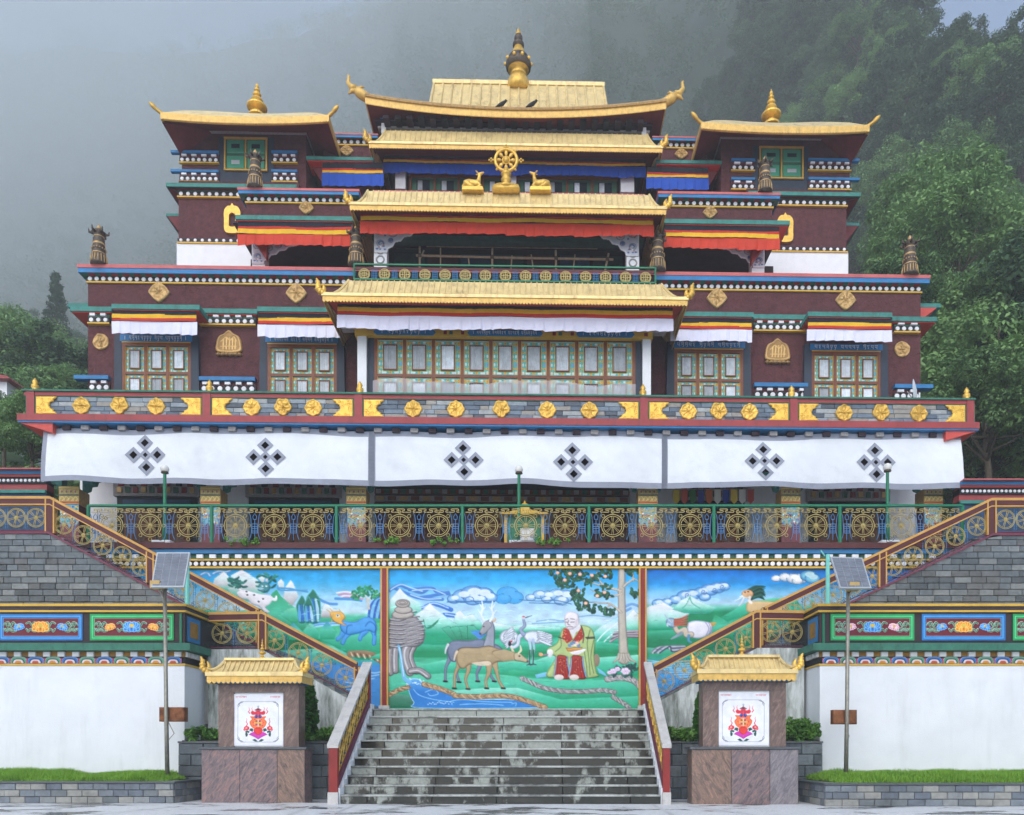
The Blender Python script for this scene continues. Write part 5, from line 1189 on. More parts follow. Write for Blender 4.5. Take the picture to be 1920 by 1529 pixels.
    swell(c, Zp([(1150, 620), (1220, 575), (1350, 565), (1480, 560), (1560, 600), (1830, 560), (1830, 900), (1600, 900), (1300, 740), (1160, 680)]), yy(565), yy(820), (70, 186, 120), G0, 3)
    for k in range(4): lines(c, [Zp([(1150, 620+k*10), (1210, 580+k*8), (1340, 565+k*9), (1440, 560+k*8)])], 3.4, [(60, 140, 210), (150, 210, 236)][k % 2], 1.4)
    for k in range(5): lines(c, [Zp([(1690+k*24, 520), (1700+k*26, 440), (1740+k*20, 370), (1830, 310+k*30)])], 5, [(40, 96, 190), (120, 190, 230)][k % 2], 2)
    lines(c, [Zp([(1520, 850), (1620, 845), (1720, 860), (1830, 930)])], 12, (150, 120, 92), 3)
    for k in range(10): lines(c, [Zp([(1530+k*28, 838+k*4), (1545+k*28, 868+k*5)])], 2.4, [(226, 206, 176), (96, 76, 60)][k % 2], 1)
    swell(c, Zp([(1680, 890), (1760, 850), (1830, 830), (1830, 900)]), yy(830), yy(900), G1, G0, 2)
    c.poly(Zp([(1000, 900), (1500, 960), (1830, 970), (1830, 1340), (300, 1340), (500, 1000)]), (62, 140, 212), 1, 6)
    for k in range(9): lines(c, [Zp([(1660-k*60, 1000+k*34), (1740-k*60, 1020+k*30), (1820-k*40, 1000+k*34)])], 1.8, (170, 214, 244), .6)
    for k in range(14):
        x = -700+k*150; swell(c, Zp([(x, 640), (x+60, 560+rnd.uniform(-20, 20)), (x+150, 650), (x+130, 720), (x, 720)]), yy(560), yy(720), (60, 150, 190) if k % 2 else G2, G0, 2)
    brush(c, 420, yy(90), yy(1300), seed=3)
    # small tree, lion and the blue beast
    c.names[2] = 'small_tree'
    c.stroke(bez(Zp([(1690, 440), (1680, 380), (1660, 330), (1620, 300)]), 5), [5, 3, 2], (206, 200, 190), 3, 2); c.stroke(bez(Zp([(1680, 370), (1720, 330), (1770, 310)]), 4), [4, 2], (206, 200, 190), 2, 2)
    for k in range(70):
        a, q = rnd.uniform(0, 6.28), math.sqrt(rnd.random()); x, y = 1660+130*q*math.cos(a), 315+60*q*math.sin(a)-(20 if abs(q*math.cos(a)) < .5 else 0)
        if not (1600 < x < 1700 and y > 330): c.oval(*z(x, y), 3, 2, [(30, 140, 90), (44, 160, 104), (24, 116, 80)][k % 3], 2, None, 2, rot=rnd.uniform(0, 3))
    c.names[3] = 'snow_lion'
    c.poly(Zp(bezc([(500, 300), (560, 270), (640, 290), (720, 310), (800, 320), (830, 350), (800, 400), (760, 430), (800, 470), (760, 475), (700, 420), (640, 400), (600, 360), (540, 350)], 4)), (236, 232, 240), 6, 9, 3, shade=(2.4, (190, 190, 206)))
    c.stroke(bez(Zp([(810, 350), (850, 360), (858, 330)]), 4), [5, 6, 3], (240, 236, 244), 3, 3); c.stroke(bez(Zp([(560, 290), (530, 270), (520, 250)]), 4), [4, 3], (236, 232, 240), 3, 3)
    for k in range(40): 
        x, y = rnd.choice([(rnd.uniform(440, 580), rnd.uniform(170, 250)), (rnd.uniform(690, 860), rnd.uniform(130, 290))]); c.oval(*z(x, y), 6, 2.2, [(24, 110, 100), (16, 84, 84), (40, 136, 120)][k % 3], 3, None, 3, rot=rnd.uniform(-1.2, .6))
    c.oval(*z(750, 250), 11, 10, (60, 140, 150), 6, None, 3, shade=(3, (30, 90, 100))); c.oval(*z(718, 268), 7, 4, (140, 190, 206), 3, None, 3); c.stroke(bez(Zp([(695, 272), (718, 280), (745, 272)]), 3), 1.4, (30, 60, 80), 0, 3); c.oval(*z(735, 240), 1.8, 1.4, (240, 240, 230), 1, None, 3); c.oval(*z(770, 185), 2.6, 2.6, (226, 190, 170), 2, None, 3); c.oval(*z(770, 240), 1.8, 1.4, (240, 240, 230), 1, None, 3)
    for x, y in ((600, 320), (660, 320), (740, 355), (700, 380), (590, 290)): c.oval(*z(x, y), 2, 1.4, (40, 50, 60), .5, None, 3)
    c.names[4] = 'blue_beast'
    bb, bd2 = (74, 158, 226), (36, 104, 184)
    for L in ([(1470, 640), (1440, 690), (1410, 715)], [(1530, 640), (1480, 700), (1455, 750)], [(1720, 620), (1740, 680), (1735, 755)], [(1660, 640), (1620, 690), (1610, 715)]): c.stroke(bez(Zp(L), 5), [13, 8, 8], bb, 5, 4, shade=(1.8, bd2))
    c.poly(Zp(bezc([(1430, 600), (1450, 550), (1560, 560), (1660, 515), (1740, 540), (1765, 620), (1740, 660), (1680, 640), (1600, 665), (1510, 680), (1450, 650)], 4)), bb, 7, 10, 4, shade=(3.4, bd2))
    c.stroke(bez(Zp([(1660, 600), (1700, 560), (1750, 600), (1745, 680)]), 5), 2, bd2, 0, 4); c.stroke(bez(Zp([(1490, 660), (1500, 600), (1540, 590)]), 5), 2, bd2, 0, 4)
    c.poly(Zp(bezc([(1345, 480), (1400, 465), (1450, 475), (1478, 520), (1450, 560), (1490, 590), (1440, 585), (1380, 560), (1350, 520)], 4)), (234, 180, 84), 6, 8, 4, shade=(2.4, (190, 120, 50))); c.oval(*z(1412, 505), 3.4, 2.6, (200, 226, 240), 2, None, 4); c.oval(*z(1410, 505), 1.4, 1.3, (20, 20, 24), 1, None, 4)
    for L in ([(1350, 480), (1310, 450)], [(1370, 475), (1340, 440)], [(1440, 475), (1420, 445)], [(1370, 500), (1350, 570)]): c.stroke(Zp(L), [2.6, 1], (206, 170, 100), 2, 4)
    canv.append(('left', c))
    # ------------------------------------------------ right panel
    z = lambda x, y: (1190+x/4.267, 1050+y/4.267); Zp = lambda L: [z(*p) for p in L]; yy = lambda v: 1050+v/4.267
    c = Canvas(1208, 1760, 1068, 1330, 1.35)
    c.c = vgrad([(yy(75), (12, 110, 206)), (yy(200), (40, 150, 222)), (yy(250), (110, 186, 232)), (yy(350), (180, 214, 238)), (yy(380), (110, 200, 180)), (yy(420), (20, 140, 96)), (yy(530), (20, 140, 92)), (yy(600), (60, 180, 140)), (yy(700), (110, 206, 176)), (yy(760), (40, 160, 120)), (yy(900), (60, 150, 216)), (yy(1200), (60, 150, 216))])(c.X, c.Y)
    n_ = vnoise(c.X/16, c.Y/7, 15)[..., None]; c.c = c.c*(.93+.14*n_)
    cloud(c, [(*z(x, y), r) for x, y, r in ((1130, 150, 8), (1200, 140, 10), (1270, 150, 12), (1330, 150, 12), (1300, 170, 9))], .8, ((150, 170, 190), (226, 228, 234), (244, 244, 246)))
    cloud(c, [(*z(x, y), r) for x, y, r in ((1390, 130, 11), (1420, 150, 10))], 1, ((50, 130, 190), (130, 200, 224), (190, 226, 236)))
    cloud(c, [(*z(x, y), r) for x, y, r in ((190, 350, 9), (260, 340, 8), (330, 320, 9), (400, 290, 11), (460, 280, 11), (540, 260, 11), (600, 240, 12), (660, 225, 11), (710, 215, 9), (560, 300, 8))], .95, ((56, 120, 196), (140, 190, 230), (206, 226, 244)))
    for cx_, cy_ in ((550, 260), (640, 245), (700, 220), (420, 285)): c.stroke([(p[0], p[2]) for p in spiral(z(cx_, cy_)[0], z(cx_, cy_)[1], 5.5, 1.5, 0)], 1.2, (50, 100, 170), .5)
    peak(c, Zp([(70, 560), (80, 390), (120, 370), (230, 340), (300, 380), (440, 430), (330, 560)]), yy(340), yy(560), 2.5); peak(c, Zp([(300, 400), (360, 330), (440, 285), (520, 330), (650, 385), (600, 430), (400, 430)]), yy(290), yy(430), 2.5, (200, 230, 236))
    lines(c, [Zp([(440, 300), (460, 350), (520, 390)]), Zp([(440, 300), (410, 360), (380, 390)])], 2, (90, 180, 160), 1)
    swell(c, Zp([(75, 580), (320, 560), (600, 540), (640, 440), (700, 470), (1000, 400), (1900, 420), (1900, 640), (800, 760), (75, 700)]), yy(440), yy(640), (30, 150, 104), (18, 130, 88), 2)
    swell(c, Zp([(690, 460), (780, 410), (900, 340), (1100, 310), (1300, 300), (1300, 420), (900, 430), (740, 500)]), yy(300), yy(480), (90, 200, 150), G0, 2)
    for k in range(12):
        x = 1000+k*120; swell(c, Zp([(x, 560), (x+50, 300+rnd.uniform(-40, 60)), (x+120, 420), (x+150, 620)]), yy(280), yy(620), (130, 206, 206) if k % 2 else (90, 190, 150), (30, 140, 120), 2.5)
    for k in range(6): lines(c, [Zp([(130+k*14, 745), (180+k*20, 705-k*2), (300, 690+k*9), (400, 690+k*6)])], 3, [(120, 130, 150), (206, 210, 220), (70, 80, 104)][k % 3], 1.5)
    for k in range(10): lines(c, [Zp([(75+k*40, 800+k*20), (260+k*40, 820+k*16), (520+k*40, 800+k*20)])], 2, (160, 210, 240), .6)
    brush(c, 420, yy(200), yy(1300), seed=4)
    # dragon-like creature coming out of a shell
    c.names[1] = 'conch_creature'
    c.poly(Zp(bezc([(420, 520), (470, 490), (560, 495), (620, 520), (600, 590), (520, 630), (440, 610)], 4)), (232, 230, 242), 7, 11, 1, shade=(3, (170, 170, 206)))
    for k in range(3): c.stroke(bez(Zp([(560+k*25, 497), (590+k*14, 550), (570+k*18, 605)]), 4), 1.6, (150, 150, 190), 0, 1)
    c.poly(Zp([(600, 505), (655, 500), (640, 525), (615, 535)]), (206, 160, 80), 3, 3, 1)
    c.stroke(bez(Zp([(450, 600), (410, 600), (400, 560), (350, 580), (320, 540)]), 5), [11, 10, 10, 9], (206, 190, 170), 5, 1, shade=(2, (130, 120, 120)))
    c.oval(*z(295, 505), 11, 9, (150, 180, 206), 6, None, 1, rot=.4, shade=(3, (80, 110, 150)))
    for k in range(9): c.stroke(bez(Zp([(320, 480+k*6), (370, 470+k*7), (425, 440+k*11)]), 4), [3.4, 1.2], [(200, 110, 84), (150, 70, 60)][k % 2], 2.4, 1)
    c.stroke(bez(Zp([(290, 490), (260, 470), (240, 440), (250, 460)]), 4), [3, 1], (170, 190, 214), 2, 1); c.stroke(bez(Zp([(280, 520), (262, 512), (262, 530)]), 3), 3, (196, 210, 226), 2, 1); c.oval(*z(292, 492), 2, 1.6, (244, 244, 236), 1, None, 1); c.oval(*z(291, 492), .9, .9, (20, 20, 20), .5, None, 1)
    c.stroke(bez(Zp([(370, 590), (330, 615), (290, 635)]), 4), [7, 5, 2], (140, 160, 176), 3, 1); c.stroke(bez(Zp([(430, 610), (430, 650), (450, 660)]), 4), [6, 3], (90, 150, 190), 3, 1)
    c.names[2] = 'maned_lion'
    c.poly(Zp(bezc([(900, 340), (960, 330), (1100, 335), (1200, 340), (1200, 420), (1000, 430), (900, 420)], 4)), (222, 190, 140), 6, 9, 2, shade=(3, (176, 140, 92)))
    for k in range(26): c.stroke(bez(Zp([(900+k*2, 250+(k % 9)*8), (960+k*2, 215+(k % 9)*10), (1020+(k % 5)*6, 215+(k % 9)*13)]), 3), [5, 4, 1], [(24, 74, 66), (36, 100, 84), (16, 54, 54)][k % 3], 3, 2)
    c.oval(*z(900, 275), 11, 8, (224, 176, 130), 6, None, 2, shade=(2.4, (180, 120, 80))); c.oval(*z(880, 262), 1.6, 1.2, (30, 24, 24), .5, None, 2); c.oval(*z(905, 258), 1.6, 1.2, (30, 24, 24), .5, None, 2); c.stroke(bez(Zp([(866, 296), (890, 306), (920, 298)]), 3), 2.4, (240, 236, 230), 1.5, 2)
    for L in ([(860, 290), (830, 320), (800, 330)], [(870, 310), (850, 350), (830, 370)], [(870, 300), (840, 295)]): c.stroke(bez(Zp(L), 4), [3, 1], (232, 236, 240), 2, 2)
    c.stroke(bez(Zp([(920, 300), (915, 330), (930, 345)]), 3), 5, (236, 232, 226), 3, 2)
    canv.append(('right', c))
    for nm, cv in canv:
        ms = cv.meshes(mural_xyz, 'mural_'+nm)
        p = put('mural_panel', ms[0], t, (0, 0, 0))
        for k, me in ms.items():
            if k: put(cv.names[k]+'_relief', me, p, (0, 0, 0))
    # red and gold pilasters between the panels
    for px in (722, 1204.5):
        X = (px-PX)/SM
        part('pilaster', MB().box(X-.07, X+.07, YM-.1, YM-.001, 2.66, 6.9), 'red_paint', t)
        for s in (-1, 1): part('pilaster_edge', MB().box(X+s*.095-.025, X+s*.095+.025, YM-.12, YM-.002, 2.66, 6.9), 'orange_paint', t)
        part('pilaster_base', MB().box(X-.16, X+.16, YM-.2, YM-.001, 2.4, 2.66), 'marble_cap', t)
    # cornice of the terrace
    x0, x1 = -14.9, 13.3; zz = lambda y: HC+(PY-y)/SM
    cn = part('cornice', MB().box(x0, x1, YM-.06, YM+.3, zz(1064), zz(1053)), 'black_paint', t)
    part('moulding', MB().box(x0, x1, YM-.12, YM+.3, zz(1067.5), zz(1064)-.001), 'yellow_paint', t)
    part('moulding', MB().box(x0, x1, YM-.1, YM+.3, zz(1053)+.001, zz(1050)), 'yellow_paint', t)
    part('moulding', MB().box(x0, x1, YM-.05, YM+.3, zz(1050)+.001, zz(1040.5)), 'green_paint', t)
    part('blue_band', MB().box(x0, x1, YM-.16, YM+.3, zz(1040.5)+.001, zz(1032)), 'blue_paint', t)
    part('red_band', MB().box(x0, x1, YM-.24, YM+.4, zz(1032)+.001, zz(1021.5)), 'maroon_paint', t)
    dm = MB().disc(0, 0, .07, -.02, 0, 14).mesh('dot', 'white_dot'); bk_ = MB().brick(-.1, .1, -.09, 0, -.062, .062, .008).mesh('dentil', 'white_paint')
    n = int((x1-x0)/.194)
    for i in range(n): put('dot', dm, cn, (x0+.1+i*.194, YM-.061, zz(1058.5)))
    for i in range(int((x1-x0)/.397)): put('dentil', bk_, cn, (x0+.15+i*.397, YM-.051, zz(1045.5)))
build_mural()
o = single('terrace_floor', MB().box(-40, 38, YM+.5, 30, 5, TZ), 'cement', None, None, (0, 12, TZ)); o['kind'] = 'structure'

# ================================================================ terrace railing
def symbol_mesh():
    """blue victory sign between the wheels"""
    m = MB()
    m.tube([(-.05, 0, .72), (-.07, 0, .8), (0, 0, .9), (.07, 0, .8), (.05, 0, .72)], .011, 4, closed=True)
    m.tube([(0, 0, .08), (0, 0, .72)], .011, 4)
    for z_ in (.3, .36, .44, .5, .58): m.tube([(-.1, 0, z_), (.1, 0, z_)], .01, 4)
    for s in (-1, 1):
        m.tube(bez([(s*.2, 0, .92), (s*.15, 0, .8), (s*.13, 0, .6), (s*.12, 0, .4), (s*.14, 0, .22), (s*.2, 0, .1)], 4), .01, 4); m.tube([(s*.1, 0, .3), (s*.1, 0, .58)], .009, 4)
    return m.mesh('victory_symbol', 'sky_blue_iron')
def meander_mesh(L, n):
    m = MB(); w = L/n
    for i in range(n):
        a = i*w; pts = [(a, .0), (a+.55*w, 0), (a+.55*w, .055), (a+.25*w, .055), (a+.25*w, .1), (a+.95*w, .1), (a+.95*w, .045), (a+.75*w, .045), (a+.75*w, 0), (a+w, 0)]
        for (p, q) in zip(pts, pts[1:]):
            m.box(min(p[0], q[0])-.009, max(p[0], q[0])+.009, -.01, .01, min(p[1], q[1])-.009, max(p[1], q[1])+.009)
    return m.mesh('meander', 'iron_gold')
def filler_mesh():
    m = MB()
    for (x, z_) in ((-.32, .15), (.32, .15), (-.32, .85), (.32, .85)):
        m.tube(spiral(x, z_, .11, 1.5, 0, 0, 1 if x > 0 else -1), .009, 4); m.tube(spiral(x*.55, z_+(.06 if z_ < .5 else -.06), .07, 1.2, 0, 2, -1 if x > 0 else 1), .008, 4)
    m.tube([(-.44, 0, .03), (.44, 0, .03)], .01, 4)
    for x in (-.44, .44): m.tube([(x, 0, .03), (x, 0, .95)], .008, 4)
    return m.mesh('scroll_ornament', 'iron_dark')
def build_terrace_railing():
    Y = YM-.12; z0 = TZ+.03
    t = thing('terrace_railing', 'green iron railing with golden wheels along the terrace edge', 'railing', (0, Y, TZ))
    xs = [(p-PX)/SM for p in (170, 400, 633, 868, 1104, 1337, 1572, 1801)]
    zt = HC+(PY-951)/SM
    part('top_rail', MB().tube([(xs[0], Y, zt), (xs[-1], Y, zt)], .045, 8), 'green_metal', t)
    part('bottom_rail', MB().box(xs[0], xs[-1], Y-.02, Y+.02, z0+.02, z0+.05), 'green_metal', t)
    sym, fil = symbol_mesh(), filler_mesh()
    for x in xs: part('post', MB().tube([(x, Y, z0-.05), (x, Y, zt)], .055, 8), 'green_metal', t)
    sc_ = (zt-z0)/1.22
    for i in range(7):
        a, L = xs[i], xs[i+1]-xs[i]
        put('meander', meander_mesh(L-.2, 11), t, (a+.1, Y, zt-.2))
        for k, f in enumerate((.19, .5, .81)):
            x = a+L*f; put('wheel_ornament', W8, t, (x, Y, HC+(PY-988)/SM)); put('scroll_ornament', fil, t, (x, Y+.015, z0+.05), None, (1, 1, .98))
        for f in (.025, .345, .655, .975): put('victory_symbol', sym, t, (a+L*f+(.12 if f < .1 else -.12 if f > .9 else 0), Y, z0+.06), None, (.85, 1, 1))
build_terrace_railing()

# ---------------------------------------------------------------- terrace lamps, kiosk and boundary walls
def build_lamp(px, ytop, ybot, label):
    Y = 6.9; s = F/(DC+Y); x = (px-PX)/s; zt = HC+(PY-ytop)/s
    t = thing('lamp_post', label, 'lamp', (x, Y, TZ), 'green globe lamps on the terrace')
    part('footing', MB().brick(x-.3, x+.3, Y-.3, Y+.3, TZ, TZ+.38, .04), 'white_paint', t)
    part('pole', MB().lathe([(.07, 0), (.07, .5), (.055, .55), (.05, zt-TZ-.72), (.05, zt-TZ-.42)], (x, Y, TZ+.38), 10), 'green_metal', t, True)
    part('collar', MB().lathe([(.05, 0), (.12, .03), (.1, .1), (.05, .12)], (x, Y, zt-.28), 12), 'bronze_dark', t, True)
    part('globe', MB().ball((x, Y, zt-.12), .135, 14, 10), 'globe', t, True)
build_lamp(309, 873, 1010, 'green lamp post with white globe nearest the left flight'); build_lamp(973, 874, 1010, 'green lamp post with white globe above the middle of the mural'); build_lamp(1664, 870, 1005, 'green lamp post with white globe nearest the right flight')
def build_kiosk():
    Y = 8; s = F/(DC+Y); x = (983-PX)/s; zr = HC+(PY-968)/s
    t = thing('offering_kiosk', 'small kiosk with yellow hipped roof behind the terrace railing', 'kiosk', (x, Y, TZ))
    part('body', MB().box(x-.6, x+.6, Y, Y+1, TZ+.3, zr-.02), 'green_metal', t)
    for sx in (-.62, .62):
        for sy in (-.02, 1.0): part('post', MB().box(x+sx-.05, x+sx+.05, Y+sy-.05, Y+sy+.05, TZ, zr), 'yellow_paint', t)
    m = MB(); e = zr; m.add([(x-.85, Y-.25, e), (x+.85, Y-.25, e), (x+.85, Y+1.25, e), (x-.85, Y+1.25, e), (x-.22, Y+.4, e+.34), (x+.22, Y+.4, e+.34), (x+.22, Y+.6, e+.34), (x-.22, Y+.6, e+.34)], [(0,1,5,4),(1,2,6,5),(2,3,7,6),(3,0,4,7),(4,5,6,7),(3,2,1,0)])
    m.box(x-.16, x+.16, Y+.4, Y+.6, e+.34, e+.5); part('roof', m, 'yellow_paint', t); part('finial', MB().lathe([(.1, 0), (.12, .05), (.04, .1), (.0, .2)], (x, Y+.5, e+.5), 10), 'yellow_paint', t)
build_kiosk()
def build_boundary(side):
    s = -1 if side == 'l' else 1; Y = 9; sd = 'left' if s < 0 else 'right'
    px = 88 if s < 0 else 1798; off = 0 if s < 0 else 20; k = F/(DC+Y); X = (px-PX)/k; xo = X+s*14; x0, x1 = min(X, xo), max(X, xo); zz = lambda y: HC+(PY-y-off)/k
    t = thing('boundary_wall', 'red and white dotted boundary wall beyond the %s flight' % sd, 'wall', ((x0+x1)/2, Y, TZ), 'dotted boundary walls beside the hall')
    part('wall', MB().box(x0, x1, Y, Y+.4, zz(926), zz(908)), 'red_fascia', t); part('lower_wall', MB().box(x0, x1, Y+.02, Y+.4, 5, zz(926)-.001), 'dark_blue_paint', t); c_ = part('cornice', MB().box(x0, x1, Y-.06, Y+.4, zz(908)+.001, zz(897)), 'black_paint', t)
    part('moulding', MB().box(x0, x1, Y-.14, Y+.4, zz(897)+.001, zz(892)), 'red_paint', t); part('blue_band', MB().box(x0, x1, Y-.16, Y+.5, zz(892)+.001, zz(886)), 'blue_paint', t); part('coping', MB().box(x0, x1, Y-.34, Y+.55, zz(886)+.001, zz(884)), 'pink_coping', t)
    part('moulding', MB().box(x0, x1, Y-.1, Y+.4, zz(926), zz(920)), 'teal_ledge', t)
    dm = MB().disc(0, 0, .055, -.03, 0, 10).mesh('dot', 'white_dot')
    for i in range(90): put('dot', dm, c_, (X+s*(.1+i*.15), Y-.061, zz(902.5)))
build_boundary('l'); build_boundary('r')
# ================================================================ THE MONASTERY HALL (building frame: u along the front, v into depth)
hall = thing('monastery_hall', 'tiered maroon monastery hall with golden roofs above the terrace', 'monastery', (0, 11, TZ), b=True)
DOTS = {}
def dot_mesh(r):
    k = round(r, 3)
    if k not in DOTS: DOTS[k] = MB().disc(0, 0, k, -.03, 0, 14).mesh('dot', 'white_dot')
    return DOTS[k]
def dot_band(parent, u0, u1, v, z0, z1, sp, yellow=True, mtl='black_paint', depth=.3):
    h = z1-z0; p = part('dot_band', MB().box(u0, u1, v, v+depth, z0, z1), mtl, parent)
    n = max(1, int(round((u1-u0)/sp))); me = dot_mesh(min(h*.42, sp*.38))
    for i in range(n): put('dot', me, p, (u0+(u1-u0)*(i+.5)/n, v-.001, (z0+z1)/2))
    if yellow: part('moulding', MB().box(u0-.01, u1+.01, v-.03, v+depth, z0-.055, z0-.001), 'yellow_paint', p)
    return p
def dentils(parent, u0, u1, v, z0, z1, sp, mats=('white_dot',), depth=.16, w=.5):
    n = max(1, int(round((u1-u0)/sp))); s = (u1-u0)/n; key = [MB().brick(-s*w/2, s*w/2, -depth, 0, 0, z1-z0, .008).mesh('dentil', m) for m in mats]
    for i in range(n): put('dentil', key[i % len(mats)], parent, (u0+s*(i+.5), v, z0))
def cornice(parent, u0, u1, v, zc, zb, zg, zd, zy, back, ov=.26, sp=.25):
    """zc coping top, zb top of blue, zg its underside, zd top of dots, zy bottom of dots"""
    p = part('cornice', MB().box(u0-ov, u1+ov, v-ov, back, zb, zc), 'pink_coping', parent)
    part('blue_band', MB().box(u0-ov+.03, u1+ov-.03, v-ov+.02, v-ov+.05, zg, zb-.001), 'blue_paint', p)
    for s_, ue in ((-1, u0), (1, u1)): part('blue_band', MB().box(*sorted((ue+s_*(ov-.02), ue+s_*(ov-.05))), v-ov+.05, back-.01, zg, zb-.001), 'blue_paint', p)
    part('soffit', MB().prism([(v-ov+.05, zg+.03), (v-.03, zd+.003), (v+.2, zd+.003), (v+.2, zb-.002), (v-ov+.05, zb-.002)], u0-ov+.055, u1+ov-.055, 'x'), 'green_paint', p)
    n = max(1, int(round((u1-u0)/.42))); s = (u1-u0)/n; h = zg-zd
    dm = MB().prism([(-.05, -.01), (-ov+.055, h-.0), (-ov+.055, h+.05), (-.05, .05)], -s*.27, s*.27, 'x').mesh('dentil', 'red_paint')
    for i in range(n): put('dentil', dm, p, (u0+s*(i+.5), v, zd))
    dot_band(parent, u0-.03, u1+.03, v-.03, zy, zd, sp)
    return p
def ledge(parent, u0, u1, v0, v1, z, th=.17, sof=.05):
    p = part('ledge', MB().box(u0, u1, v0, v1, z-th, z), 'teal_ledge', parent)
    part('ledge_soffit', MB().prism([(v0+.05, z-th-.002), (v0+.05, z-th-.03), (v1, z-th-sof), (v1, z-th-.002)], u0+.04, u1-.04, 'x'), 'bright_red', p)
# ---- cloth strips
def cloth_strip(u0, u1, z0, z1, v, amp, period, seed, ragged=0, n_per=.07, rows=2, v2=None):
    r_ = random.Random(seed); n = max(8, int((u1-u0)/n_per)); vs = []; fs = []; ph = r_.uniform(0, 6)
    jit = [r_.uniform(-1, 1) for _ in range(int((u1-u0)/period)+4)]
    for i in range(n+1):
        u = u0+(u1-u0)*i/n; q = (u-u0)/period; k = int(q); f = q-k
        w = amp*((f if f < .8 else (1-f)*4)-.4+.25*jit[k])+.02*math.sin(u*1.1+ph)
        dz = ragged*jit[k]*.5+ragged*.5*math.sin(u*.9+ph)
        for j in range(rows+1):
            t = j/rows; vs.append((u, v-(v-(v2 if v2 is not None else v))*(1-t)-w*(1-.85*t if rows == 2 and ragged else 1-.5*t), z0+dz*(1-t)+(z1-z0)*t+.012*math.sin(u*2.3+ph)))
    for i in range(n):
        for j in range(rows): a = i*(rows+1)+j; fs.append((a, a+rows+1, a+rows+2, a+1))
    return MB().add(vs, fs)
def valance(px0, px1, ys, v, scheme, label, px=None, seed=1):
    """ys: y of the band limits from top to bottom, read at picture column px"""
    u0, u1 = U(px0, v), U(px1, v); px = px or (px0+px1)/2; z = [Z(y, v, px) for y in ys]
    t = thing('valance', label, 'valance', ((u0+u1)/2, v, z[-1]), 'pleated valances under the eaves', b=True)
    for i, (nm, mt) in enumerate(scheme):
        last = i == len(scheme)-1
        mb = cloth_strip(u0-(.03 if last else 0), u1+(.03 if last else 0), z[i+1], z[i]+(-.004 if last else .01), v+(.03 if last else 0)-.004*i, .07 if last else .025, .36, seed if last else seed+i*5, .03 if last else 0)
        part(nm, mb, mt, t)
    part('hanging_rod', MB().tube([(u0, v+.03, z[0]), (u1, v+.03, z[0])], .025, 6), 'wood_frame', t)
WHITE_S = [('black_band', 'cloth_black'), ('yellow_band', 'cloth_yellow'), ('red_band', 'cloth_red'), ('pleated_skirt', 'cloth_white')]
RED_S = [('black_band', 'cloth_black'), ('red_band', 'cloth_red'), ('yellow_band', 'cloth_yellow'), ('pleated_skirt', 'cloth_orange_red')]
BLUE_S = [('black_band', 'cloth_black'), ('red_band', 'cloth_red'), ('yellow_band', 'cloth_yellow'), ('pleated_skirt', 'cloth_blue')]

# ---- lettering: strokes of a headline script
GLYPHS = [[[(0, 1), (.8, 1)], [(.62, 1), (.62, 0)], [(.12, 1), (.12, .55), (.4, .45), (.62, .6)]],
          [[(0, 1), (.8, 1)], [(.15, 1), (.1, .5), (.35, .35), (.6, .5), (.6, 1)], [(.6, .5), (.6, 0)]],
          [[(0, 1), (.7, 1)], [(.35, 1), (.15, .7), (.5, .5), (.2, .25), (.5, 0)]],
          [[(0, 1), (.8, 1)], [(.2, 1), (.2, .4), (.6, .4), (.6, 1)], [(.4, .4), (.4, -.2), (.15, -.35)]],
          [[(0, 1), (.8, 1)], [(.1, 1), (.3, .6), (.1, .3)], [(.65, 1), (.65, 0), (.45, -.15)], [(.3, .6), (.65, .6)], [(.1, 1.15), (.45, 1.4), (.75, 1.2)]],
          [[(0, 1), (.7, 1)], [(.6, 1), (.6, 0)], [(.6, .6), (.2, .7), (.1, .4), (.35, .25)], [(.2, 1.15), (.5, 1.35)]]]
def lettering(parent, u0, u1, v, z0, h, words, seed, mtl='white_paint'):
    r_ = random.Random(seed); mb = MB(); adv = h*.95; tot = sum(w for w in words)+(len(words)-1)*.8
    adv = min(h*1.05, (u1-u0)/tot); x = u0+((u1-u0)-adv*tot)/2
    for w in words:
        for k in range(w):
            if w == 1: g = [[(.3, 1), (.3, 0)]]
            else: g = r_.choice(GLYPHS)
            for st in g:
                for p, q in zip(st, st[1:]):
                    mb.tube([(x+p[0]*adv, v, z0+p[1]*h*.8), (x+q[0]*adv, v, z0+q[1]*h*.8)], h*.062, 4)
            x += adv
        x += adv*.8
    part('lettering', mb, mtl, parent)

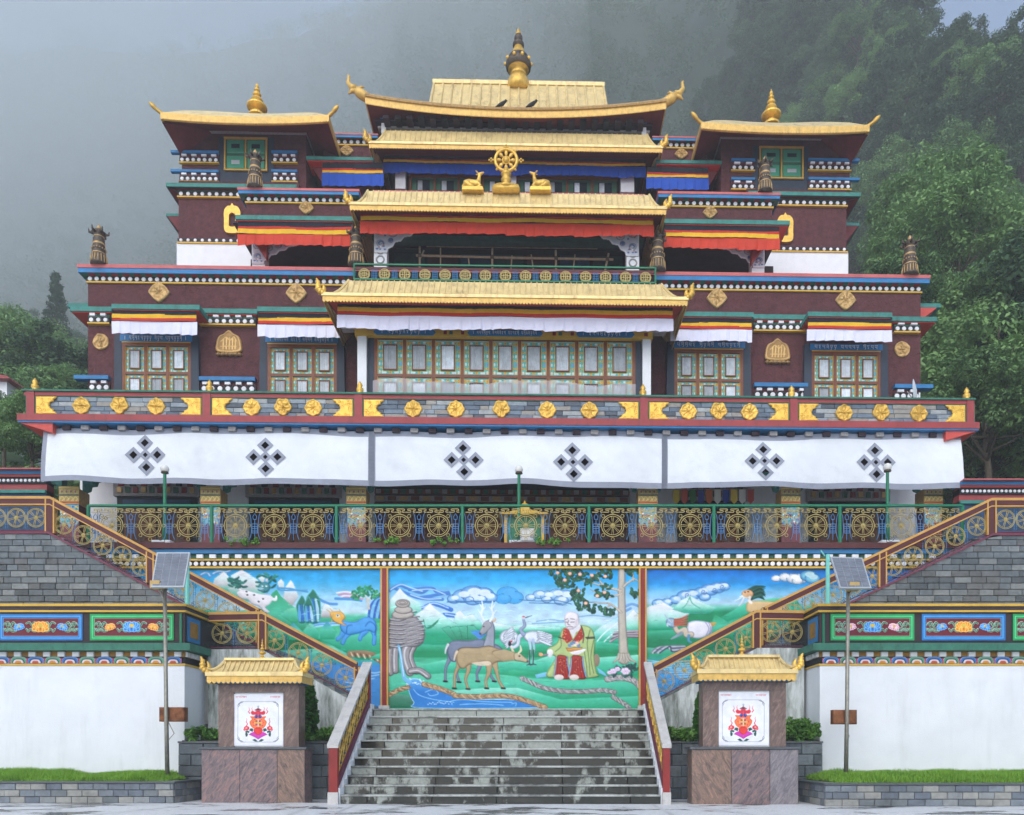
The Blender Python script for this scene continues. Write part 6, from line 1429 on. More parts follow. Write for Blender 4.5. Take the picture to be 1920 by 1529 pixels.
# ---- painted window leaves
def leaf_canvas(hpx, pane):
    W = 46; c = Canvas(0, W, 0, hpx, .75, (116, 190, 180))
    te, ye, wh, gn = (96, 178, 170), (222, 178, 70), (206, 224, 226), (70, 140, 110)
    for band, (m, col) in enumerate(((0, (190, 200, 180)), (1.4, te))): c.poly([(m, m), (W-m, m), (W-m, hpx-m), (m, hpx-m)], col)
    px0, py0, px1, py1 = pane; r_ = random.Random(7)
    def motif(x, y): 
        c.oval(x, y, 2.6, 1.7, ye, .4); c.oval(x, y, 1.2, .9, (200, 110, 60)); 
    n = 5
    for i in range(n):
        x = 4+(W-8)*i/(n-1)
        for y in (4, py0-4, py1+4, hpx-4): motif(x, y) if (i % 2 == 0) else c.oval(x, y, 3, 1.6, wh, .3)
    m = int(hpx/7)
    for i in range(m):
        y = 5+(hpx-10)*i/(m-1)
        for x in (3.6, px0-3.5, px1+3.5, W-3.6): motif(x, y) if i % 2 else c.oval(x, y, 1.7, 3, [wh, (120, 150, 206)][i % 2 if x < W/2 else (i//2) % 2], .3)
    for off, col in ((0, (176, 196, 120)), (1.6, (214, 170, 66)), (2.6, (110, 58, 40))): c.poly([(px0-4+off, py0-4+off), (px1+4-off, py0-4+off), (px1+4-off, py1+4-off), (px0-4+off, py1+4-off)], col, .2)
    return c.meshes(lambda X, Y, h: (X/46, -.012-h*.02, Y/46), 'painted_leaf')[0]
LEAF_UP = leaf_canvas(62, (13, 10, 33, 50)); LEAF_LO = leaf_canvas(62, (13, 8, 33, 50))
LEAF_UPS = leaf_canvas(62, (14, 9, 32, 51))
def pane_mesh(k=8):
    mb = MB(); vs = []; n = 18
    for i in range(n+1):
        x = i/n; d = .02*math.sin(i*2.1)+.012*math.sin(i*4.7)
        vs += [(x, d, 0), (x, d*.6, 1)]
    return mb.add(vs, [(2*i, 2*i+2, 2*i+3, 2*i+1) for i in range(n)]).mesh('curtain', 'curtain_cloth', True)
PANE = pane_mesh()
def painted_window(px0, px1, ytop, n, v, zbot, surround, lintel_y, words, seed, leaf=None, nm='window', split=.62):
    """leaves of a painted window wall: px0..px1 between the dark jambs, ytop its upper edge"""
    pm = (px0+px1)/2; u0, u1 = U(px0, v), U(px1, v); zt = Z(ytop, v, pm)
    w = part(nm, MB().box(u0, u1, v+.03, v+.12, zbot, zt), 'wood_frame', hall)
    mull = .11; lw = (u1-u0-mull*(n+1))/n; H = zt-zbot; mid = zt-.12-lw*62/46*1.0
    lh = lw*62/46; zs = [(zt-.1-lh, LEAF_UP if leaf is None else leaf), (zt-.1-lh-.1-lh, LEAF_LO)]
    for i in range(n+1):
        a = u0+i*(lw+mull); o = part('mullion', MB().box(a, a+mull, v-.05, v+.029, zbot, zt), 'wood_frame', w)
        if i < n: part('gold_line', MB().box(a+mull, a+mull+.018, v-.03, v+.029, zbot, zt-.02), 'gold_line', w)
        if i: part('gold_line', MB().box(a-.018, a, v-.03, v+.029, zbot, zt-.02), 'gold_line', w)
    part('rail', MB().box(u0+.001, u1-.001, v-.06, v+.028, zt-.099, zt+.02), 'wood_frame', w); part('rail', MB().box(u0+.001, u1-.001, v-.045, v+.028, zs[0][0]-.1, zs[0][0]), 'wood_frame', w)
    part('gold_line', MB().box(u0, u1, v-.08, v+.028, zt+.021, zt+.06), 'gold_line', w)
    fr = {}
    for i in range(n):
        a = u0+mull+i*(lw+mull)
        for z_, me in zs:
            if z_+lh < zbot+.2: continue
            put('leaf', me, w, (a, v+.028, z_), None, (lw, 1, lw))
            pw, ph = lw*22/46, lw*42/46; x0 = a+lw/2-pw/2; y0 = z_+lw*9.4/46
            put('curtain', PANE, w, (x0, v-.02, y0), None, (pw, 1, ph))
            f = MB(); tk = .035
            f.box(x0-tk, x0, v-.05, v+.0, y0-tk, y0+ph+tk); f.box(x0+pw, x0+pw+tk, v-.05, v, y0-tk, y0+ph+tk); f.box(x0, x0+pw, v-.05, v, y0-tk, y0); f.box(x0, x0+pw, v-.05, v, y0+ph, y0+ph+tk)
            part('pane_frame', f, 'wood_frame', w)
    if surround:                                         # dark battered jambs
        d = surround
        for s, a in ((-1, u0), (1, u1)):
            part('jamb', MB().prism([(a, zbot), (a, Z(lintel_y[0], v, pm)), (a+s*d*.82, Z(lintel_y[0], v, pm)), (a+s*d, zbot)], v-.06, v+.1), 'dark_frame', w)
    if lintel_y:
        lz0, lz1 = Z(lintel_y[1], v, pm), Z(lintel_y[0], v, pm)
        part('lintel', MB().box(u0-.06, u1+.06, v-.09, v+.1, lz0+.02, lz1), 'blue_paint', w)
        lettering(w, u0+.1, u1-.1, v-.095, lz0+.07, (lz1-lz0)*.62, words, seed)
    return w

# ================================================================ ground floor porch behind the railing
V1, VB = 9.7, 13.0
def column_canvas():
    c = Canvas(0, 34, 0, 70, .8, (112, 58, 66))
    c.poly([(0, 38), (6, 30), (12, 36), (17, 26), (22, 36), (28, 30), (34, 38), (34, 70), (0, 70)], (120, 172, 190), .6, 3)
    r_ = random.Random(3)
    for k in range(60):
        x, y = r_.uniform(1, 33), r_.uniform(34, 68)
        c.oval(x, y, r_.uniform(1.2, 2.6), r_.uniform(1, 2), [(230, 236, 236), (60, 120, 180), (226, 190, 90), (190, 80, 70), (60, 140, 120)][k % 5], .6, None, rot=r_.uniform(0, 3))
    for y in (46, 58): c.stroke([(1, y), (33, y)], 1.6, (226, 190, 90), .6)
    return c.meshes(lambda X, Y, h: ((X-17)/52, -.3-.012-.02*h, Y/52), 'painted_shaft')[0]
def capital_canvas():
    c = Canvas(0, 36, 0, 32, .8, (196, 168, 104)); r_ = random.Random(8)
    for y, col in ((3, (200, 70, 60)), (29, (226, 200, 120)), (16, (60, 90, 90))): c.stroke([(0, y), (36, y)], 2.4, col, .5)
    for x in (6, 14, 22, 30):
        c.stroke(bez([(x-4, 6), (x-1, 13), (x+4, 9), (x+1, 6)], 4), 1.6, (240, 220, 150), .8); c.oval(x, 22, 3.2, 4, (120, 150, 140), .8, edge=(236, 210, 130), ew=1.2); c.oval(x, 22, 1.4, 1.6, (200, 70, 60), .4)
    return c.meshes(lambda X, Y, h: ((X-18)/52, -.335-.012-.03*h, Y/52), 'painted_capital')[0]
COLC, CAPC = column_canvas(), capital_canvas()
def bracket_mesh(Lw=.8, h=.55, mtl='teal_ledge'):
    mb = MB()
    for s in (1, -1):
        mb.prism([(s*.3, h), (s*.3, 0), (s*.42, .05), (s*.45, .18), (s*.6, .2), (s*.64, .32), (s*.8, .36), (s*.84, .46), (s*(Lw+.2), .5), (s*(Lw+.2), h)], -.16, .16)
        for (x, z_, r) in ((.38, .14, .07), (.55, .3, .07), (.74, .44, .06)): mb.tube([(p[0]*1., -.17, p[2]) for p in spiral(s*x, z_, r, 1.2, 0, 0, s)], .018, 4)
    return mb.mesh('bracket', mtl)
BRK = bracket_mesh()
def porch():
    zt = Z(812, 9.2)
    part('porch_wall', MB().box(U(150, VB), U(1745, VB), VB, VB+.4, TZ, zt), 'white_paint', hall)
    for k, px in enumerate((140, 402, 672, 1212, 1477, 1741)):
        u = U(px, V1); zc0, zc1 = Z(951, V1, px), Z(922, V1, px); zs0 = Z(990, V1, px)
        p = part('column', MB().box(u-.3, u+.3, V1-.3, V1+.3, TZ, zc0), 'maroon_paint', hall)
        put('painted_shaft', COLC, p, (u, V1, zc0-70/52)); part('capital', MB().box(u-.335, u+.335, V1-.335, V1+.335, zc0+.001, zc1), 'gold_old', p); put('painted_capital', CAPC, p, (u, V1, zc0+.0))
        put('bracket', BRK, p, (u, V1, zc1-.02), None, (1.2, 1, 1.2))
        part('base', MB().box(u-.38, u+.38, V1-.38, V1+.38, TZ, TZ+.2), 'cement', p)
    # doors: dark surrounds, carved lintels
    for a, b_ in ((222, 372), (468, 636), (1270, 1395), (1515, 1660)):
        u0, u1 = U(a, VB), U(b_, VB); zz = Z(938, VB); d = part('porch_door', MB().box(u0, u1, VB-.1, VB-.001, TZ, zz), 'black_paint', hall)
        part('lintel', MB().box(u0+.25, u1-.25, VB-.16, VB-.101, zz-.36, zz-.12), 'dark_blue_paint', d); part('door_leaf', MB().box(u0+.3, (u0+u1)/2-.03, VB-.15, VB-.101, TZ, zz-.5), 'wood_frame', d); part('door_leaf', MB().box((u0+u1)/2+.03, u1-.3, VB-.15, VB-.101, TZ, zz-.5), 'wood_frame', d)
        part('carved_frieze', MB().box(u0-.1, u1+.1, VB-.2, VB-.002, zz+.001, zz+.5), 'carved_grey', d)
        dentils(d, u0, u1, VB-.2, zz+.12, zz+.34, .3, ('gold_old', 'green_paint', 'red_paint'), .05, .6); dentils(d, u0, u1, VB-.18, zz+.38, zz+.5, .42, ('red_paint', 'black_paint'), .08, .5)
    u0, u1 = U(706, VB), U(1178, VB)
    d = part('porch_entrance', MB().box(u0, u1, VB-.3, VB-.002, TZ, zt-.1), 'interior', hall)
    for i, (y0, y1, mt) in enumerate(((925, 934, 'wood_frame'), (938, 948, 'carved_grey'), (952, 960, 'wood_frame'))): part('carved_frieze', MB().box(u0, u1, VB-.4-.05*i, VB-.301, Z(y1, VB), Z(y0, VB)), mt, d)
    dentils(d, u0, u1, VB-.42, Z(948, VB)+.02, Z(938, VB)-.02, .45, ('gold_old', 'wood_frame'), .06, .7); dentils(d, u0, u1, VB-.4, Z(934, VB)+.02, Z(926, VB), .32, ('carved_grey', 'green_paint'), .06, .6)
    for i in range(6): a = u0+(u1-u0)*i/6; part('door_leaf', MB().box(a+.06, a+(u1-u0)/6-.06, VB-.36, VB-.301, TZ, Z(966, VB)), 'maroon_paint' if i % 2 else 'wood_frame', d)
porch()
# ================================================================ balcony with slate parapet
VP_ = 8.8
def balcony():
    y = lambda py, v=VP_: Z(py, v, 960)
    uL, uR = U(46, VP_), U(1824, VP_)
    b = part('balcony', MB().box(uL-.1, uR+.1, 8.55, VB+.4, y(802), y(789.5)), 'red_fascia', hall)
    part('blue_line', MB().box(uL-.08, uR+.08, 8.57, VB, y(805), y(802)-.001), 'blue_paint', b)
    part('soffit', MB().box(uL+.5, uR-.5, 9.15, VB, y(816), y(805)-.001), 'soffit_dark', b)
    for s, a in ((1, uL-.05), (-1, uR+.05)): part('corner_bracket', MB().prism([(a, y(805)-.002), (a+s*1.1, y(805)-.002), (a+s*1.1, y(823))], 8.62, VB), 'bright_red', b)
    dentils(b, uL+.5, uR-.5, 9.15, y(814), y(806), .62, ('carved_grey', 'soffit_dark'), .42, .42)
    # parapet frame
    posts = [U(p, VP_) for p in (59, 388.5, 672.5, 1207, 1487.5, 1818)]
    zb, zt = y(789.5), y(744)
    part('parapet_core', MB().box(uL+.02, uR-.02, VP_+.1, VP_+.4, zb, zt-.02), 'mortar', hall)
    part('parapet_rail', MB().box(uL, uR, VP_-.04, VP_+.45, y(751), zt), 'red_fascia', hall); part('parapet_cap', MB().box(uL-.05, uR+.05, VP_-.1, VP_+.5, zt+.001, zt+.06), 'green_ledge', hall)
    part('parapet_line', MB().box(uL, uR, VP_-.03, VP_+.09, y(752.3), y(751)-.001), 'green_paint', hall); part('parapet_line', MB().box(uL, uR, VP_-.03, VP_+.09, zb+.001, zb+.04), 'green_paint', hall)
    bud = MB().lathe([(.1, 0), (.12, .06), (.07, .1), (.13, .18), (.12, .26), (.06, .3), (.1, .36), (.06, .44), (.0, .52)], (0, 0, 0), 10).mesh('bud_finial', 'gold_orn', True)
    for k, u in enumerate(posts):
        p = part('parapet_post', MB().box(u-.13, u+.13, VP_-.07, VP_+.44, zb, zt-.001), 'red_fascia', hall)
        for s in (-1, 1): part('post_edge', MB().box(u+s*.15-.018, u+s*.15+.018, VP_-.045, VP_+.09, zb+.04, y(752.3)), 'green_paint', p)
        put('bud_finial', bud, p, (u, VP_+.2, zt+.06))
    z0, z1 = zb+.045, y(752.3)-.005
    med = [[154, 225, 294], [473, 531, 588], [775, 855, 940, 1026, 1105], [1290, 1347, 1405], [1582, 1651, 1722]]
    for k in range(5):
        a, c_ = posts[k]+.17, posts[k+1]-.17
        block_wall(hall, a, c_, z0, z1, VP_+.0, .52, .165, PSLATE, .1, .008, 60+k, jit=.45, rough=.02, name='stone')
        zc = (z0+z1)/2
        put('corner_ornament', CORNER[1], hall, (a+.01, VP_-.02, z0+.01), None, (1, 1, (z1-z0-.02)/.72)); put('corner_ornament', CORNER[-1], hall, (c_-.01, VP_-.02, z0+.01), None, (1, 1, (z1-z0-.02)/.72))
        for j, px in enumerate(med[k]):
            vase = (j == len(med[k])//2); put('medallion', VASE if vase else MEDAL[(j+k) % 4], hall, (U(px, VP_), VP_-.02, zc), None, (1.08, 1, 1.08))
balcony()
# ================================================================ second storey
V2 = 11.5; Z2 = Z(789.5, VP_)+.0
def storey2():
    y = lambda py, px=300, v=V2: Z(py, v, px)
    u0, u1 = U(165, V2), U(1726, V2); zt = Z(497, V2-.26, 300)
    part('wall', MB().box(u0, u1, V2, 27, Z2, Z(505, V2, 300)), 'maroon', hall)
    cornice(hall, u0, u1, V2, zt, Z(503.5, V2-.26, 300), Z(512, V2-.26, 300), Z(521, V2, 300), Z(530.5, V2, 300), 27.3)
    for px, py in ((299, 549), (556, 551), (1344, 560), (1585, 564)): put('diamond_medallion', DIAM[px % 2], hall, (U(px, V2), V2-.01, Z(py, V2, px)))
    for px, py, k in ((190, 642, 0), (1691, 656, 1)): put('round_medallion', ROUND[k], hall, (U(px, V2), V2-.01, Z(py, V2, px)), None, (.84, 1, .84))
    for px, py in ((430, 646), (1457, 661)): put('plaque', PLAQUE, hall, (U(px, V2), V2-.01, Z(py, V2, px)), None, (.95, 1, .82))
    # windows of the wings
    zl = Z(645, V2, 294)
    for (a, b_, yt, ly, wd, sd) in ((230, 359, 646, (630, 643.5), (1, 8, 3, 6, 1), 1), (502, 632, 649, (634, 646), (1, 6, 4, 4, 6, 1), 2), (1264, 1393, 658.5, (643.5, 656), (5, 4, 6), 3), (1521, 1650, 662.5, (647.5, 660), (6, 5, 4), 4)):
        painted_window(a, b_, yt, 3, V2-.12, Z2, .33, ly, wd, sd, LEAF_UPS)
    # ledges above the windows, stepped
    vL = V2-.95
    for a, b_, py in ((209, 374, 571), (482, 640, 576), (1250, 1413, 585), (1515, 1673, 585.5)): ledge(hall, U(a, vL), U(b_, vL), vL, V2+.01, Z(py, vL, (a+b_)/2))
    vM = V2-.26
    for a, b_, py in ((131, 209, 575), (374, 482, 579), (1413, 1515, 590), (1673, 1757, 594)): ledge(hall, U(a, vM)-.0, U(b_, vM)+.0, vM, V2+.01 if 200 < a < 1600 else 20, Z(py, vM, (a+b_)/2))
    # corner eaves on the sides
    for s, ue in ((-1, u0), (1, u1)):
        zz = Z(590, V2+1, 165 if s < 0 else 1726)
        part('side_eave', MB().box(*sorted((ue, ue+s*1.05)), V2+.5, 22, zz, zz+.16), 'teal_ledge', hall)
        part('side_eave', MB().prism([(ue, zz-.7), (ue+s*.9, zz-.01), (ue, zz-.01)], V2+.5, 22), 'bright_red', hall)
    # dot bands between the windows: upper below the ledge, lower with a blue cap
    for a, b_ in ((168, 208), (377, 481), (1412, 1512), (1674, 1722)):
        pm = (a+b_)/2; o = 0 if pm < 960 else 0
        f = (lambda py: Z(py+.0118*(pm-428)*.93, V2-.11, pm))          # heights were read at the left; the front recedes to the right
        ua, ub = U(a, V2), U(b_, V2)
        dot_band(hall, ua, ub, V2-.12, f(608), f(598.5), .26)
        p = part('dentil_band', MB().box(ua, ub, V2-.1, V2+.1, f(598)+.001, f(588)), 'green_paint', hall); dentils(p, ua, ub, V2-.1, f(597), f(590), .45, depth=.1)
        e = .12 if pm < 960 and a < 200 or b_ > 1700 else 0
        p = part('blue_cap', MB().box(ua-(e if a < 200 else 0)*4, ub+(e if b_ > 1700 else 0)*4, V2-.2, V2+.1, f(715.5), f(708.5)), 'blue_paint', hall)
        dot_band(hall, ua, ub, V2-.07, f(734), f(723), .28)
        q = part('dentil_band', MB().box(ua, ub, V2-.05, V2+.1, f(722.5), f(716)), 'maroon_paint', p); dentils(q, ua, ub, V2-.05, f(722), f(717), .45, depth=.1)
    # middle bay
    vc = 9.95
    uc0, uc1 = U(668, vc), U(1222, vc); ztop = Z(566, 9.2)
    part('bay_wall', MB().box(uc0+.05, uc1-.05, vc+.12, V2, Z2, ztop), 'maroon', hall)
    painted_window(702, 1191, 635, 9, vc, Z2, .24, None and 0 or (621, 632.5), (1,), 9, nm='bay_window')
    for a, b_ in ((670, 687), (1205, 1220.5)): part('white_pillar', MB().box(U(a, vc-.2), U(b_, vc-.2), vc-.2, vc+.12, Z2, Z(630, vc-.2)), 'white_paint', hall)
    p = part('bay_lintel', MB().box(uc0, uc1, vc-.24, vc+.11, Z(632.5, vc-.24), Z(618, vc-.24)), 'yellow_paint', hall)
    for a, b_, wd, sd in ((700, 817, (1, 9, 1), 21), (876, 1018, (1, 6, 6, 5, 7), 22), (1080, 1190, (1, 9, 1), 23)):
        ua, ub = U(a, vc-.25), U(b_, vc-.25); z0, z1 = Z(631, vc-.25), Z(620, vc-.25); zm = (z0+z1)/2
        q = part('text_board', MB().prism([(ua, zm), (ua+.1, z0), (ub-.1, z0), (ub, zm), (ub-.1, z1), (ua+.1, z1)], vc-.28, vc-.241), 'blue_paint', p)
        lettering(q, ua+.2, ub-.2, vc-.29, z0+.05, (z1-z0)*.6, wd, sd)
    rz0, rz1 = Z(631.5, vc-.25), Z(619, vc-.25)
    for a, b_ in ((690, 700), (820, 874), (1022, 1078), (1192, 1215)): dentils(p, U(a, vc), U(b_, vc), vc-.24, rz0+.06, rz1-.06, .2, ('gold_line', 'red_paint', 'green_paint'), .03, .55)
    gold_roof(hall, U(654, 9.4), U(1240, 9.4), U(605, 8.4), U(1289, 8.4), 9.4, 8.4, Z(530.5, 9.4), Z(556, 8.4), V2, flame=.85, rib=.2)
    ze = Z(556, 8.4)
    part('soffit', MB().prism([(8.46, ze-.12), (8.46, ze-.2), (8.9, ze+.04), (vc+.2, ze+.12), (vc+.2, ze+.2)], U(612, 8.46), U(1283, 8.46), 'x'), 'bright_red', hall)
    part('carved_frieze', MB().box(uc0-.5, uc1+.5, vc-.12, vc+.119, Z(618, vc-.24)+.002, Z(608, vc-.24)), 'carved_grey', hall)
storey2()
valance(210, 368, (578, 590, 597.5, 602.5, 626.5), V2-.88, WHITE_S, 'white pleated valance over the leftmost painted window', seed=1)
valance(484, 636, (585, 596.5, 603.5, 608.5, 631.5), V2-.88, WHITE_S, 'white pleated valance over the painted window second from the left', seed=2)
valance(633, 1261, (570, 580.5, 588.5, 594, 619), 8.95, WHITE_S, 'long white pleated valance over the nine leaf middle window', seed=3)
valance(1259, 1409, (595.5, 605.5, 612, 617, 639.5), V2-.88, WHITE_S, 'white pleated valance over the painted window second from the right', seed=4)
valance(1515, 1671, (595.5, 605.5, 612.5, 617.5, 640), V2-.88, WHITE_S, 'white pleated valance over the rightmost painted window', seed=5)
# ================================================================ third storey
Z3 = Z(497, V2-.26, 300)-.1; V3 = 12.3
def carved_bracket_mesh(s):
    mb = MB(); c = Canvas(0, 100, 0, 58, 1.1, (0, 0, 0))
    out = [(0, 0), (24, 0), (26, 8), (34, 12), (38, 20), (48, 22), (54, 30), (66, 32), (72, 40), (86, 42), (98, 50), (100, 58), (0, 58)]
    c.poly(out, (206, 208, 218), 2, 4, 1, edge=(236, 236, 240), ew=2.4)
    r_ = random.Random(4)
    for x, y, q in ((12, 44, 9), (34, 38, 8), (52, 44, 7), (68, 47, 6), (83, 50, 5), (12, 18, 7), (30, 24, 5)):
        c.oval(x, y, q, q, (196, 200, 210), 1.5, None, 1, edge=(86, 96, 130), ew=1.4); c.stroke([(p[0], p[2]) for p in spiral(x, y, q*.7, 1.3, 0)], 1.6, [(60, 90, 150), (190, 110, 100), (90, 120, 120)][int(x) % 3], .5, 1)
    for k in range(20): x, y = r_.uniform(2, 22), r_.uniform(2, 56); c.oval(x, y, 1.8, 1.3, [(70, 100, 160), (200, 120, 110), (232, 232, 236)][k % 3], .8, None, 1)
    return c.meshes(lambda X, Y, h: (s*X/48, -.02*h, Y/48), 'carved_bracket')[1]
CBR = {1: carved_bracket_mesh(1), -1: carved_bracket_mesh(-1)}
def storey3():
    # inner body, dark behind the open gallery
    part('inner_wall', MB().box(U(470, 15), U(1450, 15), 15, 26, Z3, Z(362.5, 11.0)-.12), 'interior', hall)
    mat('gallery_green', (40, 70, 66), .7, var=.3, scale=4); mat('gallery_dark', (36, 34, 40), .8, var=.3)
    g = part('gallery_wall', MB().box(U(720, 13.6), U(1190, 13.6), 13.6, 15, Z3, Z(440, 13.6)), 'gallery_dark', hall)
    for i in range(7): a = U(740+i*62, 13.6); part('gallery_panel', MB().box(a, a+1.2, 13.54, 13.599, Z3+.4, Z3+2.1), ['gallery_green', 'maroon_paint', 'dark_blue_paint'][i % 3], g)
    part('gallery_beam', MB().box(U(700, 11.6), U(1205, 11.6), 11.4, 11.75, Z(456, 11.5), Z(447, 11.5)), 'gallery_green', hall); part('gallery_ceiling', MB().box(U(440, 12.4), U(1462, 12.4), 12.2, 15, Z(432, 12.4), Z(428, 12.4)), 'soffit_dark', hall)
    # middle gallery posts with carved brackets
    for px, s in ((714, 1), (1186, -1)):
        v = 11.5; u = U(px, v); p = part('gallery_post', MB().box(u-.24, u+.24, v-.1, v+.3, Z3, Z(446, v)), 'white_paint', hall)
        put('carved_bracket', CBR[s], p, (u-s*.24, v-.11, Z(482, v)), None, (1.02, 1, .95))
        for k in range(3): part('carved_face', MB().tube(circ(u, Z3+.9+k*.0+.36*k-.4, .14, v-.11, 14), .03, 5, closed=True), 'carved_grey', p)
    gold_roof(hall, U(690, 11.0), U(1217, 11.0), U(656, 10.2), U(1249, 10.2), 11.0, 10.2, Z(362.5, 11.0), Z(386, 10.2), 15, flame=.8, rib=.2)
    ze = Z(386, 10.2)
    part('soffit', MB().prism([(10.26, ze-.1), (10.26, ze-.18), (10.72, ze+.1), (12.2, ze+.2), (12.2, ze+.3)], U(662, 10.3), U(1244, 10.3), 'x'), 'soffit', hall)
    part('roof_deck', MB().box(U(700, 11), U(1210, 11), 11.02, 16.5, Z(362.5, 11.0)-.1, Z(362.5, 11.0)+.05), 'pink_coping', hall)
    # wings with cornice, ledge and open gallery below
    for s, (a, b_), yo, mx, my in ((-1, (462, 664), 0, 575, 391.5), (1, (1244, 1448), 7, 1331, 399.5)):
        pm = (a+b_)/2; u0, u1 = U(a, V3), U(b_, V3); z = lambda py, v=V3: Z(py+yo, v, pm)
        part('wing_wall', MB().box(u0, u1, V3, 16, z(411), z(362)), 'maroon', hall)
        cornice(hall, u0, u1, V3, z(353, V3-.26), z(357.5, V3-.26), z(363.5, V3-.26), z(372), z(381), 16.6, sp=.27)
        put('diamond_medallion', DIAM[(a//2) % 2], hall, (U(mx, V3), V3-.01, Z(my, V3, mx)), None, (.72, 1, .66))
        vl = V3-.8; la, lb = ((441, 662) if s < 0 else (1246, 1481)); ledge(hall, U(la, vl), U(lb, vl), vl, V3+.2, Z(405+yo, vl, pm), .16, .05)
        # side cheek in red below the ledge, outer end
        ue = U(446 if s < 0 else 1462, V3-.7); ui = U(505 if s < 0 else 1405, V3)
        part('gallery_cheek', MB().prism([(ue, z(436)), (ue+(-s)*.05, z(436)), (ui, z(497)), (ui, z(436))], V3-.35, V3-.1), 'red_paint', hall)
        px = 489 if s < 0 else 1418; up = U(px, V3+.3); p = part('gallery_post', MB().box(up-.25, up+.25, V3+.05, V3+.5, Z3, z(440)), 'white_paint', hall)
        put('carved_bracket', CBR[-s], p, (up-(-s)*.26, V3+.04, Z(495+yo, V3, px)), None, (.95, 1, .8))
        part('gallery_rail', MB().box(*sorted((U(500 if s < 0 else 1250, V3), U(660 if s < 0 else 1405, V3))), V3+1.2, V3+1.3, Z3, Z3+1.1), 'gallery_dark', hall)
    # gallery railing with longevity roundels
    v = 10.55; ua, ub = U(664, v), U(1229, v); z0, z1 = Z(529, v), Z(498.5, v)
    rl = part('gallery_railing', MB().box(ua, ub, v-.03, v+.03, z1-.05, z1), 'green_metal', hall); part('mesh_strip', MB().box(ua, ub, v-.012, v+.012, z1-.22, z1-.12), 'maroon_paint', rl); part('lower_bar', MB().box(ua, ub, v-.03, v+.03, z0, z0+.05), 'green_metal', rl)
    m = MB()
    m.tube(circ(0, 0, .2, 0, 18), .02, 5, closed=True); m.tube(circ(0, 0, .16, 0, 16), .012, 4, closed=True); m.tube([(0, 0, -.17), (0, 0, .17)], .015, 4); m.tube([(-.15, 0, 0), (.15, 0, 0)], .015, 4)
    for s in (1, -1): m.tube([(-.1, 0, s*.06), (.1, 0, s*.06)], .012, 4); m.tube([(s*.08, 0, -.1), (s*.08, 0, .1)], .012, 4); m.tube([(-.07, 0, s*.12), (.07, 0, s*.12)], .012, 4)
    lon = m.mesh('roundel', 'iron_gold'); m = MB()
    for x in (-.1, -.04, .04, .1): m.tube([(x, 0, 0), (x, 0, .44)], .011, 4)
    for z_ in (.05, .12, .2, .28, .36): m.tube([(-.12, 0, z_), (.12, 0, z_)], .011, 4)
    sq = m.mesh('blue_lattice', 'blue_paint'); n = 15
    for i in range(n):
        u = ua+(ub-ua)*(i+.5)/n; put('roundel', lon, rl, (u, v, (z0+z1)/2-.08), None, (.98, 1, .98)); u = ua+(ub-ua)*i/n
        if i: put('blue_lattice', sq, rl, (u, v, z0+.06), None, (.9, 1, .86))
    for k, px in enumerate((664, 1229)): part('rail_post', MB().tube([(U(px, v), v, z0), (U(px, v), v, z1)], .035, 6), 'green_metal', rl)
    part('gallery_floor', MB().box(ua, ub, v+.1, V2+.3, z0-.4, z0), 'maroon_paint', hall); part('gallery_apron', MB().box(ua+.02, ub-.02, v+.12, v+.2, z0+.001, z1-.2), 'gallery_dark', hall)
storey3()
valance(446, 661, (413.5, 426, 431, 439, 460), V3-.72, RED_S, 'red pleated valance on the left wing of the open gallery', seed=11)
valance(676, 1225, (399, 406.5, 410.5, 417.5, 440), 10.75, RED_S, 'long red pleated valance over the bamboo scaffold gallery', seed=12)
valance(1246, 1461, (421.5, 433.5, 438, 445.5, 466), V3-.72, RED_S, 'red pleated valance on the right wing of the open gallery', seed=13)
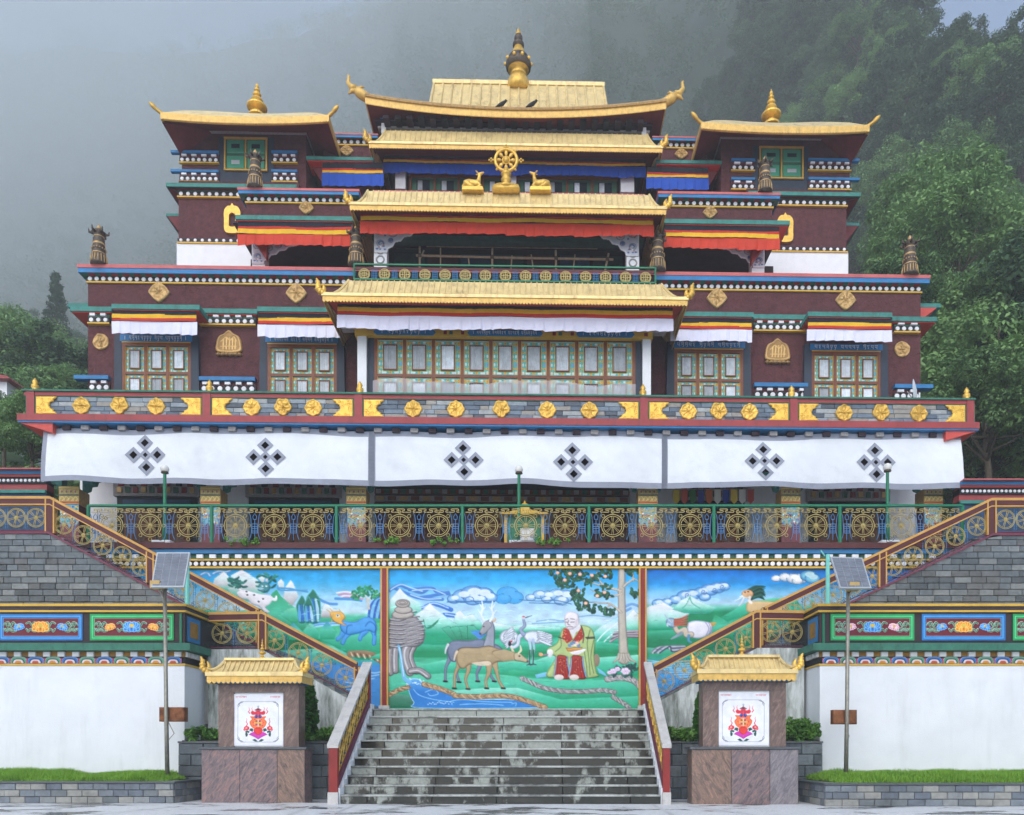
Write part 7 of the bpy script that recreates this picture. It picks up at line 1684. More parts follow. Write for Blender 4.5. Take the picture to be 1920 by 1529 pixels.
# ================================================================ fourth storey and crowning roof
def storey4():
    v = 17.0
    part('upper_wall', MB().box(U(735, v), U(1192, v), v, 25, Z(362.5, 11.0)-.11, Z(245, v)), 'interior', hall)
    zt, zb = Z(334, v), Z(366, v)
    for a, b_ in ((741, 760), (952, 968), (1164, 1189)): part('white_pillar', MB().box(U(a, v-.3), U(b_, v-.3), v-.3, v-.001, zb, Z(324, v)), 'white_paint', hall)
    for a, b_, n in ((770, 950, 4), (970, 1156, 4)):
        u0, u1 = U(a, v), U(b_, v); w = part('upper_window', MB().box(u0, u1, v-.06, v-.002, zb, zt), 'green_paint', hall); k = (u1-u0)/n
        for i in range(n):
            x0 = u0+i*k; part('pane', MB().box(x0+k*.26, x0+k*.8, v-.075, v-.061, zb+.1, zt-.22), 'glass_dark', w); part('curtain', MB().box(x0+k*.3, x0+k*.5, v-.09, v-.076, zb+.1, zt-.24), 'curtain_cloth', w)
            part('mullion', MB().box(x0-.04, x0+.05, v-.14, v-.061, zb, zt), 'wood_frame', w)
        part('head', MB().box(u0-.05, u1+.05, v-.16, v-.061, zt-.1, zt+.05), 'wood_frame', w)
    gold_roof(hall, U(723, 16.2), U(1213, 16.2), U(692, 15.4), U(1242, 15.4), 16.2, 15.4, Z(249, 16.2), Z(271.5, 15.4), 18, flame=.9, rib=.22)
    ze = Z(271.5, 15.4); part('soffit', MB().prism([(15.46, ze-.1), (15.46, ze-.18), (16.35, ze+.22), (17.0, ze+.3), (17.0, ze+.4)], U(698, 15.46), U(1237, 15.46), 'x'), 'soffit', hall)
    # wings
    for s, (a, b_), yo, mx, my in ((-1, (606, 700), 0, 650.5, 284), (1, (1232, 1326), 6, 1277, 290)):
        vw = 16.5; pm = (a+b_)/2; u0, u1 = U(a, vw), U(b_, vw); z = lambda py, v_=vw: Z(py+yo, v_, pm)
        part('wing_wall', MB().box(u0, u1, vw, 22, Z(362.5, 11.0)-.11, z(258)), 'maroon', hall)
        cornice(hall, u0, u1, vw, z(250, vw-.26), z(252.5, vw-.26), z(257, vw-.26), z(263.5), z(272), 22.3, sp=.27)
        put('diamond_medallion', DIAM[a % 2], hall, (U(mx, vw), vw-.01, Z(my, vw, mx)), None, (.76, 1, .6))
        la, lb = ((574, 700) if s < 0 else (1230, 1353)); ledge(hall, U(la, vw-.6), U(lb, vw-.6), vw-.6, vw+.3, Z(294.5+yo, vw-.6, pm), .14, .05)
        uo = u0 if s < 0 else u1; part('wing_cheek', MB().prism([(uo+s*.75, z(299)), (uo, z(350)), (uo, z(299))], vw-.2, 20), 'soffit', hall)
    # crowning roof: curved eave, ribbed upper part
    ve, vb, vr = 15.7, 18.1, 19.3; ue0, ue1 = U(685, ve), U(1249, ve); ec, ek = Z(207, ve), Z(186, ve)
    cu = (ue0+ue1)/2; hw = (ue1-ue0)/2; ub0, ub1 = U(806, vb), U(1138, vb); zb_, zr = Z(203, vb), Z(157, vr); ur0, ur1 = U(814, vr), U(1131, vr)
    ez = lambda u: ec+(ek-ec)*abs((u-cu)/hw)**2.1
    N, K = 40, 6; vs = []; fs = []
    back = 2*vr-ve
    def ringpt(s, q):       # s: 0 eave .. 1 upper base;  q: position round the front and sides
        pass
    mb = MB()
    for k in range(K+1):
        s = k/K; p = s**1.25
        for i in range(N+1):
            t = i/N; u = ue0+(ue1-ue0)*t; uu = u+(ub0+(ub1-ub0)*t-u)*s; vs.append((uu, ve+(vb-ve)*s, ez(u)*(1-p)+zb_*p))
    for k in range(K):
        for i in range(N): a = k*(N+1)+i; fs.append((a, a+1, a+N+2, a+N+1))
    mb.add(vs, fs)
    for sgn, ue, ub_ in ((-1, ue0, ub0), (1, ue1, ub1)):   # hipped ends
        vs = []; fs = []
        for k in range(K+1):
            s = k/K; p = s**1.25
            for i in range(9):
                t = i/8; v_ = (ve+(vb-ve)*s)*(1-t)+(back-(vb-ve)*s)*t; vs.append((ue+(ub_-ue)*s, v_, (ek-(ek-ec)*.0)*(1-p)+zb_*p-.35*math.sin(PI*t)*(1-s)))
        for k in range(K):
            for i in range(8): a = k*9+i; fs.append((a, a+9, a+10, a+1) if sgn > 0 else (a, a+1, a+10, a+9))
        mb.add(vs, fs)
    roof = part('crowning_roof', mb, 'gold', hall, True)
    up = MB(); up.add([(ub0, vb, zb_-.05), (ub1, vb, zb_-.05), (ur1, vr, zr), (ur0, vr, zr), (ub0, 2*vr-vb, zb_-.05), (ub1, 2*vr-vb, zb_-.05)], [(0, 1, 2, 3), (5, 4, 3, 2), (1, 5, 2), (4, 0, 3)])
    part('upper_slope', up, 'gold', roof)
    part('ridge', MB().box(ur0-.06, ur1+.06, vr-.12, vr+.12, zr-.12, zr+.06), 'gold', roof)
    n = 18
    for i in range(n+1):
        t = i/n; x0, x1 = ub0+(ub1-ub0)*t, ur0+(ur1-ur0)*t
        part('rib', MB().tube([(x0+(x0-x1)*.1, vb-.25, zb_-.1), (x0, vb-.03, zb_+.05), (x0+(x1-x0)*.5, (vb+vr)/2-.03, (zb_+zr)/2+.02), (x1, vr-.05, zr-.08)], .055, 6), 'gold', roof)
    fr = MB(); M_ = 110
    for i in range(M_):
        a, b_ = ue0+(ue1-ue0)*i/M_, ue0+(ue1-ue0)*(i+1)/M_; za, zb2 = ez(a), ez(b_); o = .004*(i % 2)
        fr.add([(a, ve-.03+o, za-.3), ((a+b_)/2, ve-.03+o, (za+zb2)/2-.36), (b_, ve-.03+o, zb2-.3), (b_, ve-.03+o, zb2+.02), (a, ve-.03+o, za+.02), (a, ve+.05, za-.3), (b_, ve+.05, zb2-.3)], [(0, 1, 2, 3, 4), (0, 5, 6, 2)])
    part('fringe', fr, 'gold_trim', roof)
    for i in range(1): part('eave_moulding', MB().tube([(ue0+(ue1-ue0)*i/30, ve-.05, ez(ue0+(ue1-ue0)*i/30)+.02) for i in range(31)], .07, 6), 'gold_old', roof)
    for s, ue in ((-1, ue0), (1, ue1)):
        part('side_fringe', MB().prism([(ve, ek-.3), (back, ek-.3), (back, ek+.02), (ve, ek+.02)], *sorted((ue, ue-s*.05)), 'x'), 'gold_trim', roof)
        d = MB(); P = lambda x, y, z_: (ue+s*x, ve+.1+y, ek+z_)               # dragon head rearing at the corner
        d.tube([P(-.3, .1, -.02), P(.05, 0, .08), P(.28, -.05, .2), P(.42, -.08, .3)], [.16, .2, .2, .14], 8); d.tube([P(.4, -.08, .28), P(.6, -.1, .22), P(.72, -.1, .1)], [.13, .09, .04], 7); d.tube([P(.4, -.08, .34), P(.6, -.1, .38), P(.74, -.1, .58), P(.7, -.1, .84), P(.76, -.1, .92)], [.15, .13, .09, .06, .03], 7); d.tube([P(.3, -.05, .36), P(.18, 0, .5), P(.05, 0, .46)], [.07, .05, .01], 6)
        for q in range(4): d.tube([P(.05+q*.1, -.12, .12+q*.04), P(.0+q*.1, -.2, .2+q*.06)], [.06, .01], 5)
        d.ball(P(.5, -.2, .34), .05)
        part('dragon_head', d, 'gold_trim', roof, True)
        # blue corner posts under the eave
        uc = U(720 if s < 0 else 1207, 16.6); zc = Z(245, 16.6); part('corner_post', MB().box(uc-.1, uc+.1, 16.5, 16.7, zc-.3, zc+.3), 'white_paint', hall); part('corner_capital', MB().prism([(uc-.1, zc+.28), (uc+.1, zc+.28), (uc+.3, zc+.62), (uc-.3, zc+.62)], 16.45, 16.75), 'blue_paint', hall)
    # eave underside and dark frieze
    zi = Z(250, 17.2); u0, u1 = U(722, 17.2), U(1206, 17.2)
    sf = MB(); so = lambda a: [(a, ve+.03), (a, 21)]
    sf.add([(ue0+.05, ve+.06, ek-.3), (cu, ve+.06, ec-.3), (ue1-.05, ve+.06, ek-.3), (u0, 17.2, zi), (cu, 17.2, zi), (u1, 17.2, zi), (ue0+.05, back, ek-.3), (u0, 22, zi), (ue1-.05, back, ek-.3), (u1, 22, zi)], [(0, 3, 4, 1), (1, 4, 5, 2), (6, 7, 3, 0), (2, 5, 9, 8)])
    part('eave_soffit', sf, 'soffit', hall)
    f_ = part('top_frieze', MB().box(u0, u1, 16.9, 22, zi-1.5, Z(225, 16.9)), 'soffit_dark', hall)
    for k, yv in enumerate((231, 239, 246)): part('frieze_band', MB().box(u0-.3+.1*k, u1+.3-.1*k, 16.4+.15*k, 16.9, Z(yv+4, 16.5), Z(yv, 16.5)), ['soffit_dark', 'carved_grey', 'gallery_green'][k], f_)
    dentils(f_, u0, u1, 16.5, Z(243, 16.5), Z(237, 16.5), .5, ('soffit_dark', 'gallery_dark'), .5, .5)
    # finial
    uf, vf = U(972, vr), vr; H = Z(50, vr)-Z(170, vr); zf = Z(172, vr)
    pr = [(.5, 0), (.54, .06), (.52, .14), (.44, .19), (.32, .22), (.42, .22), (.38, .27), (.28, .32), (.5, .33), (.6, .37), (.62, .42), (.52, .46), (.4, .48), (.5, .49), (.48, .52), (.36, .53), (.34, .58), (.2, .69), (.17, .7), (.27, .71), (.27, .745), (.16, .76), (.12, .79), (.2, .81), (.2, .85), (.1, .86), (.15, .88), (.14, .91), (.08, .92), (.1, .94), (.04, .97), (.0, 1)]
    dark = {8, 9, 10, 11, 12, 13, 18, 19, 20, 21, 22, 23, 24, 25, 27}
    fin = part('finial', MB().lathe([(r*1.0, z_*H) for r, z_ in pr], (uf, vf, zf), 20, 0, 1, lambda i: 1 if i in dark else 0), ['gold_orn', 'bronze_dark'], roof, True)
    pe = MB()
    for i in range(10): a = i*PI/5; pe.ball((uf+.62*math.cos(a), vf+.62*math.sin(a), zf+.43*H), .085, 8, 5)
    part('lotus_beads', pe, 'gold_orn', fin, True)
storey4()
valance(604, 718, (306, 317, 320, 324.5, 349), 16.0, BLUE_S, 'blue pleated valance on the upper left wing', seed=21)
valance(719, 1210, (294, 302, 304.5, 308.5, 328), 16.4, BLUE_S, 'long blue pleated valance behind the golden wheel', seed=22)
valance(1213, 1328, (315, 325, 328, 332.5, 355), 16.0, BLUE_S, 'blue pleated valance on the upper right wing', seed=23)

# ================================================================ corner towers
def build_tower(side):
    s = -1 if side == 'l' else 1; sd = 'left' if s < 0 else 'right'
    L = s < 0; V = 15.7
    X = (lambda a, b_: a) if L else (lambda a, b_: b_)
    yo = 0 if L else 16
    ob, ib = X(335, 1587), X(560, 1400)                       # outer and inner edge of the lower body
    pm = X(400, 1520); u = lambda p, v=V: U(p, v); z = lambda py, v=V: Z(py+yo, v, pm)
    t = thing('corner_tower', 'maroon corner tower with gold roof on the %s shoulder of the hall' % sd, 'tower', (u(ob), V, Z3), 'corner towers of the hall', b=True)
    a, b_ = sorted((u(ob), u(ib)))
    part('white_base', MB().box(a-.06, b_+.06, V-.05, 23, Z3-.05, z(458)), 'white_paint', t)
    part('lower_wall', MB().box(a, b_, V, 23, z(458)+.001, z(340)), 'maroon', t)
    dot_band(t, a-.02, b_+.02, V-.07, z(457), z(450), .3); dot_band(t, a-.02, b_+.02, V-.07, z(371), z(362.5), .3)
    part('green_frieze', MB().box(a-.02, b_+.02, V-.06, V+.2, z(362)+.001, z(358.5)), 'green_paint', t)
    # lower eave: teal edge over a red soffit on all sides
    oe, ie = X(311, 1614), X(530, 1400); e0, e1 = sorted((U(oe, V-.3), u(ib)))
    ev = V-.3; ze = Z(344+yo, ev, pm)
    part('eave', MB().box(e0, e1, ev, ev+.06, ze-.16, ze), 'teal_ledge', t); part('eave', MB().box(*((e0, e0+.06) if L else (e1-.06, e1)), ev+.06, 23, ze-.16, ze), 'teal_ledge', t); part('eave_deck', MB().box(e0+.03, e1-.03, ev+.03, 22.9, ze-.03, ze-.001), 'teal_ledge', t)
    f = MB(); (xo, xw) = (e0 if L else e1, a if L else b_)
    f.add([(e0+.05, ev+.05, ze-.19), (e1-.05, ev+.05, ze-.19), (b_, V, z(359)), (a, V, z(359))], [(0, 3, 2, 1)])
    f.add([(xo-s*.05, ev+.05, ze-.19), (xw, V, z(362)), (xw, 23, z(362)), (xo-s*.05, 23, ze-.19)], [(0, 1, 2, 3)]); part('eave_soffit', f, 'soffit', t)
    zz = z(372); part('side_eave', MB().box(*sorted((xw, xw+s*1.0)), V+1, 22, zz-.12, zz), 'teal_ledge', t); part('side_eave', MB().prism([(xw, zz-1.3), (xw+s*.95, zz-.13), (xw, zz-.13)], V+1, 22), 'soffit', t)
    # golden trefoil frame on the lower wall
    g = bezc([(-.42, -.9), (-.5, -.2), (-.5, .35), (-.3, .62), (-.1, .66), (0, .8), (.1, .66), (.3, .62), (.5, .35), (.5, -.2), (.42, -.9)], 4); g = [(x*.68, y_*.72) for x, y_ in g]; gi = [(x*.4, y_*.5-.08) for x, y_ in g]
    gx, gz = u(X(437, 1471)), Z(X(410, 427), V, X(437, 1471)); mb = MB(); n = len(g)
    mb.add([(gx+x, V-.12, gz+y_) for x, y_ in g]+[(gx+x, V-.12, gz+y_) for x, y_ in gi]+[(gx+x, V-.001, gz+y_) for x, y_ in g]+[(gx+x, V-.001, gz+y_) for x, y_ in gi], [(i, (i+1) % n, n+(i+1) % n, n+i) for i in range(n)]+[(i, 2*n+i, 2*n+(i+1) % n, (i+1) % n) for i in range(n)]+[(n+i, n+(i+1) % n, 3*n+(i+1) % n, 3*n+i) for i in range(n)])
    part('gold_arch', mb, 'gold_orn', t)
    # upper storey
    VU = 16.0; uo, ui = X(341, 1593), X(574, 1352); a2, b2 = sorted((U(uo, VU), U(ui, VU))); zu = lambda py: Z(py+(0 if L else 13), VU, pm)
    part('upper_wall', MB().box(a2, b2, VU, 21.5, ze-.05, zu(232)), 'maroon', t)
    # window
    wx0, wx1 = X((424, 500), (1425, 1503)); w0, w1 = U(wx0, VU), U(wx1, VU); wz0, wz1 = Z(X(322, 337), VU, wx0), Z(X(262, 279), VU, wx0)
    w = part('window', MB().box(w0, w1, VU-.05, VU-.001, wz0, wz1), 'green_paint', t)
    part('surround', MB().box(w0-.32, w1+.32, VU-.03, VU-.002, ze+.02, wz1+.1), 'dark_frame', w)
    hw = (w1-w0)/2; hh = (wz1-wz0)/2; mat('window_green', (70, 150, 120), .5, var=.12) if 'window_green' not in MATS else 0
    for i in range(2):
        for j in range(2):
            x0, z0 = w0+i*hw+.06, wz0+j*hh+.06; part('leaf', MB().brick(x0, x0+hw-.12, VU-.09, VU-.051, z0, z0+hh-.12, .03), 'window_green', w); part('pane', MB().box(x0+.2, x0+hw-.32, VU-.1, VU-.0905, z0+.2, z0+hh-.32), 'glass_dark' if j else 'alu', w)
    for zf in (wz0-.02, wz1-.03): part('frame_bar', MB().box(w0-.06, w1+.06, VU-.12, VU-.051, zf, zf+.06), 'gold_line', w)
    for xf in (w0-.05, (w0+w1)/2-.03, w1-.01): part('frame_bar', MB().box(xf, xf+.06, VU-.12, VU-.051, wz0+.04, wz1-.03), 'gold_line', w)
    # paired bands either side of the window
    for q0, q1 in X(((338, 412), (511, 559)), ((1370, 1414), (1514, 1594))):
        p0, p1 = U(q0, VU), U(q1, VU); pq = (q0+q1)/2; k = 0 if L else 14.5
        outer = (q0 < 400 if L else q1 > 1550)
        for yb in (284, 319.5):
            zz = lambda py: Z(py+k, VU-.11, pq)
            ex = .35 if outer else 0
            c = part('blue_cap', MB().box(p0-(ex if L else 0), p1+(0 if L else ex), VU-.16, VU-.002, zz(yb+4.6), zz(yb)), 'blue_paint', t)
            part('dentil_band', MB().box(p0, p1, VU-.08, VU-.002, zz(yb+11), zz(yb+5)), 'maroon_paint', c); dentils(c, p0, p1, VU-.08, zz(yb+9.5), zz(yb+6), .42, ('white_dot',), .07, .5)
            dot_band(t, p0, p1, VU-.1, zz(yb+20), zz(yb+12), .26, depth=.09)
    part('frieze', MB().box(a2-.05, b2+.05, VU-.15, 21.5, zu(251), zu(238)), 'carved_grey', t); dentils(t, a2, b2, VU-.15, zu(243), zu(238.5), .5, ('soffit_dark',), .3, .5)
    # roof
    vE = 14.5; eo, ei = X((301, 617), (1314, 1630)); r0, r1 = U(eo, vE), U(ei, vE); cu = (r0+r1)/2; hw_ = (r1-r0)/2
    ec, ek = Z(X(221, 239), vE, X(460, 1470)), Z(X(214.5, 233), vE, X(460, 1470)); vc = 17.3; back = 2*vc-vE; ez = lambda x: ec+(ek-ec)*abs((x-cu)/hw_)**2.2
    zap = Z(X(216, 233), vc, X(482, 1446)); mb = MB(); N = 20; K = 5
    for (fx, fy) in (((1, 0), (0, -1)), ((1, 0), (0, 1)), ((0, 1), (-1, 0)), ((0, 1), (1, 0))):
        vs = []; fs = []
        for k in range(K+1):
            q = k/K*.9; p = q**.85
            for i in range(N+1):
                tt = -1+2*i/N
                du = (tt*hw_*fx[0]+fy[0]*hw_)*(1-q); dv = (tt*(vc-vE)*fx[1]+fy[1]*(vc-vE))*(1-q); vs.append((cu+du, vc+dv, (ec+(ek-ec)*abs(tt)**2.2)*(1-p)+zap*p))
        for k in range(K):
            for i in range(N): c0 = k*(N+1)+i; fs.append((c0, c0+1, c0+N+2, c0+N+1) if fy in ((0, -1), (1, 0)) else (c0+1, c0, c0+N+1, c0+N+2))
        mb.add(vs, fs)
    rf = part('tower_roof', mb, 'gold', t, True)
    fr = MB(); M_ = 60
    for i in range(M_):
        x0, x1 = r0+(r1-r0)*i/M_, r0+(r1-r0)*(i+1)/M_; o = .004*(i % 2)
        fr.add([(x0, vE-.03+o, ez(x0)-.23), ((x0+x1)/2, vE-.03+o, (ez(x0)+ez(x1))/2-.28), (x1, vE-.03+o, ez(x1)-.23), (x1, vE-.03+o, ez(x1)+.02), (x0, vE-.03+o, ez(x0)+.02), (x0, vE+.06, ez(x0)-.27), (x1, vE+.06, ez(x1)-.27)], [(0, 1, 2, 3, 4), (0, 5, 6, 2)])
    part('fringe', fr, 'gold_trim', rf)
    for q, ue in ((-1, r0), (1, r1)):
        part('side_fringe', MB().prism([(vE, ek-.27), (back, ek-.27), (back, ek+.02), (vE, ek+.02)], *sorted((ue, ue-q*.05)), 'x'), 'gold_trim', rf)
        h = MB(); h.tube(bez([(ue-q*.15, vE+.1, ek-.02), (ue+q*.1, vE, ek+.08), (ue+q*.3, vE-.08, ek+.24), (ue+q*.42, vE-.1, ek+.36)], 4), [.07, .065, .07, .075, .07, .065, .08, .09, .085, .075, .06, .04, .015], 8); part('corner_horn', h, 'gold_orn', rf, True)
    sf = MB(); sf.add([(r0+.01, vE+.03, ek-.26), (cu, vE+.03, ec-.26), (r1-.01, vE+.03, ek-.26), (a2, VU, zu(248)), (cu, VU, zu(248)), (b2, VU, zu(248)), (r0+.01, back, ek-.26), (a2, 21, zu(248)), (r1-.01, back, ek-.26), (b2, 21, zu(248))], [(0, 3, 4, 1), (1, 4, 5, 2), (6, 7, 3, 0), (2, 5, 9, 8)])
    co, eo_ = (a2, r0) if L else (b2, r1)
    sf.add([(eo_, vE+.12, ek-.3), (co, VU-.03, zu(296)), (co-s*1.4, VU-.03, zu(247)), (eo_-s*1.8, vE+.12, ek-.32)], [(0, 1, 2, 3)])
    part('roof_soffit', sf, 'soffit', t)
    d = MB(); co = a2 if L else b2; eo_ = r0 if L else r1
    d.add([(eo_+(-s)*.05, vE+.1, ek-.34), (co, VU-.02, zu(292 if L else 295)), (co, 20, zu(292)), (eo_+(-s)*.05, 20, ek-.34), (co, VU-.02, zu(246))], [(0, 1, 2, 3), (0, 4, 1)]); part('side_soffit', d, 'soffit', t)
    fx, fz = U(X(482, 1446), vc), zap-.12; H = Z(X(155, 167.5), vc, X(482, 1446))-fz
    part('finial', MB().lathe(finial_profile(H, .44), (fx, vc, fz), 20), 'gold_orn', rf)
build_tower('l'); build_tower('r')
# ================================================================ white porch awning with endless knot cut-outs
def build_awning():
    v = 8.9; u0, u1 = U(84, v), U(1799, v); zt = lambda u: Z(811, v)+.05*math.sin(u*.55)+.03*math.sin(u*1.7+1); zb0 = Z(915, v)
    t = thing('awning', 'long white porch awning with grey borders and knot cut-outs', 'awning', ((u0+u1)/2, v, zb0), b=True)
    zb = lambda u: zb0+.025*math.sin(u*.5+2)+.02*math.sin(u*1.6)
    bulge = lambda u, q: v-0*(q:=min(max(q, 0), 1))-.03-.1*math.sin(u*.8+1)*(1-q)-.05*math.sin(u*2.1)*(1-q)-.06*math.sin(PI*q)-.035*float(vnoise(np.array(u*1.3+q*2.1), np.array(q*2.2-u*.5), 3))-.02*float(vnoise(np.array(u*4+q*5), np.array(q*5-u), 6))-.12*(1-q)**1.5
    knots = [(276, 856), (502, 862), (870, 866), (1074, 870), (1430, 869), (1639, 870)]
    seams = [U(698, v), U(1245, v)]
    D = .155; holes = []
    for px, py in knots:
        c0, c1 = U(px, v), Z(py, v, px)
        for a, b_ in ((0, 0), (-2.65, 0), (2.65, 0), (0, 2.7), (0, -2.7)):
            holes.append((c0+a*D-(0.06*b_*D), c1+b_*D, (.185 if (a or b_) else .13)))
    n = int((u1-u0)/.05); m = 40; vs = []; idx = {}
    bw = .13
    def P(u, q): return (u, bulge(u, q), zb(u)+(zt(u)-zb(u))*q)
    for i in range(n+1):
        u = u0+(u1-u0)*i/n
        for j in range(m+1): vs.append(P(u, j/m))
    W, G = MB(), MB(); fw, fg = [], []
    for i in range(n):
        uc = u0+(u1-u0)*(i+.5)/n
        for j in range(m):
            q = (j+.5)/m; zc = zb(uc)+(zt(uc)-zb(uc))*q
            if any(abs(uc-a)+abs(zc-b_) < r for a, b_, r in holes): continue
            f = (i*(m+1)+j, (i+1)*(m+1)+j, (i+1)*(m+1)+j+1, i*(m+1)+j+1)
            grey = j < 4 or j >= m-4 or uc-u0 < .17 or any(abs(uc-s_) < .11 for s_ in seams)
            (fg if grey else fw).append(f)
    part('white_cloth', MB().add(vs, fw), 'awning_white', t, True); part('grey_border', MB().add(vs, fg), 'awning_grey', t, True)
    for s_ in seams:                                             # pleated seam straps
        mb = MB(); k = 40
        for j in range(k): q = j/k; p = P(s_, q); p2 = P(s_, q+.55/k); mb.add([(s_-.1, p[1]-.012, p[2]), (s_+.1, p[1]-.012, p[2]), (s_+.1, p2[1]-.03, p2[2]), (s_-.1, p2[1]-.03, p2[2])], [(0, 1, 2, 3)])
        part('seam_strap', mb, 'awning_grey', t)
    for k, (px, py) in enumerate(knots):
        kt = MB()
        for a, b_, r in holes[k*5:k*5+5]:
            o, i_ = r+.1 if r > .15 else r+.085, r-.045
            def Q(x, z_, e): 
                uu = a+x; zz = b_+z_; q = (zz-zb(uu))/(zt(uu)-zb(uu)); return (uu, bulge(uu, q)-e, zz)
            for e in (.02,):
                vs2 = []
                for ring in (o, i_):
                    for c in range(4):
                        for w in range(4):
                            A = [(1, 0), (0, 1), (-1, 0), (0, -1)]; p, q2 = A[c], A[(c+1) % 4]; f = w/4
                            vs2.append(Q(ring*(p[0]*(1-f)+q2[0]*f), ring*(p[1]*(1-f)+q2[1]*f), e))
                kt.add(vs2, [(j, (j+1) % 16, 16+(j+1) % 16, 16+j) for j in range(16)])
        part('knot_trim', kt, 'awning_grey', t)
build_awning()
# dark porch soffit strings of pennants at the right bays
def build_pennants():
    v = 10.6; t = thing('pennant_string', 'string of coloured prayer pennants under the awning at right', 'flag', (U(1320, v), v, TZ+2.5), b=True)
    cols = [(222, 190, 60), (206, 84, 60), (60, 120, 70), (60, 70, 150), (210, 110, 60), (226, 222, 210), (40, 70, 160), (230, 196, 70), (224, 220, 214), (190, 70, 60)]
    for i, c in enumerate(cols):
        nm = 'pennant_%d' % i; mat(nm, c, .8, var=.1); px = 1268+i*15.5; u = U(px, v); zt = Z(918, v, px); h = Z(918, v, px)-Z(946, v, px)
        part('pennant', MB().prism([(u-.12, zt), (u-.12, zt-h*.75), (u, zt-h), (u+.12, zt-h*.75), (u+.12, zt)], v-.006, v+.006), nm, t)
    part('cord', MB().tube([(U(1262, v), v, Z(918, v, 1262)), (U(1414, v), v, Z(918, v, 1414))], .012, 4), 'bamboo', t)
build_pennants()
# ================================================================ roof ornaments
def dhvaja_mesh():
    """victory banner: black cylinder with gold fringes and a pronged top"""
    pr = [(.34, 0), (.33, .04)]
    z_ = .04
    for k, (r0, r1, h) in enumerate(((.33, .29, .3), (.3, .27, .04), (.29, .25, .16), (.27, .25, .03), (.27, .23, .14), (.25, .24, .05), (.25, .22, .12), (.24, .2, .1), (.21, .24, .12))): pr += [(r0, z_+.01), (r1, z_+h)]; z_ += h+.012
    pr += [(.3, z_+.03), (.24, z_+.06), (.14, z_+.1), (.16, z_+.15), (.08, z_+.2), (.09, z_+.26), (0, z_+.38)]
    gold = {5, 11, 12, 17, len(pr)-4, len(pr)-3, len(pr)-2}
    mb = MB().lathe(pr, (0, 0, 0), 20, 0, 1, lambda i: 1 if i in gold else 0)
    for i in range(16):
        a = i*PI/8; mb.tube([(.335*math.cos(a), .335*math.sin(a), .04), (.3*math.cos(a), .3*math.sin(a), .33)], .022, 4, 1); mb.ball((.285*math.cos(a+.2), .285*math.sin(a+.2), .58), .03, 6, 4, 1)
    for i in range(6):
        a = i*PI/3+.3; mb.tube([(.22*math.cos(a), .22*math.sin(a), z_), (.38*math.cos(a), .38*math.sin(a), z_+.02), (.4*math.cos(a), .4*math.sin(a), z_+.14)], [.06, .05, .02], 5, 0)
    return mb.mesh('victory_banner', ['bronze_dark', 'gold_old'], True), z_+.38
DHV, DHV_H = dhvaja_mesh()
for px, yt, yb, v, lb in ((185.5, 421, 497, 11.3, 'black and gold victory banner on the left end of the lower roof'), (668, 421, 499, 11.2, 'black and gold victory banner left of the gallery railing'), (1233, 430, 509, 11.2, 'black and gold victory banner right of the gallery railing'), (1706, 441, 517, 11.3, 'black and gold victory banner on the right end of the lower roof'), (478.5, 280, 354, 12.1, 'black and gold victory banner before the left tower window'), (1434.5, 292, 361, 12.1, 'black and gold victory banner before the right tower window')):
    h = Z(yt, v, px)-Z(yb, v, px); o = bpy.data.objects.new('victory_banner', DHV); COL.objects.link(o); _place(o, (U(px, v), v, Z(yb, v, px)), True); k = h/DHV_H; o.scale = (k*.9, k*.9, k)
    tag(o, lb, 'roof ornament', 'victory banners on the roofs')
def build_wheel():
    v = 10.9; px = 949; s = F/(DC+v); u = U(px, v); zc = Z(301, v, px); R = 22.5/s; zb = Z(362, v, px)
    t = thing('dharma_wheel', 'golden eight spoked wheel on a lotus stand above the middle roof', 'wheel', (u, v, zb), b=True)
    part('rim', MB().tube(circ(u, zc, R*.9, v, 36), R*.14, 10, closed=True), 'gold_orn', t, True)
    h = MB(); h.ball((u, v, zc), R*.26, 14, 8); h.tube(circ(u, zc, R*.3, v, 20), R*.06, 6, closed=True); part('hub', h, 'gold_orn', t, True)
    for i in range(8):
        a = i*PI/4; m = MB(); d = Vector((math.cos(a), 0, math.sin(a))); c = Vector((u, v, zc))
        m.tube([c+d*R*.3, c+d*R*.42, c+d*R*.58, c+d*R*.72, c+d*R*.8], [R*.05, R*.1, R*.17, R*.13, R*.04], 8); part('spoke', m, 'gold_orn', t, True)
        m = MB(); q = c+d*R*1.1; m.ball(q, R*.1, 8, 6)
        if i in (0, 4): m.ball(q+d*R*.3, R*.09, 8, 6); m.ball(q+d*R*.14+Vector((0, 0, R*.12)), R*.09, 8, 6); m.ball(q+d*R*.14-Vector((0, 0, R*.12)), R*.09, 8, 6)
        if i == 2: m.ball(q+Vector((R*.13, 0, 0)), R*.08, 8, 6); m.ball(q-Vector((R*.13, 0, 0)), R*.08, 8, 6); m.ball(q+d*R*.16, R*.08, 8, 6)
        part('jewel', m, 'gold_orn', t, True)
    hs = zc-R*1.0-zb
    part('stem', MB().lathe([(.3, 0), (.32, hs*.1), (.2, hs*.2), (.12, hs*.3), (.16, hs*.4), (.2, hs*.5), (.12, hs*.62), (.17, hs*.7), (.2, hs*.78), (.08, hs*.86), (.12, hs*1.0)], (u, v, zb+.1), 14), 'gold_orn', t, True)
    b = MB(); b.prism(bezc([(u-.45, zb), (u-.4, zb+.14), (u-.22, zb+.2), (u+.22, zb+.2), (u+.4, zb+.14), (u+.45, zb)], 3), v-.25, v+.25); b.ball((u-.42, v, zb+.14), .1); b.ball((u+.42, v, zb+.14), .1); b.ball((u-.42, v, zb+.26), .06); b.ball((u+.42, v, zb+.26), .06); part('lotus_base', b, 'gold_orn', t, True)
build_wheel()
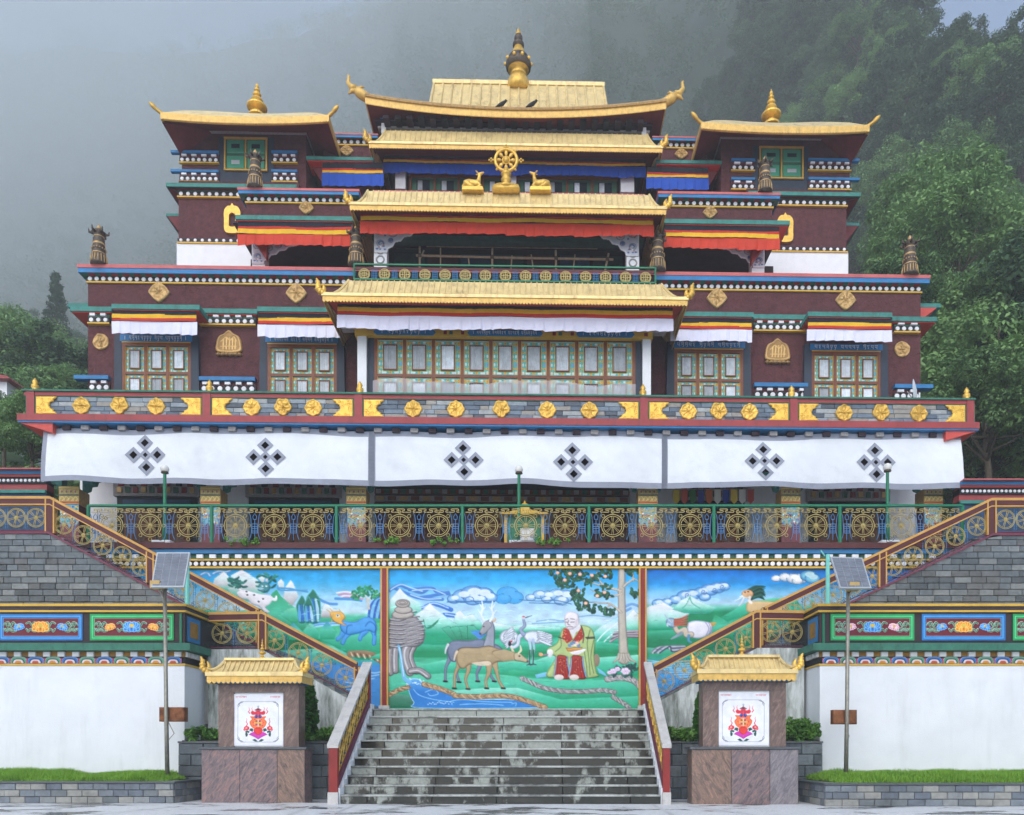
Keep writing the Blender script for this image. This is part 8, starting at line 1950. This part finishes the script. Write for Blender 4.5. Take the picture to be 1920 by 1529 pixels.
def build_statue_deer(px, s, label):
    """reclining deer gazing up at the wheel; s=1 faces right"""
    v = 10.9; u = U(px, v); zb = Z(362.5, v, px); k = .95
    P = lambda x, y, z_: (u+s*x*k, v+y*k, zb+z_*k)
    t = thing('deer_statue', label, 'statue', (u, v, zb), 'golden deer beside the wheel', b=True)
    part('plinth', MB().prism([(u-.42*k, zb), (u+.42*k, zb), (u+.38*k, zb+.13*k), (u-.38*k, zb+.13*k)], v-.2, v+.2), 'gold_orn', t)
    m = MB()
    m.tube([P(-.36, 0, .26), P(-.3, 0, .32), P(-.15, 0, .36), P(.05, 0, .35), P(.2, 0, .34), P(.28, 0, .32)], [.06, .15, .16, .14, .15, .08], 12)
    m.tube([P(.16, 0, .36), P(.22, 0, .5), P(.24, 0, .62), P(.25, 0, .7)], [.12, .085, .065, .06], 10)
    m.tube([P(.19, 0, .69), P(.26, 0, .73), P(.34, 0, .78), P(.43, 0, .83)], [.05, .07, .05, .025], 8)
    for q in (-1, 1):
        m.tube([P(.2, q*.05, .74), P(.14, q*.09, .79), P(.08, q*.12, .8)], [.03, .03, .008], 6)
        m.tube([P(-.24, q*.13, .3), P(-.1, q*.17, .18), P(.02, q*.16, .16)], [.11, .06, .04], 8); m.tube([P(.02, q*.16, .16), P(-.18, q*.17, .15)], [.04, .03], 6)
        m.tube([P(.2, q*.1, .3), P(.3, q*.13, .2), P(.26, q*.13, .16), P(.06, q*.13, .15)], [.08, .05, .04, .03], 7)
    m.tube([P(-.36, 0, .3), P(-.42, 0, .26), P(-.41, 0, .2)], [.05, .04, .01], 6)
    o = part('body', m, 'gold_orn', t, True); md = o.modifiers.new('merge', 'REMESH'); md.mode = 'VOXEL'; md.voxel_size = .022; md.use_smooth_shade = True
build_statue_deer(887, 1, 'golden reclining deer left of the wheel, nose raised'); build_statue_deer(1013, -1, 'golden reclining deer right of the wheel, nose raised')
def build_birds():
    for px, lb, s in ((940, 'black bird perched on the crowning roof, the left one', 1), (997, 'black bird perched on the crowning roof, the right one', 1)):
        v = 15.6; u, z_ = U(px, v), Z(201, v, px); m = MB()
        m.tube([(u-.26, v, z_-.02), (u-.1, v, z_+.06), (u+.05, v, z_+.14), (u+.14, v, z_+.22), (u+.19, v, z_+.25)], [.02, .07, .085, .06, .05], 8); m.ball((u+.19, v, z_+.27), .055); m.tube([(u+.22, v, z_+.27), (u+.31, v, z_+.26)], [.02, .003], 5); m.tube([(u, v-.02, z_+.06), (u, v-.02, z_-.06)], .01, 4)
        single('bird', m, 'bird_black', lb, 'bird', (u, v, z_-.06), 'birds on the crowning roof', True, True)
build_birds()
def build_scaffold():
    v = 12.0; t = thing('bamboo_scaffold', 'bamboo pole scaffold tied up inside the open gallery', 'scaffold', (U(960, v), v, Z3), b=True)
    S = lambda px, py, d=0: (U(px, v+d), v+d, Z(py, v+d, px))
    part('pole', MB().tube([S(780, 479.5), S(960, 484), S(1150, 487)], .045, 6), 'bamboo', t)
    part('pole', MB().tube([S(800, 462, .9), S(1120, 466, .9)], .035, 6), 'bamboo', t)
    for a, b_ in (((787, 535), (787, 460)), ((923, 535), (923, 466)), ((1043, 535), (1042, 470)), ((1130, 530), (1141, 476)), ((795, 470), (787, 487)), ((826, 505), (826, 465)), ((880, 500), (878, 480)), ((958, 505), (960, 480)), ((1000, 505), (996, 478)), ((1075, 505), (1078, 478))): part('pole', MB().tube([S(*a), S(*b_)], .045 if a[1] > 520 else .028, 6), 'bamboo', t)
    for px, py in ((787, 480), (923, 483), (1043, 485), (1139, 487)): part('lashing', MB().ball(S(px, py), .09, 7, 5), 'bark', t)
build_scaffold()
def build_plastic():
    v = 9.72; u0, u1 = U(699, v), U(1192, v); vs = []; fs = []; n = 90
    for i in range(n+1):
        u = u0+(u1-u0)*i/n; zt = Z(717, v)+.08*math.sin(u*1.3)+.04*math.sin(u*3.1+1)
        for j in range(5): q = j/4; vs.append((u, v+.03*math.sin(u*5+q*3)+.02*math.sin(u*11-q*5), Z2+.02+(zt-Z2-.02)*q))
    for i in range(n):
        for j in range(4): a = i*5+j; fs.append((a, a+5, a+6, a+1))
    single('plastic_sheet', MB().add(vs, fs), 'plastic', 'clear plastic sheet along the foot of the middle window', 'sheet', ((u0+u1)/2, v, Z2), None, True, True)
build_plastic()
def build_dish():
    v = 9.8; u, z_ = U(1719, v), Z(737, v, 1719); t = thing('satellite_dish', 'white satellite dish behind the parapet near its right corner', 'dish', (u, v, Z2), b=True)
    m = MB(); n = 18; vs = []
    for k in range(6):
        r = .42*k/5
        for j in range(n): a = 2*PI*j/n; vs.append((u+(r*math.cos(a))*.55-.35*(r/.42)**2*.25, v+r*math.cos(a)*.8, z_+r*math.sin(a)+(-.3*r*math.cos(a))))
    m.add(vs, [(k*n+j, k*n+(j+1) % n, (k+1)*n+(j+1) % n, (k+1)*n+j) for k in range(5) for j in range(n)]); part('reflector', m, 'dish_white', t, True); part('arm', MB().tube([(u, v, z_-.4), (u-.4, v-.1, z_)], .02, 5), 'alu', t); part('mast', MB().tube([(u+.1, v, Z2), (u+.1, v, z_)], .03, 6), 'alu', t)
build_dish()
# ================================================================ solar lamps, cyan poles
def build_solar(px, Y, ytop, boxy, panel, head, lean, label):
    s = F/(DC+Y); x = (px-PX)/s; zt = HC+(PY-ytop)/s; A = lambda p, q, dy=0: ((p-PX)/s, Y+dy, HC+(PY-q)/s)
    t = thing('solar_lamp', label, 'lamp', (x, Y, .5), 'solar lamps in the planters')
    part('pole', MB().tube([(x, Y, .45), (x+lean*.4, Y, 2), (x+lean, Y, zt)], [.055, .05, .045], 8), 'pole_galv', t, True)
    b = boxy; part('battery_box', MB().brick(*(A(b[0], 0)[0], A(b[2], 0)[0]), Y+.06, Y+.26, A(0, b[3])[2], A(0, b[1])[2], .02), 'rust', t)
    part('box_clamp', MB().tube([(x, Y+.05, A(0, b[3])[2]-.02), (x+.12, Y+.1, A(0, b[3])[2]-.3), (x, Y, A(0, b[3])[2]-.5)], .012, 5), 'pole_galv', t)
    (p0, p1, p2, p3) = panel                                   # picture corners: top-left, top-right, bottom-right, bottom-left; the panel tilts back
    q = [Vector(A(*p0)), Vector(A(*p1)), Vector(A(*p2)), Vector(A(*p3))]
    q[2].y -= .35; q[3].y -= .35; q[0].y += .35; q[1].y += .35
    k1, k2 = (DC+Y+.35)/(DC+Y), (DC+Y-.35)/(DC+Y)
    for i, k in ((0, k1), (1, k1), (2, k2), (3, k2)): q[i].x *= k; q[i].z = HC+(q[i].z-HC)*k
    nr = (q[1]-q[0]).cross(q[3]-q[0]).normalized()
    nr = -nr if nr.y > 0 else nr
    m = MB(); bk = [p-nr*.05 for p in q]; m.add(q+bk, [(3, 2, 1, 0), (4, 5, 6, 7), (0, 1, 5, 4), (1, 2, 6, 5), (2, 3, 7, 6), (3, 0, 4, 7)]); p_ = part('panel_frame', m, 'alu', t)
    nx, nz = 4, 6; g = .06
    for i in range(nx):
        for j in range(nz):
            L = lambda a, b_: (q[0]*(1-a)*(1-b_)+q[1]*a*(1-b_)+q[2]*a*b_+q[3]*(1-a)*b_)
            e = .035; a0, a1, b0, b1 = e+(1-2*e)*i/nx+.006, e+(1-2*e)*(i+1)/nx-.006, e+(1-2*e)*j/nz+.005, e+(1-2*e)*(j+1)/nz-.005
            part('solar_cell', MB().add([L(a0, b0)+nr*.006, L(a1, b0)+nr*.006, L(a1, b1)+nr*.006, L(a0, b1)+nr*.006], [(3, 2, 1, 0)]), 'solar_cell', p_)
    c = (q[0]+q[1]+q[2]+q[3])/4; part('bracket', MB().tube([(x+lean, Y, zt-.2), tuple(c-nr*.1)], .035, 6), 'pole_galv', t)
    hx = A(*head); part('lamp_head', MB().box(hx[0]-.12, hx[0]+.12, Y-.3, Y-.05, hx[2]-.09, hx[2]+.1), 'lamp_tan', t); part('lamp_arm', MB().tube([(x+lean*.8, Y, zt-.4), (hx[0], Y-.1, hx[2]-.08)], .025, 5), 'pole_galv', t)
build_solar(314, 1.4, 1098, (295.5, 1326, 343.5, 1353), ((294, 1036), (356, 1036), (345, 1101), (283, 1101)), (301, 1101), -.07, 'galvanised solar lamp pole with rusty box before the left white wall')
build_solar(1586, 1.2, 1095, (1564, 1331, 1609, 1358), ((1557, 1044), (1617, 1046), (1634, 1103), (1575, 1103)), (1594, 1104), .06, 'rusted solar lamp pole with rusty box before the right white wall')
for px, yt, yb, lb in ((351, 1050, 1205, 'cyan painted pole behind the left solar panel'), (1552, 1040, 1200, 'cyan painted pole beside the right solar panel')):
    Y = 4.3; s = F/(DC+Y); x = (px-PX)/s
    m = MB().tube([(x, Y, 4.1), (x, Y, HC+(PY-yt)/s)], .06, 8); m.tube([(x-.08, Y, HC+(PY-yt)/s-.05), (x-.2, Y, HC+(PY-yt)/s+.12)], .02, 5); single('cyan_pole', m, 'cyan_pole', lb, 'pole', (x, Y, 4.1), 'cyan poles on the stair landings')
# small white speaker-like block and weeds on the terrace edge
single('white_block', MB().brick(ax(974, 5.4)-.0, ax(1001, 5.4), YM-.05, YM+.25, TZ+.15, TZ+.15+.42, .05), 'white_paint', 'small white block on the terrace edge before the yellow kiosk', 'block', (ax(987, 5.4), YM, TZ+.15))
# ================================================================ planting near the stairs
def shrub_obj(name, pts, size, n_per, matname, label, cat, base, seed, group=None, stem=None, up=.6):
    t = thing(name, label, cat, base, group)
    put('foliage', leaf_cloud('foliage', pts, size, n_per, matname, seed, up), t, (0, 0, 0))
    if stem: part('stem', stem, 'bark', t)
    return t
def bed_plants():
    r_ = random.Random(77)
    def carpet(x0, x1, y0, y1, z0, h, n, seed): 
        q = random.Random(seed); return [(q.uniform(x0, x1), q.uniform(y0, y1), z0+q.uniform(0, h), q.uniform(.07, .16)) for _ in range(n)]
    stm = lambda x, y, z_, h: MB().tube([(x, y, z_), (x+.02, y, z_+h)], [.03, .015], 5)
    for a, b_, y0, lb, sd in ((-9.4, -8.0, 1.95, 'leafy green ground cover in the left bed beside the white wall', 1), (-6.4, -5.25, 1.95, 'leafy green ground cover between the cypress and the left balustrade', 2), (2.95, 3.9, 1.95, 'low grass tuft in the right bed beside the balustrade', 3)):
        shrub_obj('ground_cover', carpet(a, b_, y0+.02, 3.1, 1.52, .28, 70, sd), .055, 60, 'leaf_shrub', lb, 'plant', ((a+b_)/2, 2.4, 1.5), sd, None, stm((a+b_)/2, 2.4, 1.5, .2), .9)
    shrub_obj('leafy_bush', carpet(5.85, 7.05, 1.95, 3.0, 1.56, .5, 90, 9), .05, 90, 'leaf_shrub', 'dense leafy bush between the right pedestal and the white wall', 'bush', (6.4, 2.4, 1.5), 9, None, stm(6.4, 2.4, 1.5, .4))
    # clipped cypress beside each pedestal
    for x, y, h, w, lb in ((ax(581, 2.4)-.05, 2.4, 1.55, .27, 'narrow dark green cypress right of the left pedestal'), (ax(1316, 2.4)-.02, 2.4, 1.2, .2, 'narrow cypress half hidden behind the right pedestal')):
        pts = []
        for k in range(150):
            q = r_.random(); rr = w*math.sin(PI*min(.98, .12+.8*q)**.8)*(1-.25*q); a = r_.uniform(0, 6.28); pts.append((x+rr*math.cos(a)*r_.uniform(.5, 1), y+rr*math.sin(a)*r_.uniform(.5, 1), 1.6+h*q, .085))
        shrub_obj('cypress', pts, .05, 70, 'leaf_cypress', lb, 'tree', (x, y, 1.5), 31, 'cypresses in the slate beds', MB().tube([(x, y, 1.5), (x, y, 1.5+h*.8)], [.05, .02], 6), 1.2)
    # weeds along the terrace edge
    for k, (px, lb) in enumerate(((460, 'green weeds growing on the terrace edge left of the mural tree'), (730, 'green weeds sprouting on the terrace edge above the left pilaster'), (840, 'green weeds sprouting on the terrace edge left of the middle lamp'), (1035, 'hanging weeds on the terrace edge right of the middle lamp'))):
        x = (px-PX)/SM; q = random.Random(k+5); pts = [(x+q.uniform(-.5, .5), YM-.3+q.uniform(-.05, .05), TZ+.02+q.uniform(0, .16), .07) for _ in range(12)]
        shrub_obj('weeds', pts, .04, 30, 'leaf_shrub', lb, 'plant', (x, YM-.3, TZ), k+60, None, MB().tube([(x, YM-.28, TZ-.1), (x, YM-.28, TZ+.1)], .01, 4))
bed_plants()
# ================================================================ trees
def make_tree(seed, H, R, leaf, n_cl, per, matname, shape='round', trunk_r=.22):
    r_ = random.Random(seed); pts = []
    for k in range(n_cl):
        if shape == 'cone':
            q = r_.random()**.8; rr = R*(1-q)**.9*r_.uniform(.55, 1); z_ = H*(.16+.84*q)
        else:
            a_, b_ = r_.uniform(0, 6.28), math.acos(r_.uniform(-.55, 1)); k_ = r_.uniform(.6, 1.02); rr = R*math.sin(b_)*k_; z_ = H*.6+H*.4*math.cos(b_)*k_+r_.uniform(-.3, .3)
        a = r_.uniform(0, 6.28); pts.append((rr*math.cos(a), rr*math.sin(a), z_, R*r_.uniform(.1, .23) if shape != 'cone' else R*r_.uniform(.1, .2)))
    crown = leaf_cloud('crown', pts, leaf, per, matname, seed, .7, (1, 1, .7))
    mb = MB(); mb.tube(bez([(0, 0, -2), (.1, 0, H*.2), (-.1, .1, H*.45), (.05, 0, H*.8)], 3), list(np.interp(np.linspace(0, 1, 10), [0, .5, 1], [trunk_r*1.3, trunk_r*.8, .04])), 7)
    for p in pts[::max(1, n_cl//14)]:
        b0 = Vector((0, 0, H*r_.uniform(.28, .5))); e = Vector(p[:3]); mid = b0.lerp(e, .5)+Vector((0, 0, -.2)); mb.tube([b0, mid, e], [trunk_r*.45, trunk_r*.28, .03], 5)
    return crown, mb.mesh('trunk', 'bark', True)
KINDS = [make_tree(1, 9, 4.2, .17, 100, 120, 'leaf_forest'), make_tree(2, 11, 4.6, .18, 120, 120, 'leaf_dark'), make_tree(3, 8, 4.4, .17, 90, 130, 'leaf_forest'), make_tree(4, 10, 4.0, .17, 100, 120, 'leaf_dark'),
         make_tree(5, 10, 4.8, .135, 170, 190, 'leaf_bright'), make_tree(6, 8.5, 4.4, .13, 150, 190, 'leaf_bright'), make_tree(7, 17, 3.2, .16, 260, 40, 'leaf_dark', 'cone', .25)]
def plant(kind, x, y, z_, s, rot, label, group, name='broadleaf_tree', cat='tree'):
    t = bpy.data.objects.new(name, None); COL.objects.link(t); t.location = (x, y, z_); t.rotation_euler = (0, 0, rot); t.scale = (s, s, s*rnd.uniform(.9, 1.15)); t.empty_display_size = .1
    tag(t, label, cat, group)
    for nm, me in zip(('crown', 'trunk'), KINDS[kind]):
        o = bpy.data.objects.new(nm, me); COL.objects.link(o); o.parent = t
def build_forest():
    r_ = random.Random(5); placed = []
    def seen(x, y, z_, m=3): d = y+DC; px = PX+F*x/d; py = PY-F*(z_-HC)/d; return px, py
    # named trees near the building
    for kind, px, py, Y, s, lb, nm in ((4, 1790, 640, 34, 1.1, 'bright green broadleaf tree high beside the right tower', 'broadleaf_tree'), (5, 1690, 700, 30, .8, 'bright leafy tree just right of the lower roof corner', 'broadleaf_tree'), (4, 1875, 760, 27, .8, 'bright green tree above the right end of the parapet', 'broadleaf_tree'), (5, 1850, 905, 20, .75, 'green tree low at the right edge beside the awning', 'broadleaf_tree'), (4, 1760, 560, 42, 1.15, 'large pale green tree crown right of the right tower', 'broadleaf_tree'),
            (6, 105, 760, 66, .8, 'tall misty conifer left of the lower roof', 'conifer'), (5, 20, 860, 30, .62, 'green tree at the left edge above the boundary wall', 'broadleaf_tree'), (5, 15, 740, 52, .95, 'grey green tree at the left edge below the fog', 'broadleaf_tree'), (4, 130, 790, 40, .5, 'round green shrub behind the left end of the parapet', 'shrub'), (5, 60, 800, 36, .45, 'low yellow green shrub beside the left parapet post', 'shrub'), (5, 8, 850, 22, .42, 'green shrub before the small house at the left margin', 'shrub'), (4, 60, 880, 19, .4, 'bright shrub above the left boundary wall', 'shrub')):
        d = DC+Y; x = (px-PX)*d/F; z_ = HC+(PY-py)*d/F; plant(kind, x, Y, z_-1.0, s, r_.uniform(0, 6), lb, None, nm, 'tree' if nm != 'shrub' else 'shrub')
    lab = {'near': ('broadleaf tree on the wooded slope right of the hall', 'trees on the right hand slope'), 'mid': ('hazy dark tree on the slope behind the golden roofs', 'trees on the slope behind the roofs'), 'far': ('pale tree dissolving into the fog on the left', 'trees dissolving in the fog')}
    count = {'near': 0, 'mid': 0, 'far': 0}; cap = {'near': 150, 'mid': 90, 'far': 50}
    cand = []
    for k in range(9000):
        Y = 24+230*r_.random()**1.5; px = r_.uniform(-120, 2040); d = DC+Y; x = (px-PX)*d/F; z_ = float(hill_z(x, Y)); sx, sy = seen(x, Y, z_+4)
        if (z_ < 7.5 and Y < 60) or (px < 420 and Y < 40): continue
        if sy < -60 or sy > 980: continue
        # only what can be seen: outside the silhouette of the hall
        inside = (sx > 330 and sx < 1590 and sy > 215) or (sx > 165 and sx < 1730 and sy > 500) or (sx > 690 and sx < 1250 and sy > 165)
        if inside and not (sy < 260): continue
        cand.append((d, x, Y, z_, sx, sy))
    cand.sort(); stuff = []
    for d, x, Y, z_, sx, sy in cand:
        gap = 4.6 if d < 75 else 5.2 if sx > 1240 else 6.5
        if any((x-a)**2+(Y-b_)**2+(z_-c)**2 < gap*gap for a, b_, c in placed[-400:]): continue
        zone = 'near' if sx > 1240 and d < 150 else 'mid' if sx > 760 else 'far'
        if count[zone] >= cap[zone]: stuff.append((x, Y, z_)); placed.append((x, Y, z_)); continue
        count[zone] += 1; placed.append((x, Y, z_)); l, g = lab[zone]
        bright = zone == 'near' and r_.random() < .4
        bright = bright or (zone == 'far' and Y < 95 and r_.random() < .5)
        plant(r_.choice((4, 5)) if bright else r_.choice((0, 1, 2, 3)), x, Y, z_-1.2, r_.uniform(.8, 1.25)*(1.2 if zone == 'mid' else 1), r_.uniform(0, 6), l, g)
    # the wood beyond, one mass
    pts = []; q = np.random.RandomState(3)
    for k in range(6000):
        Y = 40+300*q.rand()**1.1; px = q.uniform(-250, 2200); d = DC+Y; x = (px-PX)*d/F; z_ = float(hill_z(x, Y)); sx, sy = seen(x, Y, z_+4)
        if sy < -140 or sy > 900 or z_ < 8 or (sx > 360 and sx < 1570 and sy > 330): continue
        hh = q.rand()*3
        for j in range(7): pts.append((x+q.normal()*1.3, Y+q.normal()*1.3, z_+1.5+hh+q.rand()*3, .9+q.rand()*.8))
    me = leaf_cloud('forest', pts, .34, 16, 'leaf_dark', 8, .7, (1, 1, .8)); o = bpy.data.objects.new('forest', me); COL.objects.link(o); tag(o, 'dense dark forest covering the misty slopes behind the hall', 'forest', None, 'stuff')
build_forest()
# undergrowth round the hall at terrace level
def undergrowth():
    q = np.random.RandomState(12); pts = []
    for k in range(1500):
        s = q.rand() < .5; Y = 11+q.rand()*34; d = DC+Y; px = q.uniform(-90, 165) if s else q.uniform(1740, 2010); x = (px-PX)*d/F; pts.append((x, Y, float(hill_z(x, Y))+q.rand()*1.6, .5+q.rand()*.5))
    me = leaf_cloud('undergrowth', pts, .17, 70, 'leaf_bright', 18, .8); o = bpy.data.objects.new('undergrowth', me); COL.objects.link(o); tag(o, 'leafy green undergrowth on both sides of the hall', 'undergrowth', None, 'stuff')
undergrowth()
def far_house():
    Y = 26; s = F/(DC+Y); P = lambda px, py: ((px-PX)/s, HC+(PY-py)/s)
    (x0, z0), (x1, z1) = P(-60, 800), P(13, 716); t = thing('far_house', 'small white house with red roof edge at the left margin', 'house', (x0, Y, z0))
    part('wall', MB().box(x0, x1, Y, Y+4, z0-1.2, z1), "white_wall", t); part('roof', MB().prism([(x0-.3, z1), (x1+.4, z1), (x1+.3, z1+.14), (x0, z1+.6)], Y-.4, Y+4.4), 'red_fascia', t); part('window', MB().box(x1-.7, x1-.3, Y-.02, Y-.001, z1-1.2, z1-.5), 'glass_dark', t)
far_house()
# ================================================================ haze: the damp air of the valley
def mat_air(name, density, color):
    m = bpy.data.materials.new(name); m.use_nodes = True; n = m.node_tree.nodes; l = m.node_tree.links
    n.remove(n['Principled BSDF']); p = n.new('ShaderNodeVolumePrincipled'); p.inputs['Color'].default_value = (*color, 1); p.inputs['Density'].default_value = density; p.inputs['Anisotropy'].default_value = 0
    l.new(p.outputs[0], n['Material Output'].inputs['Volume']); MATS[name] = m
def build_haze():
    mat_air('haze', HAZE_DENSITY, (.92, .97, 1))
    o = single('haze', MB().box(-950, 950, -950, 950, -1, 345), 'haze', 'thin grey mist filling the valley air', 'mist', (0, 0, 0)); o['kind'] = 'stuff'
# a bank of cloud drifting against the slope behind the west side of the hall
def build_fog_bank():
    mat_air('fog', .0026, (.9, .96, 1)); mat_air('fog_thin', .0009, (.88, .95, 1))
    for c, r, lb in (((-195, 178, 165), (172, 95, 178), 'thick fog bank hiding the slope left of the hall'), ((-98, 215, 235), (85, 75, 120), 'thinner fog wisp behind the crowning roof'), ((-68, 72, 45), (46, 34, 42), 'low fog wisp beside the left tower')):
        for k in ((1.2, .92, .6) if r[0] > 150 else (1.15, .7)):                       # thin at the rim, thicker inside
            o = single('fog_bank', MB().ball(c, k, 40, 24, 0, r), 'fog' if r[0] > 150 else 'fog_thin', lb, 'fog', c, smooth=True); o['kind'] = 'stuff'
build_haze(); build_fog_bank()
